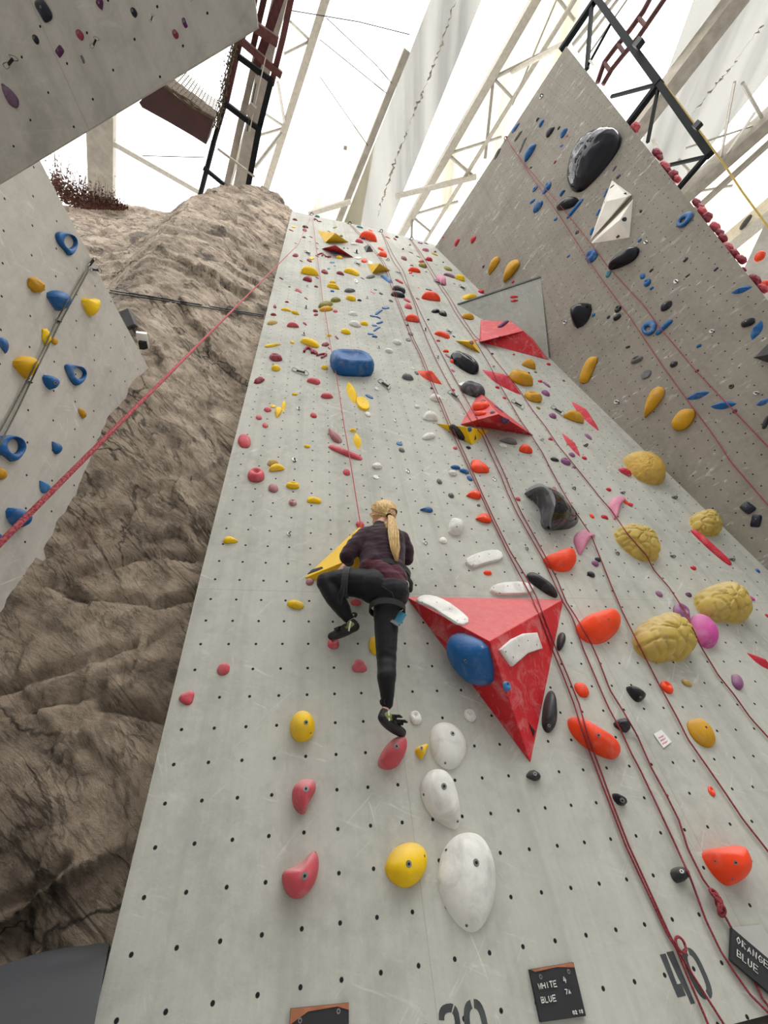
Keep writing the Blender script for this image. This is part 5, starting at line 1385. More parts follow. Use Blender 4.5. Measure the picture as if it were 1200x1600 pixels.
# holds on the volumes
for key, kind, c, x, y, L, S, a, lab in [
 ('V6','jug','orange',751.6,634,27,15,0,'upper orange hold on the red pyramid volume'),('V6','jug','orange',751,645.5,19,8,0,'lower orange hold on the red pyramid volume'),('V6','blob','grey',755,626.5,8,5,0,None),('V6','blob','grey',769.5,644,8,5,0,None),
 ('V6','blob','purple',779,639,11,12,0,'purple hold on the ridge of the red pyramid volume'),('V6','knob','plum',788,657,16,11,30,'dark dotted hold under the red pyramid volume'),
 ('V5','long','black',714.5,676,32,13,48,'black bar hold on the flat yellow volume'),('V5','blob','blue',734,671,6.5,8,0,'small blue dot hold on the flat yellow volume'),
 ('V7','blob','orange',745,535,8,10,0,None),('V7','blob','dusty',736.3,535,8.5,7,0,None),
 ('V10','jug','lightblue',792,1072.5,13,16,0,'small chalky blue knob on the red triangle right face'),
 ('V9','blob','yellow',556,834,15,9,-30,'yellow hold at the top of the yellow pointed volume'),
 ('V8','long','plum',786,506.5,20,6,-36,'dark purple bar hold on the red corner volume'),('V8','blob','black',781,526,4.5,2.6,0,None),
 ('G','drop','crimson',803.5,463.6,13,4.6,0,'upper of two crimson holds on the gusset panel'),('G','drop','crimson',804,469.6,12,4.4,0,'lower of two crimson holds on the gusset panel'),
 ('W1','blob','black',956.5,291.5,7,10,0,None),('W1','pyr','black',977,302,6,3,20,None),('W2','blob','black',975.5,342.5,8,7,0,None),('W2','pyr','black',965.5,369.5,6,4,-30,None),('W1','pyr','black',944.5,316,5,6,-60,None)]:
    pl = on(key, x, y); pl.tag = {'G': 'G', 'W1': 'R', 'W2': 'R'}.get(key, 'M')
    hold(pl, kind, c, x, y, L, S, a, lab)

SR = (680, 120, 4.446)
blk('R', *SR, [
 ('drop','blue',557,355,72,48,100),('long','grey',575,410,95,18,-55),('long','grey',605,475,125,18,-66),('long','grey',430,535,95,20,-63),('long','blue',735,322,62,26,-55),('long','black',710,295,38,16,-55),
 ('blob','black',795,380,90,40,-55),('blob','blue',890,390,82,34,-58),('blob','blue',652,525,146,46,-60,'blue slim hold left of the marked ropes, upper right wall'),('blob','black',665,630,18,16),('ring','blue',692,777,50,30,-75),('jug','blue',782,762,76,44,-45,'upper lump of the blue double hold beside the rope'),('blob','blue',758,796,44,30,-60,'lower lump of the blue double hold beside the rope'),
 ('blob','blue',710,900,102,50,-52),('blob','blue',675,865,44,30,-70),('long','blue',880,806,56,24,-58),('long','blue',970,915,180,26,-50,'long thin blue hold beside the marbled black hold'),
 ('blob','blue',835,990,30,22,-60),('blob','blue',875,480,26,18,-60),('blob','black',858,355,34,16,-70),('blob','maroon',915,412,18,14),('blob','maroon',832,592,28,14,-50),
 ('jug','blue',1085,1245,100,76,-50),('blob','blue',925,1246,26,20,-70),('blob','blue',1088,1070,52,24,-75),('long','black',983,1080,32,18,-40),
 ('drop','mustard',402,1312,146,54,118,'left of two slim yellow holds near the slab corner'),('drop','mustard',522,1346,186,78,120,'right of two slim yellow holds near the slab corner'),('blob','crimson',150,1150,62,24,-62),('blob','crimson',262,1130,58,30,-56),('blob','crimson',55,1113,18,14),
 ('blob','crimson',540,1425,22,20,0),('hanger','',300,740,30,26,-50),('hanger','',488,436,50,40,-50),('hanger','',738,140,44,32,-40),('pyr','plum',335,1318,28,14,-60),
])
SS = (900, 180, 4)
blk('R', *SS, [
 ('jug','teal',203,993,46,36,-20),('blob','blue',415,1006,38,34,-40),('jug','blue',445,1045,56,44,-35),('blob','blue',472,1081,30,18,-30),('ring','blue',680,650,132,66,-38,'blue loop hold alone near the right wall outer edge'),('shard','blue',1035,1091,136,40,-16,'blue curved blade hold touching the right wall edge'),
 ('long','plum',240,333,44,14,-52),('long','plum',265,383,40,16,-42),('blob','blue',397,782,32,18,-42),('hanger','',436,795,26,22,20),('long','black',685,903,40,16,-45),('blob','black',470,970,36,14,-40),('long','black',697,1003,38,12,-35),('long','navy',875,962,38,14,-35),('hanger','',625,1040,32,26,30),
 ('blob','black',405,600,18,22,60),('blob','black',565,1182,78,34,-24),('blob','plum',12,732,20,14,-30),
 ('long','blue',185,485,60,14,-68),('long','blue',140,605,56,16,-62),('long','blue',98,728,50,18,-76),
])
ST = (860, 420, 3.529)
blk('R', *ST, [
 ('blob','black',190,295,36,18,-50),('jug','black',372,221,46,34,-30),('blob','black',367,266,52,30,-28),('blob','navy',320,266,24,16,-40),('blob','blue',238,255,26,18,-30),('blob','black',637,204,74,46,-30),
 ('ring','blue',545,323,92,74,-40,'blue jug with a dark hole beside the right ropes'),('long','blue',625,321,124,32,-40,'blue bar hold right of the blue hole jug'),('long','blue',818,424,32,18,-25),('blob','black',427,431,28,14,-15),
 ('jug','grey',475,500,74,38,-20),('blob','black',680,525,48,32,-25),('slab','grey',527,582,66,42,-25),('blob','plum',808,563,24,20),('ring','black',998,648,32,24,-25),('shard','blue',812,699,134,38,-16,'blue wing-shaped hold above the oval yellow hold'),
 ('shard','blue',955,751,146,46,-6,'blue wing-shaped hold crossed by the right rope'),('shard','blue',1172,735,82,34,-28),('blob','plum',1017,785,28,24),('blob','black',1090,296,84,44,-18),('shard','blue',1138,340,118,52,-65,'blue blade hold beside the right photo edge, right wall'),('blob','black',1188,846,44,84,0,'black hold cut by the right photo edge, right wall'),
 ('long','mustard',208,555,170,66,-62,'slanting yellow bar hold, leftmost on the lower right wall'),('drop','mustard',565,735,196,78,118,'yellow club-shaped hold left of the oval yellow hold'),('blob','mustard',735,828,152,98,-56,'oval yellow hold beside the right wall rope'),
 ('hanger','',80,296,24,24,0),('hanger','',890,345,34,28,10),('hanger','',365,735,34,26,10),('hanger','',1135,686,40,28,15),
])
blk('R', *s375, [('block','navy',1082,576,86,62,38,'upper left of two black square holds low on the right wall'),('block','navy',1130,652,66,76,5,'lower right of two black square holds low on the right wall')])
# left wall
blk('L', *s3l, [
 ('knob','mustard',212,394,106,96,0,'knobbly mustard hold left of the blue pocketed jug'),('knob','yellow',268,698,88,90,30,'knobbly yellow hold behind the green rope'),('blob','mustard',318,722,46,46,0),('drop','blue',24,748,100,58,75,'blue hold with finger pockets at the left photo edge'),('knob','mustard',482,1143,72,42,65,'small knobbly yellow hold below the middle blue loop'),
])
blk('L', *s3, [('blob','mustard',6,270,56,54,0,'mustard knob at the left photo edge below the big loop'),('drop','blue',263,145,66,50,235,'small blue teardrop right of the largest blue loop'),('drop','lightblue',205,328,66,52,235,'pale blue teardrop hold just above the red rope'),('blob','blue',-2,572,26,44,0)])
# overhang
blk('U', 0, 0, 3, [
 ('long','navy',205,48,120,62,68,'long black hold, largest on the overhanging wall'),('drop','plum',470,20,64,34,70),('blob','navy',628,58,52,26,62),('blob','maroon',375,163,58,30,55),('long','plum',865,107,52,20,72),('blob','maroon',822,160,48,26,58),('blob','navy',168,184,52,26,58),
 ('block','plum',280,240,52,40,55),('long','grey',388,278,42,12,66),('drop','plum',45,447,136,50,236,'purple pointed hold at the left edge of the overhang'),
 ('quick','',75,305,76,44,-30),('quick','',465,216,56,40,-40),('quick','',730,104,36,34,-40),('quick','',920,12,34,34,-30),
])
# red holds bolted to the far face of the right wall, seen past its edge
PB = Plane(PR.p0 - PR.n * 1.15, PR.n); PB.tag = 'B'
EDGE = [(370,78,60,70),(503,238,64,50),(520,262,50,40),(555,318,66,56),(572,345,50,44),(606,378,64,70),(628,402,50,50),(752,548,60,50),(778,575,56,44),(788,605,70,60),(820,640,60,70),(800,632,50,40),(868,700,70,60),(898,735,56,50),(915,772,60,60),(950,830,80,60),(985,868,60,60),(1035,905,60,56),(1015,890,40,40),(1048,966,36,24),(1120,1030,90,60),(1165,1085,70,60)]
for i, (x, y, L, S) in enumerate(EDGE):
    hold(PB, 'knob', 'maroon' if i % 3 else 'red', 900 + x / 4 + .5, 180 + y / 4 - .5, L / 4 * 1.1, S / 4 * 1.1, 45, bolt=False, kout=1.1)
PB.tag = 'B'
hold(PB, 'blob', 'orange', 1187, 400, 22, 15, -25, 'orange hold on the wall beyond the right wall edge')
hold(PB, 'blob', 'orange', 1196, 443, 16, 12, 10, 'orange hold beyond the edge at the right photo margin')
# ------------------------------------------------------------------ ropes
def scene_bvh(pls):
    V = []; F = []
    for h in HOLDS:
        if h['pl'] not in pls or h['o'].type != 'MESH': continue
        if h['kind'] not in ('volume', 'poly') and h['L'] < 9: continue
        o = h['o']; n0 = len(V); org = o.location
        V += [tuple(fromW(v.co + org)) for v in o.data.vertices]; F += [tuple(i + n0 for i in p.vertices) for p in o.data.polygons]
    return BVHTree.FromPolygons(V, F)
bvM = scene_bvh(('M', 'G')); bvR = scene_bvh(('R', 'G'))
def ropemat(name, a, b):
    if name in MATS: return MATS[name]
    m, nt, bs, N, L = newmat(name)
    co = texco(nt)
    n = noise_n(nt, co, 220, 2); n2 = noise_n(nt, co, 1.5, 3)
    c = ramp(nt, n, [(.42, lin(a)), (.62, lin(b))])
    L.new(mixc(nt, mth(nt, 'MULTIPLY', n2, .3), c, lin(tuple(v * .7 for v in a))), bs.inputs['Base Color']); bs.inputs['Roughness'].default_value = .8
    bump(nt, bs, n, .4, .002); MATS[name] = m
    return m
m_rope = ropemat('red_rope', (142, 34, 46), (196, 88, 92))
m_rope_d = ropemat('dark_red_rope', (116, 28, 38), (172, 68, 74))
RR = .032
def drape(pts, plane, bv, off=.09):
    P = np.array(pts, float)
    d = np.r_[0, np.cumsum(np.hypot(*np.diff(P, axis=0).T))]
    n = max(8, int(d[-1] / 9)); t = np.linspace(0, d[-1], n)
    Q = np.c_[np.interp(t, d, P[:, 0]), np.interp(t, d, P[:, 1])]
    K = []
    for x, y in Q:
        r = ray(x, y); base = plane.hit(x, y, off); k = np.linalg.norm(base - CC)
        loc, nn, i, dist = bv.ray_cast(Vector(CC), Vector(r))
        if loc is not None: k = min(k, dist - off)
        K.append(1.0 / k)
    K = np.array(K)
    for _ in range(3):   # keep in front while smoothing
        S_ = K.copy(); S_[1:-1] = (K[:-2] + 2 * K[1:-1] + K[2:]) / 4; K = np.maximum(K, S_)
    return [CC + ray(x, y) / k for (x, y), k in zip(Q, K)]
def rope(name, strands, plane, bv, label, mat, knot=None, r=RR, off=.09, group='top ropes'):
    mb = MB(); allp = []
    for s in strands:
        P = drape(s, plane, bv, off); allp.append(P)
        mb.tube(P, r, 7)
    o = mb.build(name, mat, smooth=True); tag(o, label, 'rope', group)
    if knot is not None:
        kx, ky, kr, kind = knot
        pl0 = plane.hit(kx, ky, off + .06); sc_ = kr / (FPX / depth(pl0)); e1 = nrm(plane.hit(kx + 4, ky) - plane.hit(kx, ky)); e2 = np.cross(plane.n, e1)
        mb = MB()
        if kind == 'loop':
            mb.tube([pl0 + e1 * sc_ * math.cos(t) + e2 * sc_ * math.sin(t) + plane.n * .05 * math.sin(t / 2) for t in np.linspace(0, 2 * math.pi, 21)], r * 1.15, 8)
        else:
            d1 = nrm(plane.hit(kx + 4, ky + 10) - plane.hit(kx, ky)); d2 = np.cross(plane.n, d1)
            mb.tube([pl0 + d1 * sc_ * 1.7 * math.sin(t) + d2 * sc_ * .75 * math.sin(2 * t) + plane.n * (.06 + .07 * math.cos(2 * t + .6)) for t in np.linspace(0, 2 * math.pi, 41)], r * 1.3, 8)
            mb.tube([pl0 + d1 * sc_ * (1.35 * math.sin(t) + .25) + d2 * sc_ * .55 * math.sin(2 * t + .4) + plane.n * (.1 + .06 * math.cos(2 * t)) for t in np.linspace(0, 2 * math.pi, 41)], r * 1.2, 8)
        mb.build('knot', mat, o, smooth=True)
    return o
A2 = [(591, 362), (571.7, 376)]
R2a = [(547, 352), (560, 365), (571.7, 378), (583, 391.7), (596.7, 408), (605, 426.7), (613, 453), (621.7, 476.7), (630, 497), (643, 530), (655, 553), (666.7, 583), (678, 610), (686.7, 630), (700, 663), (710, 683), (729, 724.5), (748.5, 768), (768, 811), (792, 861), (813, 900), (830, 932), (846, 970), (865, 1020), (879, 1053), (897, 1100), (914, 1155), (931, 1200), (953, 1257), (978, 1322), (1010, 1390), (1043, 1460), (1058, 1484), (1072, 1520), (1104, 1594), (1112, 1615)]
R2b = [(548, 351), (562, 364), (575, 378), (586, 391), (599.5, 408), (608, 427), (616, 453), (625, 477), (634, 497), (646.5, 530), (658.5, 553), (670.5, 583), (681.5, 610), (690.5, 630), (704, 663), (714, 683), (733, 724), (752, 768), (772, 811), (797, 861), (821, 900), (838, 932), (852, 970), (869, 1014), (886, 1053), (905, 1100), (920, 1155), (937, 1200), (955, 1250), (982, 1320), (1015, 1392), (1046, 1460), (1062, 1490), (1084, 1526), (1129, 1597), (1142, 1616)]
rope('climbing_rope', [R2a, R2b], PM, bvM, 'dark red doubled rope ending in a small loop above the stencilled 40', m_rope_d, (1062.5, 1476, 8.5, 'loop'))
R3a = [(596, 364), (601, 375), (608, 395), (615, 410), (623, 420), (632, 440), (640, 455), (648, 475), (655, 500), (667, 530), (680, 560), (693, 585), (705, 607), (720, 630), (733, 653), (745, 670), (754, 680), (766, 708), (784, 746), (793, 770), (808, 802), (830, 841), (849, 874), (866, 911), (880, 941), (895, 966), (911, 1013), (928, 1053), (950, 1104), (970, 1141), (987, 1178), (999, 1200), (1027, 1259), (1055, 1319), (1078, 1370), (1103, 1438), (1126, 1486), (1146, 1517), (1172, 1554), (1200, 1582), (1240, 1612)]
R3b = [(597, 364), (605, 378), (613, 396), (623, 412), (631, 424), (640, 452), (650, 473), (662.5, 500), (677, 528), (690, 553), (703, 578), (718, 605), (732, 630), (745, 653), (757, 677), (772, 706), (789, 742), (800, 770), (815, 802), (835, 838), (853, 871), (871, 906), (885, 941), (900, 964), (922, 1002), (936, 1033), (953, 1078), (973, 1110), (996, 1150), (1018, 1200), (1041, 1242), (1061, 1282), (1075, 1327), (1098, 1373), (1116, 1398), (1120, 1418), (1132, 1430), (1155, 1472), (1174, 1520), (1191, 1560), (1225, 1602)]
rope('climbing_rope', [R3a, R3b], PM, bvM, 'dark red doubled rope with a figure-eight knot above the askew board', m_rope_d, (1119, 1410, 9, 'eight'))
R4a = [(641, 374), (652, 391), (665, 413), (678, 435), (688, 450), (700, 467), (711, 488), (724, 507), (734, 520), (750, 545), (765, 570), (778, 598), (785, 608), (800, 634), (814, 658), (830, 680), (848, 708), (862, 736), (878, 765), (886, 779), (908, 813), (923, 835), (938, 872), (955, 915), (973, 957), (1001, 1013), (1030, 1070), (1058, 1121), (1075, 1155), (1105, 1198), (1132, 1237), (1160, 1279), (1200, 1330), (1300, 1455)]
R4b = [(642, 374), (655, 391), (669, 413), (682, 434), (693, 450), (704, 466), (716, 487), (730, 507), (740, 523), (757, 538), (772, 560), (788, 580), (812, 610), (830, 638), (852, 666), (872, 696), (892, 720), (916, 750), (938, 778), (955, 797), (981, 835), (1011, 869), (1021, 890), (1045, 917), (1072, 958), (1095, 1010), (1123, 1056), (1146, 1084), (1172, 1121), (1200, 1152), (1310, 1275)]
rope('climbing_rope', [R4a, R4b], PM, bvM, 'dark red doubled rope that splits into the two rightmost lines on the slab', m_rope_d)
S1 = [(790, 214), (793, 219), (815, 253), (837, 286), (860, 316), (882, 349), (905, 385), (939, 435), (985, 497), (1036, 573), (1081, 635), (1109, 672), (1143, 723), (1175, 760), (1200, 789), (1330, 950)]
S2 = [(791, 214), (799, 230), (842, 283), (882, 329), (925, 383), (950, 417), (1008, 480), (1030, 511), (1087, 579), (1143, 638), (1200, 698), (1330, 840)]
rope('climbing_rope', [S1, S2], PR, bvR, 'thin red doubled rope hanging down the right wall', m_rope, off=.12)
# grey-green rope on the left wall
bvL = scene_bvh(('L',))
G1 = [(135, 420), (117, 451), (87, 503), (68, 545), (41, 597), (17, 643), (-7, 686), (-19, 710)]
G2 = [(139, 421), (123, 451), (93, 506), (76, 540), (51, 590), (27, 641), (2, 690), (-10, 714)]
rope('climbing_rope', [G1, G2], PL, bvL, 'grey-green doubled rope hanging from the top edge of the left wall', ropemat('green_rope', (78, 80, 64), (128, 128, 108)), r=.028, off=.12)
hold('L', 'quick', '', 138.5, 410, 18, 12, -62, 'steel pulley hook at the head of the grey-green rope')
hold('L', 'quick', '', 145, 422, 14, 8, 10, 'small steel shackle beside the head of the grey-green rope')
hold('L', 'hanger', '', 89, 502, 9, 7, 20, 'bolt hanger behind the middle of the grey-green rope')
hold('L', 'hanger', '', 43, 597, 10, 8, 20, 'bolt hanger below the big yellow triangular hold')
# anchors at the slab top
for k, (x, y, nm) in enumerate([(485.5, 336, 'top anchor chain at the top left corner of the slab'), (545, 350, 'top anchor chain right of the yellow diamond volume'), (594, 362.5, 'top anchor chain in the middle of the slab top edge'), (641.5, 374.5, 'top anchor chain nearest the right wall')]):
    hold('M', 'hanger', '', x, y, 9, 6, 10, nm)
# the climber's rope: up to the anchor, then down to the belayer at the left
anc = un(486, 337, .35)
# ------------------------------------------------------------------ boards, tag and stencils
m_board = plain('chalkboard_black', (38, 38, 42), .6, 0, .15)
m_chalk = plain('chalk_paint', (214, 212, 206), .9, 0, .05)
GL = {'W': [[(0, 1), (.25, 0), (.5, .7), (.75, 0), (1, 1)]], 'H': [[(0, 0), (0, 1)], [(1, 0), (1, 1)], [(0, .5), (1, .5)]], 'I': [[(.5, 0), (.5, 1)]], 'T': [[(0, 1), (1, 1)], [(.5, 1), (.5, 0)]],
      'E': [[(1, 0), (0, 0), (0, 1), (1, 1)], [(0, .5), (.8, .5)]], 'B': [[(0, 0), (0, 1), (.8, .9), (.8, .6), (0, .5), (.9, .4), (.9, .1), (0, 0)]], 'L': [[(0, 1), (0, 0), (.8, 0)]], 'U': [[(0, 1), (0, .2), (.4, 0), (.8, .2), (.8, 1)]],
      '4': [[(.3, 1), (0, .4), (.9, .4)], [(.6, .8), (.6, 0)]], '7': [[(0, 1), (.9, 1), (.3, 0)]], 'A': [[(0, 0), (.4, .8), (.8, 0)], [(.15, .3), (.65, .3)]], '0': [[(.4, 1), (.05, .7), (.05, .3), (.4, 0), (.75, .3), (.75, .7), (.4, 1)]],
      '2': [[(0, .8), (.4, 1), (.8, .75), (0, 0), (.9, 0)]], '1': [[(.4, 0), (.4, 1), (.1, .8)]], '8': [[(.4, .5), (0, .8), (.4, 1), (.8, .8), (.4, .5), (0, .2), (.4, 0), (.8, .2), (.4, .5)]],
      'G': [[(.9, .85), (.4, 1), (0, .5), (.4, 0), (.9, .2), (.9, .5), (.5, .5)]], '6': [[(.8, 1), (.2, .6), (0, .25), (.4, 0), (.8, .25), (.5, .5), (.1, .4)]], 'N': [[(0, 0), (0, 1), (.8, 0), (.8, 1)]], 'O': [[(.4, 1), (0, .5), (.4, 0), (.85, .5), (.4, 1)]], 'R': [[(0, 0), (0, 1), (.8, .8), (0, .5), (.8, 0)]]}
def board(corners, texts, label, thick=.1, wood=None, screws=(), lift=.0):
    """corners in slab coordinates: top-left, top-right, bottom-right, bottom-left"""
    c = [np.array([p[0], p[1], lift]) for p in corners]
    root = thing('chalkboard', np.mean(c, 0), label, 'chalkboard', 'route boards')
    mb = MB(); mb.prism(c, (0, 0, thick)); b = mb.build('panel', m_board, root)
    tl_, tr_, br_, bl_ = [p + np.array([0, 0, thick + .006]) for p in c]
    def at(u, v): return (tl_ * (1 - u) + tr_ * u) * (1 - v) + (bl_ * (1 - u) + br_ * u) * v
    if wood:
        mb = MB(); mb.prism([at(*q) for q in wood], (0, 0, .012)); mb.build('bare_edge', plain('bare_plywood', (172, 110, 76), .8, 0, .25), root, label='worn bare wood edge')
    for k, (txt, u, v, w, h) in enumerate(texts):
        mb = MB(); x = 0
        for ch in txt:
            if ch != ' ':
                for st in GL[ch]:
                    P = [at(u + (x + px_ * .75) * w, v - (py - .0) * h) + np.array([0, 0, .012]) for px_, py in st]
                    mb.tube(P, .013, 5)
            x += 1
        mb.build('lettering', m_chalk, root, label='chalk writing ' + txt)
    for u, v in screws:
        bolt_part(root, at(u, v), np.array([0, 0, 1.0]), .055)
    return root
board([(7.99, -.42), (9.31, -.44), (9.22, -1.36), (7.95, -1.30)], [('WHITE', .10, .40, .085, .11), ('4', .68, .36, .08, .12), ('BLUE', .10, .66, .085, .11), ('7A', .66, .57, .07, .09), ('02', .72, .94, .055, .06), ('18', .86, .94, .05, .06)],
      'black chalkboard reading WHITE 4 and BLUE 7A, bottom middle', wood=[(.02, .0), (.98, .0), (.99, .1), (.6, .035), (.1, .06)], screws=[(.2, .17), (.84, .16)])
board([(1.78, -.30), (3.15, -.38), (3.1, -1.3), (1.72, -1.25)], [], 'black chalkboard cut by the bottom photo edge, left of the others', wood=[(0, 0), (1, 0), (1, .12), (.8, .04), (.3, .07), (0, .25)], screws=[(.17, .2), (.82, .12)])
c3 = [un(1136, 1450)[:2], un(1204, 1508)[:2], un(1204, 1558)[:2], un(1134, 1500)[:2]]
e3 = (c3[1] - c3[0]) * .75
c3[1] = c3[1] + e3; c3[2] = c3[2] + e3
board(c3, [('ORANGE', .06, .34, .07, .20), ('BLUE', .07, .74, .07, .2), ('6', .52, .3, .05, .18), ('6A', .50, .66, .05, .18), ('01', .50, .95, .035, .1)], 'black chalkboard hanging askew beneath the knotted rope, bottom right', lift=.10)
mb = MB(); mb.prism([un(*q_, .04) for q_ in [(1140, 1449), (1188, 1444), (1204, 1470), (1215, 1520), (1196, 1502)]], (0, 0, .04))
tag(mb.build('backing_plate', plain('bare_aluminium', (196, 194, 188), .35, .6, .05)), 'pale metal plate behind the askew chalkboard', 'plate')
# stencilled line numbers: paint on the slab
m_sten = plain('stencil_paint', (74, 76, 78), .85, 0, .25, 14)
def paint(pieces, label):
    mb = MB()
    for P in pieces: mb.prism([(x, y, .004) for x, y in P], (0, 0, .003))
    tag(mb.build('stencil_number', m_sten), label, 'stencilled number', 'stencilled line numbers')
def arc(cx, cy, rx, ry, w, a0, a1, n=12, sq=.75):
    a = np.radians(np.linspace(a0, a1, n)); f = lambda t, rx, ry: (cx + rx * math.copysign(abs(math.cos(t)) ** sq, math.cos(t)), cy + ry * math.copysign(abs(math.sin(t)) ** sq, math.sin(t)))
    return [f(t, rx, ry) for t in a] + [f(t, rx - w, ry - w) for t in a[::-1]]
paint([[(12.12, -1.42), (12.40, -1.42), (12.40, -1.2), (12.27, -1.2), (12.30, -.62), (12.10, -.62)], [(12.42, -.6), (12.62, -.6), (12.62, -1.58), (12.42, -1.58)]][:1] +
      [[(12.34, -.60), (12.58, -.60), (12.58, -1.58), (12.44, -1.58), (12.44, -1.42), (12.38, -1.1)]] +
      [arc(13.04, -1.08, .29, .49, .15, 95, 262), arc(13.04, -1.08, .29, .49, .15, -82, 85)], 'grey stencilled number 40 on the slab foot')
paint([arc(5.62, -.98, .27, .27, .14, 60, 175, 8), arc(5.62, -.98, .27, .27, .14, -80, 50, 8), arc(5.62, -1.42, .29, .27, .14, -120, 60, 8)] + [arc(6.28, -1.18, .30, .46, .15, 95, 262), arc(6.28, -1.18, .30, .46, .15, -82, 85)],
      'grey stencilled number cut by the bottom photo edge')
t = PM.hit(1034, 1154, .03); root = thing('route_tag', t, 'small white square route tag with pink writing, right slab', 'tag')
mb = MB(); mb.prism([PM.hit(860 + x / 3.529, 900 + y / 3.529, .02) for x, y in [(567, 872), (610, 848), (666, 915), (622, 950)]], (0, 0, .03)); mb.build('card', plain('white_card', (232, 230, 226), .6, 0, .03), root)
mb = MB()
for x0, y0 in ((596, 893), (606, 908), (617, 925)):
    mb.tube([PM.hit(860 + (x0 + i * 4.5) / 3.529, 900 + (y0 - i * 2.2 + (6 if i % 2 else -4)) / 3.529, .055) for i in range(7)], .012, 4)
mb.build('handwriting', plain('pink_pen', (206, 110, 128), .7), root)
# dry bush on the rock edge behind the left wall
rnd = random.Random(8); bp = fromW(W(un(120, 300, -5.0)))
root = thing('dry_bush', bp, 'dry brown-red bush on the rock edge under the overhang', 'bush'); mb = MB(); mt = MB()
for k in range(4200):
    t = rnd.random(); x = 82 + 110 * t + rnd.gauss(0, 5); yb = np.interp(t, [0, .2, .45, 1], [284, 312, 320, 322]); hgt = np.interp(t, [0, .2, .5, 1], [34, 52, 40, 9])
    y = yb - abs(rnd.gauss(0, .40)) * hgt + 6; p = un(x, y, -4.5 - rnd.random() * 3); r = px_r(p, rnd.uniform(2.4, 5.6))
    a = nrm([rnd.gauss(0, 1) for _ in range(3)]); b = nrm(np.cross(a, [rnd.gauss(0, 1), 1, .3]))
    mb.add([p + a * r, p + b * r * .5, p - a * r, p - b * r * .5], [(0, 1, 2, 3)])
for k in range(60):
    t = rnd.random(); x = 85 + 100 * t; y = np.interp(t, [0, .4, 1], [270, 314, 322]); p = un(x, y, -6); q_ = un(x + rnd.uniform(-12, 16), y - rnd.uniform(15, 75) * (1 - .6 * t), -5)
    mt.tube([p, (p + q_) / 2 + np.array([rnd.gauss(0, .3), 0, rnd.gauss(0, .3)]), q_], px_r(p, .9), 4)
mb.build('foliage', plain('dry_leaf', (96, 58, 44), .85, 0, .5, 30), root)['kind'] = 'stuff'
mt.build('twigs', plain('dry_twig', (74, 54, 40), .9), root)['kind'] = 'stuff'
rnd2 = random.Random(3); mb = MB()
for k in range(420):
    t = rnd2.random(); x = 70 + 120 * t + rnd2.gauss(0, 6); y = np.interp(t, [0, 1], [248, 316]) - abs(rnd2.gauss(0, 22)); p = un(x, y, -6); r = px_r(p, rnd2.uniform(1, 2.6))
    a = nrm([rnd2.gauss(0, 1) for _ in range(3)]); b = nrm(np.cross(a, [1, .2, .3])); mb.add([p + a * r, p + b * r * .6, p - a * r, p - b * r * .6], [(0, 1, 2, 3)])
mb.build('green_shoots', plain('green_shoot', (132, 128, 62), .8, 0, .4, 30), root)['kind'] = 'stuff'
# lamps and cables fixed to the rock beside the left wall
p = rockhit(201, 499, .7); sc_ = depth(p) / FPX; mb = MB()
d2 = RC[0]; d1 = nrm(-RC[1] - .42 * RC[0]); d2 = nrm(RC[0] - d1 * (RC[0] @ d1)); mb.box(p, d1 * 13 * sc_, d2 * 7.5 * sc_, RC[2] * 5 * sc_)
o = tag(mb.build('loudspeaker', plain('speaker_grey', (92, 92, 92), .6)), 'dark grey loudspeaker box on the rock beside the left wall', 'loudspeaker')
mb = MB(); mb.bar(p - d1 * 13 * sc_, p - d1 * 24 * sc_ + d2 * 2 * sc_, .14, .14, (0, 0, 1)); mb.build('bracket', darksteel(), o)
p = rockhit(225, 542, .9); sc_ = depth(p) / FPX; root = thing('flood_light', p, 'white flood light low on the rock beside the left wall', 'lamp'); mb = MB()
mb.prism([p + np.array([x, y, 0]) * sc_ * 1.1 for x, y in ((-7, 3), (6, 4), (8, -3), (-6, -3))], (0, 0, 1.0)); mb.build('housing', plain('white_housing', (228, 226, 220), .4), root)
mb = MB(); mb.prism([p + np.array([x, y - 6, .1]) * sc_ * 1.1 for x, y in ((-4, 3), (6, 3), (3, -3), (-3, -4))], (0, 0, .5)); mb.build('bracket', darksteel(), root)
mb = MB(); mb.tube([rockhit(x, y, .35) for x, y in [(172 + 10 * i, 453 + i * 1.65) for i in range(25)]], .07, 5); mb.tube([rockhit(x, y, .35) for x, y in [(172 + 10 * i, 456.5 + i * 1.6) for i in range(25)]], .06, 5)
tag(mb.build('cable', darksteel()), 'dark twin cable strung across the rock face', 'cable')
# grey sloping pad at the foot of the rock
mb = MB(); z1 = 1.0
pts = [wz(-90, 1524, z1), wz(0, 1509, z1), wz(60, 1489, z1), wz(120, 1477, z1), wz(172, 1468, z1)]
foot = [(-2.55, -2.4, -.3)]
f2 = hit(140, 1640, UP, UP * z1); f3 = hit(-120, 1640, UP, UP * z1)
mb.prism(pts + [f2, f3], -UP * .8); tag(mb.build('ground_pad', plain('pad_grey_vinyl', (74, 76, 80), .6, 0, .1, 2)), 'dark grey padded step at the foot of the rock', 'pad')
# kerb of the slab
mb = MB(); mb.bar((-2.5, -2.3, -.35), (33, -2.3, -.35), .6, .5, (0, 0, 1)); o = mb.build('trim_1', plain('kerb_dark', (70, 62, 56), .9, 0, .3, 4)); o['kind'] = 'structure'; o['label'] = 'dark kerb under the foot of the slab'
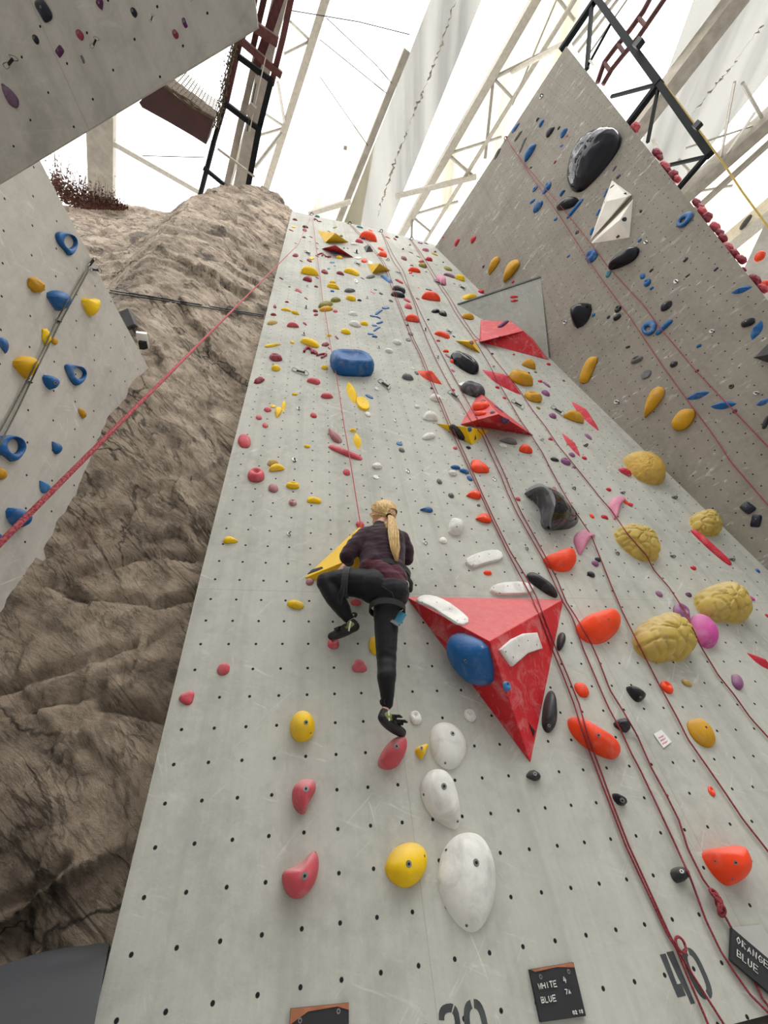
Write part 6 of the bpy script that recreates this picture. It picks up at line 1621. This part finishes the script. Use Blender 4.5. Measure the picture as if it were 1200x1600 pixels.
# ------------------------------------------------------------------ the climber
def J(x, y, c): return un(x, y, c)
def rp(p, w): return w * depth(p) / FPX
SCR = bpy.data.scenes.new('scratch')
class Blob:
    """union of tapered capsules and ellipsoids, merged by a voxel remesh"""
    def __init__(s): s.mb = MB()
    def cap(s, *nodes):
        """nodes: (point, radius) chain"""
        for (p, r), (q, t) in zip(nodes, nodes[1:]):
            p = np.asarray(p, float); q = np.asarray(q, float); d = nrm(q - p + 1e-9); pts = []; rs = []
            for a in np.linspace(-math.pi / 2, 0, 6): pts.append(p + d * r * math.sin(a)); rs.append(max(1e-3, r * math.cos(a)))
            for a in np.linspace(0, math.pi / 2, 6): pts.append(q + d * t * math.sin(a)); rs.append(max(1e-3, t * math.cos(a)))
            s.mb.tube(pts, rs, 18)
        return s
    def ell(s, c, axes, n=14):
        c = np.asarray(c, float); V = []; F = []
        for i in range(n + 1):
            a = math.pi * i / n
            for k in range(2 * n):
                b = math.pi * k / n
                V.append(c + axes[0] * math.sin(a) * math.cos(b) + axes[1] * math.sin(a) * math.sin(b) + axes[2] * math.cos(a))
        m = 2 * n
        for i in range(n):
            for k in range(m): F.append((i * m + k, i * m + (k + 1) % m, (i + 1) * m + (k + 1) % m, (i + 1) * m + k))
        s.mb.add(V, F); return s
    def build(s, name, mat, parent, vox=.05, sm=6, wrinkle=0.0, seed=0):
        org = worg(parent) if parent is not None else W(np.mean(np.array(s.mb.v), 0))
        me = meshw(s.mb.v, s.mb.f, org, name)
        o = bpy.data.objects.new(name, me); SCR.collection.objects.link(o)
        rm = o.modifiers.new('r', 'REMESH'); rm.mode = 'VOXEL'; rm.voxel_size = vox * U
        sm_ = o.modifiers.new('s', 'SMOOTH'); sm_.iterations = sm; sm_.factor = .5
        SCR.view_layers[0].update(); dg = SCR.view_layers[0].depsgraph; ev = o.evaluated_get(dg)
        m2 = bpy.data.meshes.new_from_object(ev); o.modifiers.clear(); o.data = m2; m2.materials.clear(); m2.materials.append(mat); SCR.collection.objects.unlink(o); col.objects.link(o)
        if wrinkle:
            m2.calc_loop_triangles() if False else None
            for v in m2.vertices:
                q_ = v.co / U
                d = mnoise.ridged_multi_fractal(Vector((q_.x * 1.1 + seed, q_.y * 1.1, q_.z * 2.6)), .9, 2.0, 3, 1.0, 2.0)
                v.co += v.normal * (d - 1.1) * wrinkle * U
        m2.polygons.foreach_set('use_smooth', [True] * len(m2.polygons))
        if parent is None: o.location = org
        else: o.parent = parent
        return o

def fabric(name, rgb, scale=160, strength=.2, rough=.85, sheen=.2):
    m, nt, bs, N, L = newmat(name)
    co = texco(nt); c = lin(rgb)
    n = noise_n(nt, co, 14, 5)
    L.new(ramp(nt, n, [(.3, tuple(v * .8 for v in c[:3]) + (1,)), (.7, tuple(min(1, v * 1.2) for v in c[:3]) + (1,))]), bs.inputs['Base Color'])
    bs.inputs['Roughness'].default_value = rough; bs.inputs['Sheen Weight'].default_value = sheen; bs.inputs['Specular IOR Level'].default_value = .25
    bump(nt, bs, noise_n(nt, co, scale, 2), strength, .002)
    return m
m_skin = plain('skin', (224, 176, 152), .55, 0, .06, 20)
m_sweat = fabric('sweater_knit', (46, 22, 33)); m_shirt = fabric('wine_shirt', (74, 28, 42)); m_leg = fabric('legging_stretch', (15, 14, 18), 220, .1, .6, .1)
m_shoe = plain('shoe_rubber', (22, 22, 24), .6, 0, .2, 30); m_green = plain('shoe_lime_panel', (132, 138, 70), .6)
m_hair = None
def hairmat():
    m, nt, bs, N, L = newmat('blonde_hair')
    co = texco(nt, (40, 40, 6))
    n = noise_n(nt, co, 3, 6, .7)
    L.new(ramp(nt, n, [(.28, lin((150, 112, 66))), (.5, lin((212, 176, 116))), (.72, lin((240, 214, 160)))]), bs.inputs['Base Color'])
    bs.inputs['Roughness'].default_value = .42; bs.inputs['Specular IOR Level'].default_value = .4
    return m
m_hair = hairmat()

# joints, photo position and stand-off from the slab
sL, sR = J(570, 838, 1.95), J(627, 843, 1.85)
eL, eR = J(541, 870, 1.95), J(637, 874, 1.55)
wL, wR = J(546, 879, 1.42), J(621, 866, 1.05)
hipL, hipR = J(581, 914, 1.9), J(609, 924, 1.95)
kL, aL = J(509, 909, 1.55), J(544, 965, 1.25)
kR, aR = J(604, 1034, 1.62), J(605, 1100, 1.38)
heelL, toeL = J(554, 979, 1.2), J(518, 994, .55)
heelR, toeR = J(598, 1121, 1.35), J(629, 1144, .62)
nk, hd = J(593, 826, 1.95), J(599.5, 801, 1.98)
fdir = nrm(np.array([-.80, .0, -.55]) - UP * .15)          # where she looks: left, to the wall
fdir = nrm(fdir); hup = nrm(UP - fdir * (UP @ fdir)); hside = np.cross(hup, fdir)
HS = rp(hd, 17.2)
b = Blob()
b.ell(hd, (hside * HS * .93, fdir * HS * 1.14, hup * HS * 1.16))
b.ell(hd + fdir * HS * .42 - hup * HS * .62, (hside * HS * .68, fdir * HS * .66, hup * HS * .74))     # jaw
b.ell(hd + fdir * HS * 1.16 - hup * HS * .38, (hside * HS * .13, fdir * HS * .20, hup * HS * .2))     # nose
b.cap((hd + fdir * HS * 1.05 - hup * HS * .05, HS * .09), (hd + fdir * HS * 1.2 - hup * HS * .45, HS * .1))
b.ell(hd + fdir * HS * .92 - hup * HS * 1.12, (hside * HS * .25, fdir * HS * .2, hup * HS * .18))     # chin
b.ell(hd + fdir * HS * 1.0 - hup * HS * .78, (hside * HS * .26, fdir * HS * .14, hup * HS * .1))      # lips
for sg in (-1, 1):
    b.ell(hd + hside * sg * HS * .93 - hup * HS * .22 + fdir * HS * .02, (hside * HS * .08, fdir * HS * .2, hup * HS * .3))   # ears
b.cap((nk - UP * .25, rp(nk, 11)), (nk, rp(nk, 10)), (hd - hup * HS * .5 - fdir * HS * .1, rp(nk, 9.5)))
spm = J(598, 870, 1.9); pel = J(597, 906, 1.9)
b.cap((J(594, 842, 1.7), rp(nk, 15)), (J(598, 870, 1.7), rp(spm, 15)), (J(597, 906, 1.75), rp(pel, 17)))
for s_, e_, w_ in ((sL, eL, wL), (sR, eR, wR)):
    b.cap((s_, rp(s_, 9)), (e_, rp(e_, 7.5)), (w_, rp(w_, 5.2)))
for h_, k_, a_, he, to in ((hipL, kL, aL, heelL, toeL), (hipR, kR, aR, heelR, toeR)):
    b.cap((h_, rp(h_, 18)), (k_, rp(k_, 11)), (a_, rp(a_, 6.2)), (he + (a_ - he) * .25, rp(he, 5.5)), (to + (he - to) * .15, rp(to, 4)))
# hands: palm, four fingers of unequal length and a thumb from the side of the palm
def hand(w_, target, up_, sgn, grip):
    d = nrm(target - w_); n_ = nrm(up_ - d * (up_ @ d)); s_ = np.cross(d, n_) * sgn
    pal = w_ + d * .34
    b.ell(pal, (d * .34, s_ * .25, n_ * .10))
    for i, (off, ln) in enumerate(((-.19, .40), (-.065, .46), (.06, .43), (.18, .33))):
        k0 = w_ + d * .58 + s_ * off; k1 = k0 + d * ln * .45 - n_ * grip * .10; k2 = k1 + d * ln * .28 - n_ * grip * .20; k3 = k2 + d * ln * .10 - n_ * grip * .22
        b.cap((k0, .058), (k1, .054), (k2, .05), (k3, .045))
    t0 = w_ + d * .2 - s_ * .2; t1 = t0 + d * .2 - s_ * .17 - n_ * .04; t2 = t1 + d * .2 - s_ * .02 - n_ * .08
    b.cap((t0, .075), (t1, .062), (t2, .05))
hand(wL, J(536, 889, 1.18), np.array([-.2, .3, 1.0]), 1, .8)
hand(wR, J(609, 856, .95), np.array([.1, .3, 1.0]), -1, .8)
person = b.build('person', m_skin, None, vox=.038, sm=3)
tag(person, 'person climbing in dark sweater and black leggings, blonde ponytail, foot on red hold', 'person')

b = Blob()
for xs, cs in (((584, 584, 588), 1.86), ((597, 598, 600), 2.02), ((612, 611, 611), 1.84)):
    b.cap((J(xs[0], 845, cs), rp(spm, 23)), (J(xs[1], 867, cs), rp(spm, 22)), (J(xs[2], 884, cs), rp(spm, 21)))
b.cap((sL, rp(sL, 14.5)), (J(594, 834, 2.0), rp(sL, 16)), (sR, rp(sR, 13.5)))
b.cap((J(582, 850, 1.9), rp(spm, 21)), (J(582, 868, 1.92), rp(spm, 21)), (J(584, 883, 2.0), rp(spm, 21)))
b.cap((nk - UP * .1, rp(nk, 12.5)), (nk + UP * .06, rp(nk, 11.5)))
b.cap((sL, rp(sL, 14.5)), (J(553, 855, 2.0), rp(sL, 13.5)), (eL, rp(eL, 12)), (wL + (eL - wL) * .15, rp(wL, 8)))
b.cap((sR, rp(sR, 13.5)), (J(635, 858, 1.72), rp(sR, 11.5)), (eR, rp(eR, 10)), (wR, rp(wR, 7)))
b.build('sweater', m_sweat, person, vox=.045, sm=12, wrinkle=.03, seed=2)
b = Blob()
b.cap((J(582, 888, 1.98), rp(spm, 20)), (J(596, 898, 2.1), rp(spm, 20.5)), (J(612, 913, 2.16), rp(spm, 21.5)))
b.cap((J(610, 888, 1.93), rp(spm, 21)), (J(614, 905, 2.06), rp(spm, 22)))
b.build('shirt_tail', m_shirt, person, vox=.04, sm=4, wrinkle=.03, seed=5)
b = Blob()
b.cap((J(588, 898, 1.86), rp(spm, 20)), (J(584, 916, 1.98), rp(spm, 25.5)))
b.cap((J(610, 902, 1.88), rp(spm, 20)), (J(611, 926, 2.02), rp(spm, 27)))
b.cap((J(581, 914, 1.9), rp(spm, 23.5)), (J(548, 909, 1.8), rp(spm, 21)), (J(524, 907, 1.65), rp(kL, 16.5)), (kL, rp(kL, 13.5)))
b.cap((kL, rp(kL, 15)), (J(523, 933, 1.48), rp(kL, 15)), (J(535, 951, 1.4), rp(kL, 12)), (aL, rp(aL, 8.6)))
b.cap((hipR, rp(hipR, 26)), (J(604, 955, 1.9), rp(kR, 22.5)), (J(603, 988, 1.75), rp(kR, 19.5)), (kR, rp(kR, 15.4)))
b.cap((kR, rp(kR, 15.4)), (J(604, 1058, 1.72), rp(kR, 14.8)), (J(605, 1082, 1.55), rp(aR, 11.6)), (aR, rp(aR, 9.4)))
b.build('leggings', m_leg, person, vox=.045, sm=4, wrinkle=.016, seed=9)

# hair: cap over the skull, combed back into a tied ponytail
hairB = Blob(); V = []; F = []
n = 26
cap_ = MB()
idx = {}
for i in range(n + 1):
    a = math.pi * i / n
    for k in range(2 * n):
        t = math.pi * k / n
        d = np.array([math.sin(a) * math.cos(t), math.sin(a) * math.sin(t), math.cos(a)])   # side, front, up
        lim = .40 + .28 * max(0, d[2]); keep = d[1] < lim and d[2] > -.62 - .25 * min(0, d[1])
        if not keep: continue
        idx[(i, k)] = len(V)
        rr_ = 1.09 + .012 * math.sin(t * 23 + 3 * d[2])
        V.append(hd + hside * HS * .95 * d[0] * rr_ + fdir * HS * 1.15 * d[1] * rr_ + hup * HS * 1.17 * d[2] * rr_)
for i in range(n):
    for k in range(2 * n):
        q_ = [(i, k), (i, (k + 1) % (2 * n)), (i + 1, (k + 1) % (2 * n)), (i + 1, k)]
        if all(z in idx for z in q_): F.append(tuple(idx[z] for z in q_))
cap_.add(V, F)
tie = J(607.5, 805.5, 2.42)
rnd = random.Random(12)
for j in range(110):
    a0 = rnd.uniform(-1.35, 1.35); h0 = rnd.uniform(-.45, .95)
    d0 = nrm(np.array([math.sin(a0) * 1.0, .40 - .5 * abs(a0) * .5, h0 * .9 + .12]))
    pts = []
    st = hd + hside * HS * d0[0] * 1.04 + fdir * HS * 1.22 * d0[1] + hup * HS * 1.24 * d0[2]
    for t in np.linspace(0, 1, 9):
        p = st * (1 - t) + tie * t; v = p - hd; m = np.array([v @ hside / (HS * 1.05), v @ fdir / (HS * 1.27), v @ hup / (HS * 1.29)])
        L_ = np.linalg.norm(m)
        if L_ < 1: p = hd + v / L_
        pts.append(p + UP * .0)
    cap_.tube(pts, [.030] * 8 + [.02], 5)
cap_.build('hair', m_hair, person, smooth=True)
pt = MB()
for j in range(120):
    a = rnd.uniform(0, 2 * math.pi); r0 = math.sqrt(rnd.random()); pts = []; rs = []
    ln = rnd.uniform(.72, 1.0)
    for t in np.linspace(0, ln, 10):
        x = np.interp(t, [0, .12, .4, .75, 1], [608, 612, 615, 617.5, 620]); y = np.interp(t, [0, .1, .4, .75, 1], [805.5, 809, 832, 858, 877])
        c = np.interp(t, [0, .1, .5, 1], [2.42, 2.68, 2.76, 2.66]); p = un(x, y, c)
        w = np.interp(t, [0, .1, .4, .7, 1], [.055, .14, .255, .22, .05]) * r0
        pts.append(p + np.array([1, 0, 0]) * w * math.cos(a + t) + np.array([0, .25, 1]) * w * .55 * math.sin(a + t)); rs.append(.026 * (1 - .5 * t))
    pt.tube(pts, rs, 5)
for j in range(12):   # loose strands on the left of the tail
    x0 = 600 + j * .8; pts = [un(x0 + 2 + 5 * math.sin(t * 2 + j) * t, 815 + t * rnd.uniform(22, 48), 2.45 + .1 * t) for t in np.linspace(0, 1, 8)]
    pt.tube(pts, .014, 4)
pt.build('ponytail', m_hair, person, smooth=True)
mb = MB(); td = nrm(un(612, 809, 2.7) - tie); ta = nrm(np.cross(td, UP)); tb = np.cross(td, ta)
for k in range(3): mb.tube([tie + td * (.03 + .035 * k) + .1 * (ta * math.cos(t) + tb * math.sin(t)) for t in np.linspace(0, 2 * math.pi, 15)], .034, 6)
mb.build('hair_tie', sling(), person, smooth=True)
for sg in (-1, 1):
    e = Blob().ell(hd + fdir * HS * .99 + hside * sg * HS * .36 - hup * HS * .12, (hside * .07, fdir * .06, hup * .045)); e.mb.build('eye', plain('eye_dark', (50, 44, 40), .2), person, smooth=True)
mb = MB(); mb.tube([hd + fdir * HS * (1.15 - abs(t) * .6) + hside * t * HS * .9 - hup * HS * .78 for t in (-.24, -.1, 0, .1, .24)], [.012, .022, .026, .022, .012], 6); mb.build('mouth', plain('lip', (176, 104, 100), .5), person, smooth=True)

# climbing shoes with straps, lime panels and white stripes
def shoe(he, to, an, side, lab):
    d = nrm(to - he); mid = he + (to - he) * .5
    s_ = nrm(np.cross(d, an - he)); u_ = np.cross(s_, d)
    if u_ @ (an - he) < 0: u_ = -u_
    B = Blob(); B.cap((he, rp(he, 8)), (mid, rp(mid, 7.2)), (to, rp(to, 6))); B.cap((he + (an - he) * .35, rp(he, 7.4)), (he, rp(he, 7.8)))
    B.ell(mid - u_ * .08, (d * np.linalg.norm(to - he) * .62, s_ * .25, u_ * .14))
    o = B.build('climbing_shoe', m_shoe, person, vox=.03, sm=4)
    B = Blob()
    for sg in (-1, 1): B.ell(he + d * .12 + u_ * .08 + s_ * sg * rp(he, 6.4), (d * .22, s_ * .05, u_ * .14))
    B.build('side_panel', m_green, o, vox=.025, sm=2)
    mb = MB()
    for sg in (-1, 1):
        p = he + d * .06 + u_ * .02 + s_ * sg * rp(he, 7.9); mb.bar(p - d * .06 + u_ * .2, p + d * .14 - u_ * .12, .06, .03, s_)
    mb.build('stripe', plain('white_stripe', (226, 226, 222), .5), o)
    mb = MB()
    for k, (t, l) in enumerate(((.28, .30), (.62, .24))):
        p = he + (to - he) * t + u_ * rp(mid, 6.5); mb.box(p + s_ * side * .18 + u_ * .05, s_ * side * l, d * .085, (u_ + s_ * side * .35) * .02)
        mb.box(p, s_ * .25, d * .09, u_ * .05)
    mb.build('strap', sling(), o)
    mb = MB(); p = he + (an - he) * .5 - d * rp(he, 7.5)
    for sg in (-1, 1): mb.tube([p + s_ * sg * .08 + u_ * .12 - d * .1 * math.sin(t) + u_ * .18 * (t / math.pi) for t in np.linspace(0, math.pi, 8)], .03, 5)
    mb.build('pull_loop', sling(), o)
shoe(heelL, toeL, aL, 1, ''); shoe(heelR, toeR, aR, 1, '')

# harness: waist belt, leg loops, gear loop with carabiner, blue strap end
har = empty('harness', (0, 0, 0)); har.parent = person
def hpart(mb, name, mat, lab=None, smooth=False):
    o = mb.build(name, mat, har, smooth=smooth, label=lab); return o
def band(c, ax, r1, r2, w, t, n=28, a0=0.0, tilt=0.0, ref=(1, 0, 0)):
    ax = nrm(ax); e = nrm(np.asarray(ref, float) - ax * (np.asarray(ref, float) @ ax)); f = np.cross(ax, e); mb = MB(); V = []; F = []
    for i in range(n):
        a = 2 * math.pi * i / n; o_ = c + e * r1 * math.cos(a) + f * r2 * math.sin(a); rd = nrm(e * math.cos(a) / r1 + f * math.sin(a) / r2)
        for sa, sb in ((-1, 0), (1, 0), (1, 1), (-1, 1)): V.append(o_ + ax * sa * w / 2 + rd * sb * t)
    for i in range(n):
        for k in range(4): F.append((i * 4 + k, i * 4 + (k + 1) % 4, ((i + 1) % n) * 4 + (k + 1) % 4, ((i + 1) % n) * 4 + k))
    mb.add(V, F); return mb
spx = nrm(J(592, 850, 1.88) - J(600, 905, 1.95))
hpart(band(J(606, 894, 1.92), spx + np.array([.30, 0, 0]), rp(spm, 33.5), rp(spm, 23.5), .26, .05), 'waist_belt', fabric('harness_webbing', (36, 36, 38), 120, .4))
hpart(band(J(605, 952, 1.9), nrm(hipR - kR), rp(spm, 24), rp(spm, 24), .24, .045), 'leg_loop', sling())
hpart(band(J(541, 910, 1.78), nrm(hipL - kL), rp(spm, 21.4), rp(spm, 21.4), .26, .045, ref=(0, 1, 0)), 'leg_loop', fabric('grey_webbing', (58, 58, 58), 120, .4))
mb = MB(); mb.tube([J(x, y, c) for x, y, c in [(534, 916, 2.35), (529, 930, 2.0), (528, 941, 1.95), (533, 944, 1.95), (535, 932, 2.1), (537, 918, 2.3)]], .04, 6); hpart(mb, 'elastic_strap', sling(), None, True)
mb = MB(); mb.tube([J(x, y, c) for x, y, c in [(612, 905, 2.55), (626, 908, 2.45), (634, 922, 2.2), (633, 942, 2.1), (627, 953, 2.15)]], .035, 6); mb.tube([J(x, y, c) for x, y, c in [(596, 916, 2.62), (612, 926, 2.62), (618, 940, 2.55)]], .02, 5); hpart(mb, 'gear_cord', sling(), None, True)
B = Blob(); B.cap((J(630, 900, 2.1), rp(spm, 7)), (J(638, 912, 2.0), rp(spm, 7.5)), (J(640, 921, 1.95), rp(spm, 5))); B.build('gear_pouch', sling(), har, vox=.035, sm=4)
mb = MB(); cc_ = J(634.5, 916, 2.32); mb.tube([cc_ + nrm(J(634, 926, 2.3) - cc_) * .24 * math.cos(t) + np.array([1, 0, .2]) * .1 * math.sin(t) for t in np.linspace(0, 2 * math.pi, 17)], .028, 6); hpart(mb, 'carabiner', steel(), 'silver carabiner', True)
mb = MB(); p = J(624.5, 966, 2.15); d1 = nrm(J(630, 957, 2.1) - J(618, 975, 2.15)); d2 = nrm(np.cross(d1, [0, 0, 1])); mb.box(p, d1 * .30, d2 * .15, np.array([0, 0, .035])); hpart(mb, 'strap_tab', fabric('teal_webbing', (48, 112, 134), 120, .3), 'teal strap tab')
mb = MB(); p = J(616.5, 974, 2.2); mb.box(p, d1 * .07, d2 * .17, np.array([0, 0, .05])); hpart(mb, 'strap_buckle', plain('buckle_grey', (86, 84, 92), .5), None)

# her rope, up to the anchor and down to the belayer who stands out of the photo
up_r = [(J(588, 884, .95)), J(575, 856, 1.05), un(564, 824, .95)]
path = [(557, 781, .62), (545, 706, .42), (538, 667, .36), (531, 620, .32), (525, 583, .3), (517.5, 546, .28), (510, 500, .26), (504, 466, .25), (499, 425, .25), (495, 395, .25), (490, 352, .25), (487, 339, .3)]
P = up_r + [un(x, y, c) for x, y, c in path]
mb = MB(); mb.tube(P, RR, 7)
dn0 = un(485, 340, .3); dn1 = CC + ray(-70, 919) * 5.4
mid_ = un(468, 376, .5)
mb.tube([dn0, un(478, 355, .45)] + [un(466, 382, .6) * (1 - t) + dn1 * t for t in np.linspace(0, 1, 12)], RR, 8)
tag(mb.build('climbing_rope', ropemat('coral_rope', (176, 62, 74), (214, 120, 122)), smooth=True), 'coral red rope from the climber up to the corner anchor and down across the rock', 'rope', 'top ropes')

bpy.data.scenes.remove(SCR)
# ------------------------------------------------------------------ labels for the smaller holds
LM = {'M': [(485, 423, 'the half-moon yellow hold'), (520, 371, 'the yellow diamond volume'), (577, 367, 'the orange bell-shaped hold'), (525, 392, 'the red narrow volume'), (605, 437, 'the light blue block'), (592, 420, 'the upper yellow volume'),
      (549, 567, 'the big blue bowl hold'), (590, 497, 'the blue zigzag'), (512, 474, 'the stacked olive plates'), (623, 456, 'the black double bun hold'), (674, 462, 'the broad orange half-moon'), (690, 434, 'the pink lump cluster'),
      (686, 486, 'the black cloud hold'), (800, 525, 'the red corner volume'), (772, 648, 'the red pyramid volume'), (727, 567, 'the hollow-backed black jug'), (673, 588, 'the orange blade hold'), (815, 591, 'the lumpy mustard jug'), (786, 593, 'the red-and-white blade'),
      (860, 795, 'the big black horn hold'), (749, 728, 'the orange pyramid hold'), (730, 680, 'the flat yellow volume'), (876, 873, 'the large orange leaf'), (790, 1050, 'the big red triangle'), (570, 925, 'the climber'), (470, 742, 'the three yellow pebbles'),
      (400, 742, 'the red two-pocket ball'), (382, 688, 'the smooth red ball'), (549, 620, 'the tall yellow leaf'), (543, 707, 'the long red bar'), (700, 1165, 'the round white dome'), (472, 1135, 'the half-white yellow dome'), (938, 978, 'the orange half-oval hold'), (930, 1150, 'the long orange hold'),
      (1040, 993, 'the lower tortoise-shell hold'), (1132, 940, 'the upper tortoise-shell hold'), (1000, 847, 'the crossed yellow shell'), (1008, 730, 'the rippled half-dome'), (1095, 1146, 'the mustard ball'), (1140, 1353, 'the orange shield'), (908, 845, 'the pink fin'), (755, 875, 'the curved white plate'), (668, 682, 'the white egg hold'), (712, 822, 'the white block jug')],
      'R': [(922, 246, 'the huge mirror-black hold'), (957, 335, 'the white twin volumes'), (972, 404, 'the long glossy black hold'), (905, 490, 'the chunky black hold'), (885, 318, 'the marbled black hold'), (1014, 511, 'the blue hole jug'), (1067, 654, 'the oval yellow hold'), (1018, 627, 'the yellow club hold'), (783, 420, 'the two slim yellow holds'), (826, 238, 'the slim blue hold'), (1070, 342, 'the lone blue loop'), (1200, 550, 'the black faceted volume'), (1088, 618, 'the blue wing hold'), (916, 578, 'the slanting yellow bar')],
      'L': [(104, 380, 'the highest blue loop'), (118, 583, 'the middle blue loop'), (20, 700, 'the largest blue loop'), (90, 470, 'the blue pocketed jug')],
      'U': [(68, 16, 'the largest black hold'), (15, 149, 'the purple pointed hold'), (155, 72, 'the second hanging quickdraw'), (25, 102, 'the lowest hanging quickdraw')],
      'G': [(804, 467, 'the crimson pair')], 'B': [(1000, 200, 'the edge')]}
WALLN = {'M': 'slab', 'R': 'right wall', 'L': 'left wall', 'U': 'overhang', 'G': 'gusset panel', 'B': 'far face of the right wall'}
CN = {'dusty': 'chalky pink', 'lightblue': 'light blue', 'navy': 'blue-black', 'plum': 'dark purple', 'crimson': 'bright red', 'tan': 'tan'}
KN = {'blob': 'rounded', 'drop': 'teardrop', 'moon': 'half-moon', 'bean': 'kidney', 'long': 'bar', 'knob': 'knobbly', 'ring': 'loop', 'arch': 'arched', 'jug': 'pocketed', 'shard': 'blade', 'slab': 'flat', 'pyr': 'faceted', 'block': 'square', 'bowl': 'bowl', 'tri': 'three-cornered'}
def place(h):
    best = None
    for lx, ly, nm in LM.get(h['pl'], []):
        d = math.hypot(h['x'] - lx, h['y'] - ly)
        if best is None or d < best[0]: best = (d, h['x'] - lx, h['y'] - ly, nm)
    if best is None: return 'on the wall', 0
    d, dx, dy, nm = best
    ax, ay = abs(dx), abs(dy)
    v = 'above' if dy < 0 else 'below'; hz = 'left' if dx < 0 else 'right'
    if ay < .4 * ax: w = hz + ' of'
    elif ax < .4 * ay: w = v
    else: w = v + ' and ' + hz + ' of'
    return w + ' ' + nm, d
groups = {}
for h in HOLDS:
    o = h['o']
    if h['label']:
        o['label'] = h['label']
        if h['kind'] == 'quick': o['category'] = 'quickdraw'
        elif h['kind'] == 'hanger': o['category'] = 'bolt hanger'
        elif 'category' not in o: o['category'] = 'climbing hold'
        if h['kind'] in ('quick', 'hanger'): o['group'] = ('quickdraws on the ' if h['kind'] == 'quick' else 'bolt hangers on the ') + WALLN[h['pl']]
        elif h['kind'] not in ('volume', 'poly', 'ring'): o['group'] = CN.get(h['color'], h['color']) + ' holds on the ' + WALLN[h['pl']]
        continue
    if h['kind'] == 'quick': noun, cat, grp = 'quickdraw', 'quickdraw', 'quickdraws on the ' + WALLN[h['pl']]
    elif h['kind'] == 'hanger': noun, cat, grp = 'bolt hanger', 'bolt hanger', 'bolt hangers on the ' + WALLN[h['pl']]
    else:
        cn = CN.get(h['color'], h['color'])
        size = 'tiny ' if h['L'] < 5.5 else ('small ' if h['L'] < 10 else '')
        noun = size + cn + ' ' + KN.get(h['kind'], '') + ' hold'; cat = 'climbing hold'; grp = cn + ' holds on the ' + WALLN[h['pl']]
    if h['pl'] == 'B':
        noun = noun.replace('small ', ''); base = 'seen past the right wall edge'; d = h['x']
    else: base, d = place(h)
    if cat == 'climbing hold' and h['L'] < 9.6 and h['pl'] in 'MR':
        cat = 'foothold'; o.name = 'foothold'; noun = noun.replace(' hold', ' foothold'); grp = grp.replace(' holds', ' footholds')
    o['category'] = cat; o['group'] = grp
    groups.setdefault((noun, base), []).append((d, h))
ORD = ['nearest', 'second-nearest', 'third-nearest', 'fourth-nearest', 'fifth-nearest', 'sixth-nearest', 'seventh-nearest', 'eighth-nearest', 'ninth-nearest', 'tenth-nearest']
ORDB = ['first', 'second', 'third', 'fourth', 'fifth', 'sixth', 'seventh', 'eighth', 'ninth', 'tenth', 'eleventh', 'twelfth', 'thirteenth', 'fourteenth', 'fifteenth', 'sixteenth', 'seventeenth', 'eighteenth']
for (noun, base), L_ in groups.items():
    L_.sort(key=lambda t: t[0])
    for i, (d, h) in enumerate(L_):
        if h['pl'] == 'B': lab = noun + ' ' + base + ', ' + ORDB[min(i, 17)] + ' from the top'
        elif len(L_) == 1: lab = noun + ' ' + base
        else: lab = ORD[min(i, 9)] + ' ' + noun + ' ' + base
        if h['pl'] in ('R', 'L', 'U') and len(lab.split()) < 12: lab += ', ' + WALLN[h['pl']]
        h['o']['label'] = lab
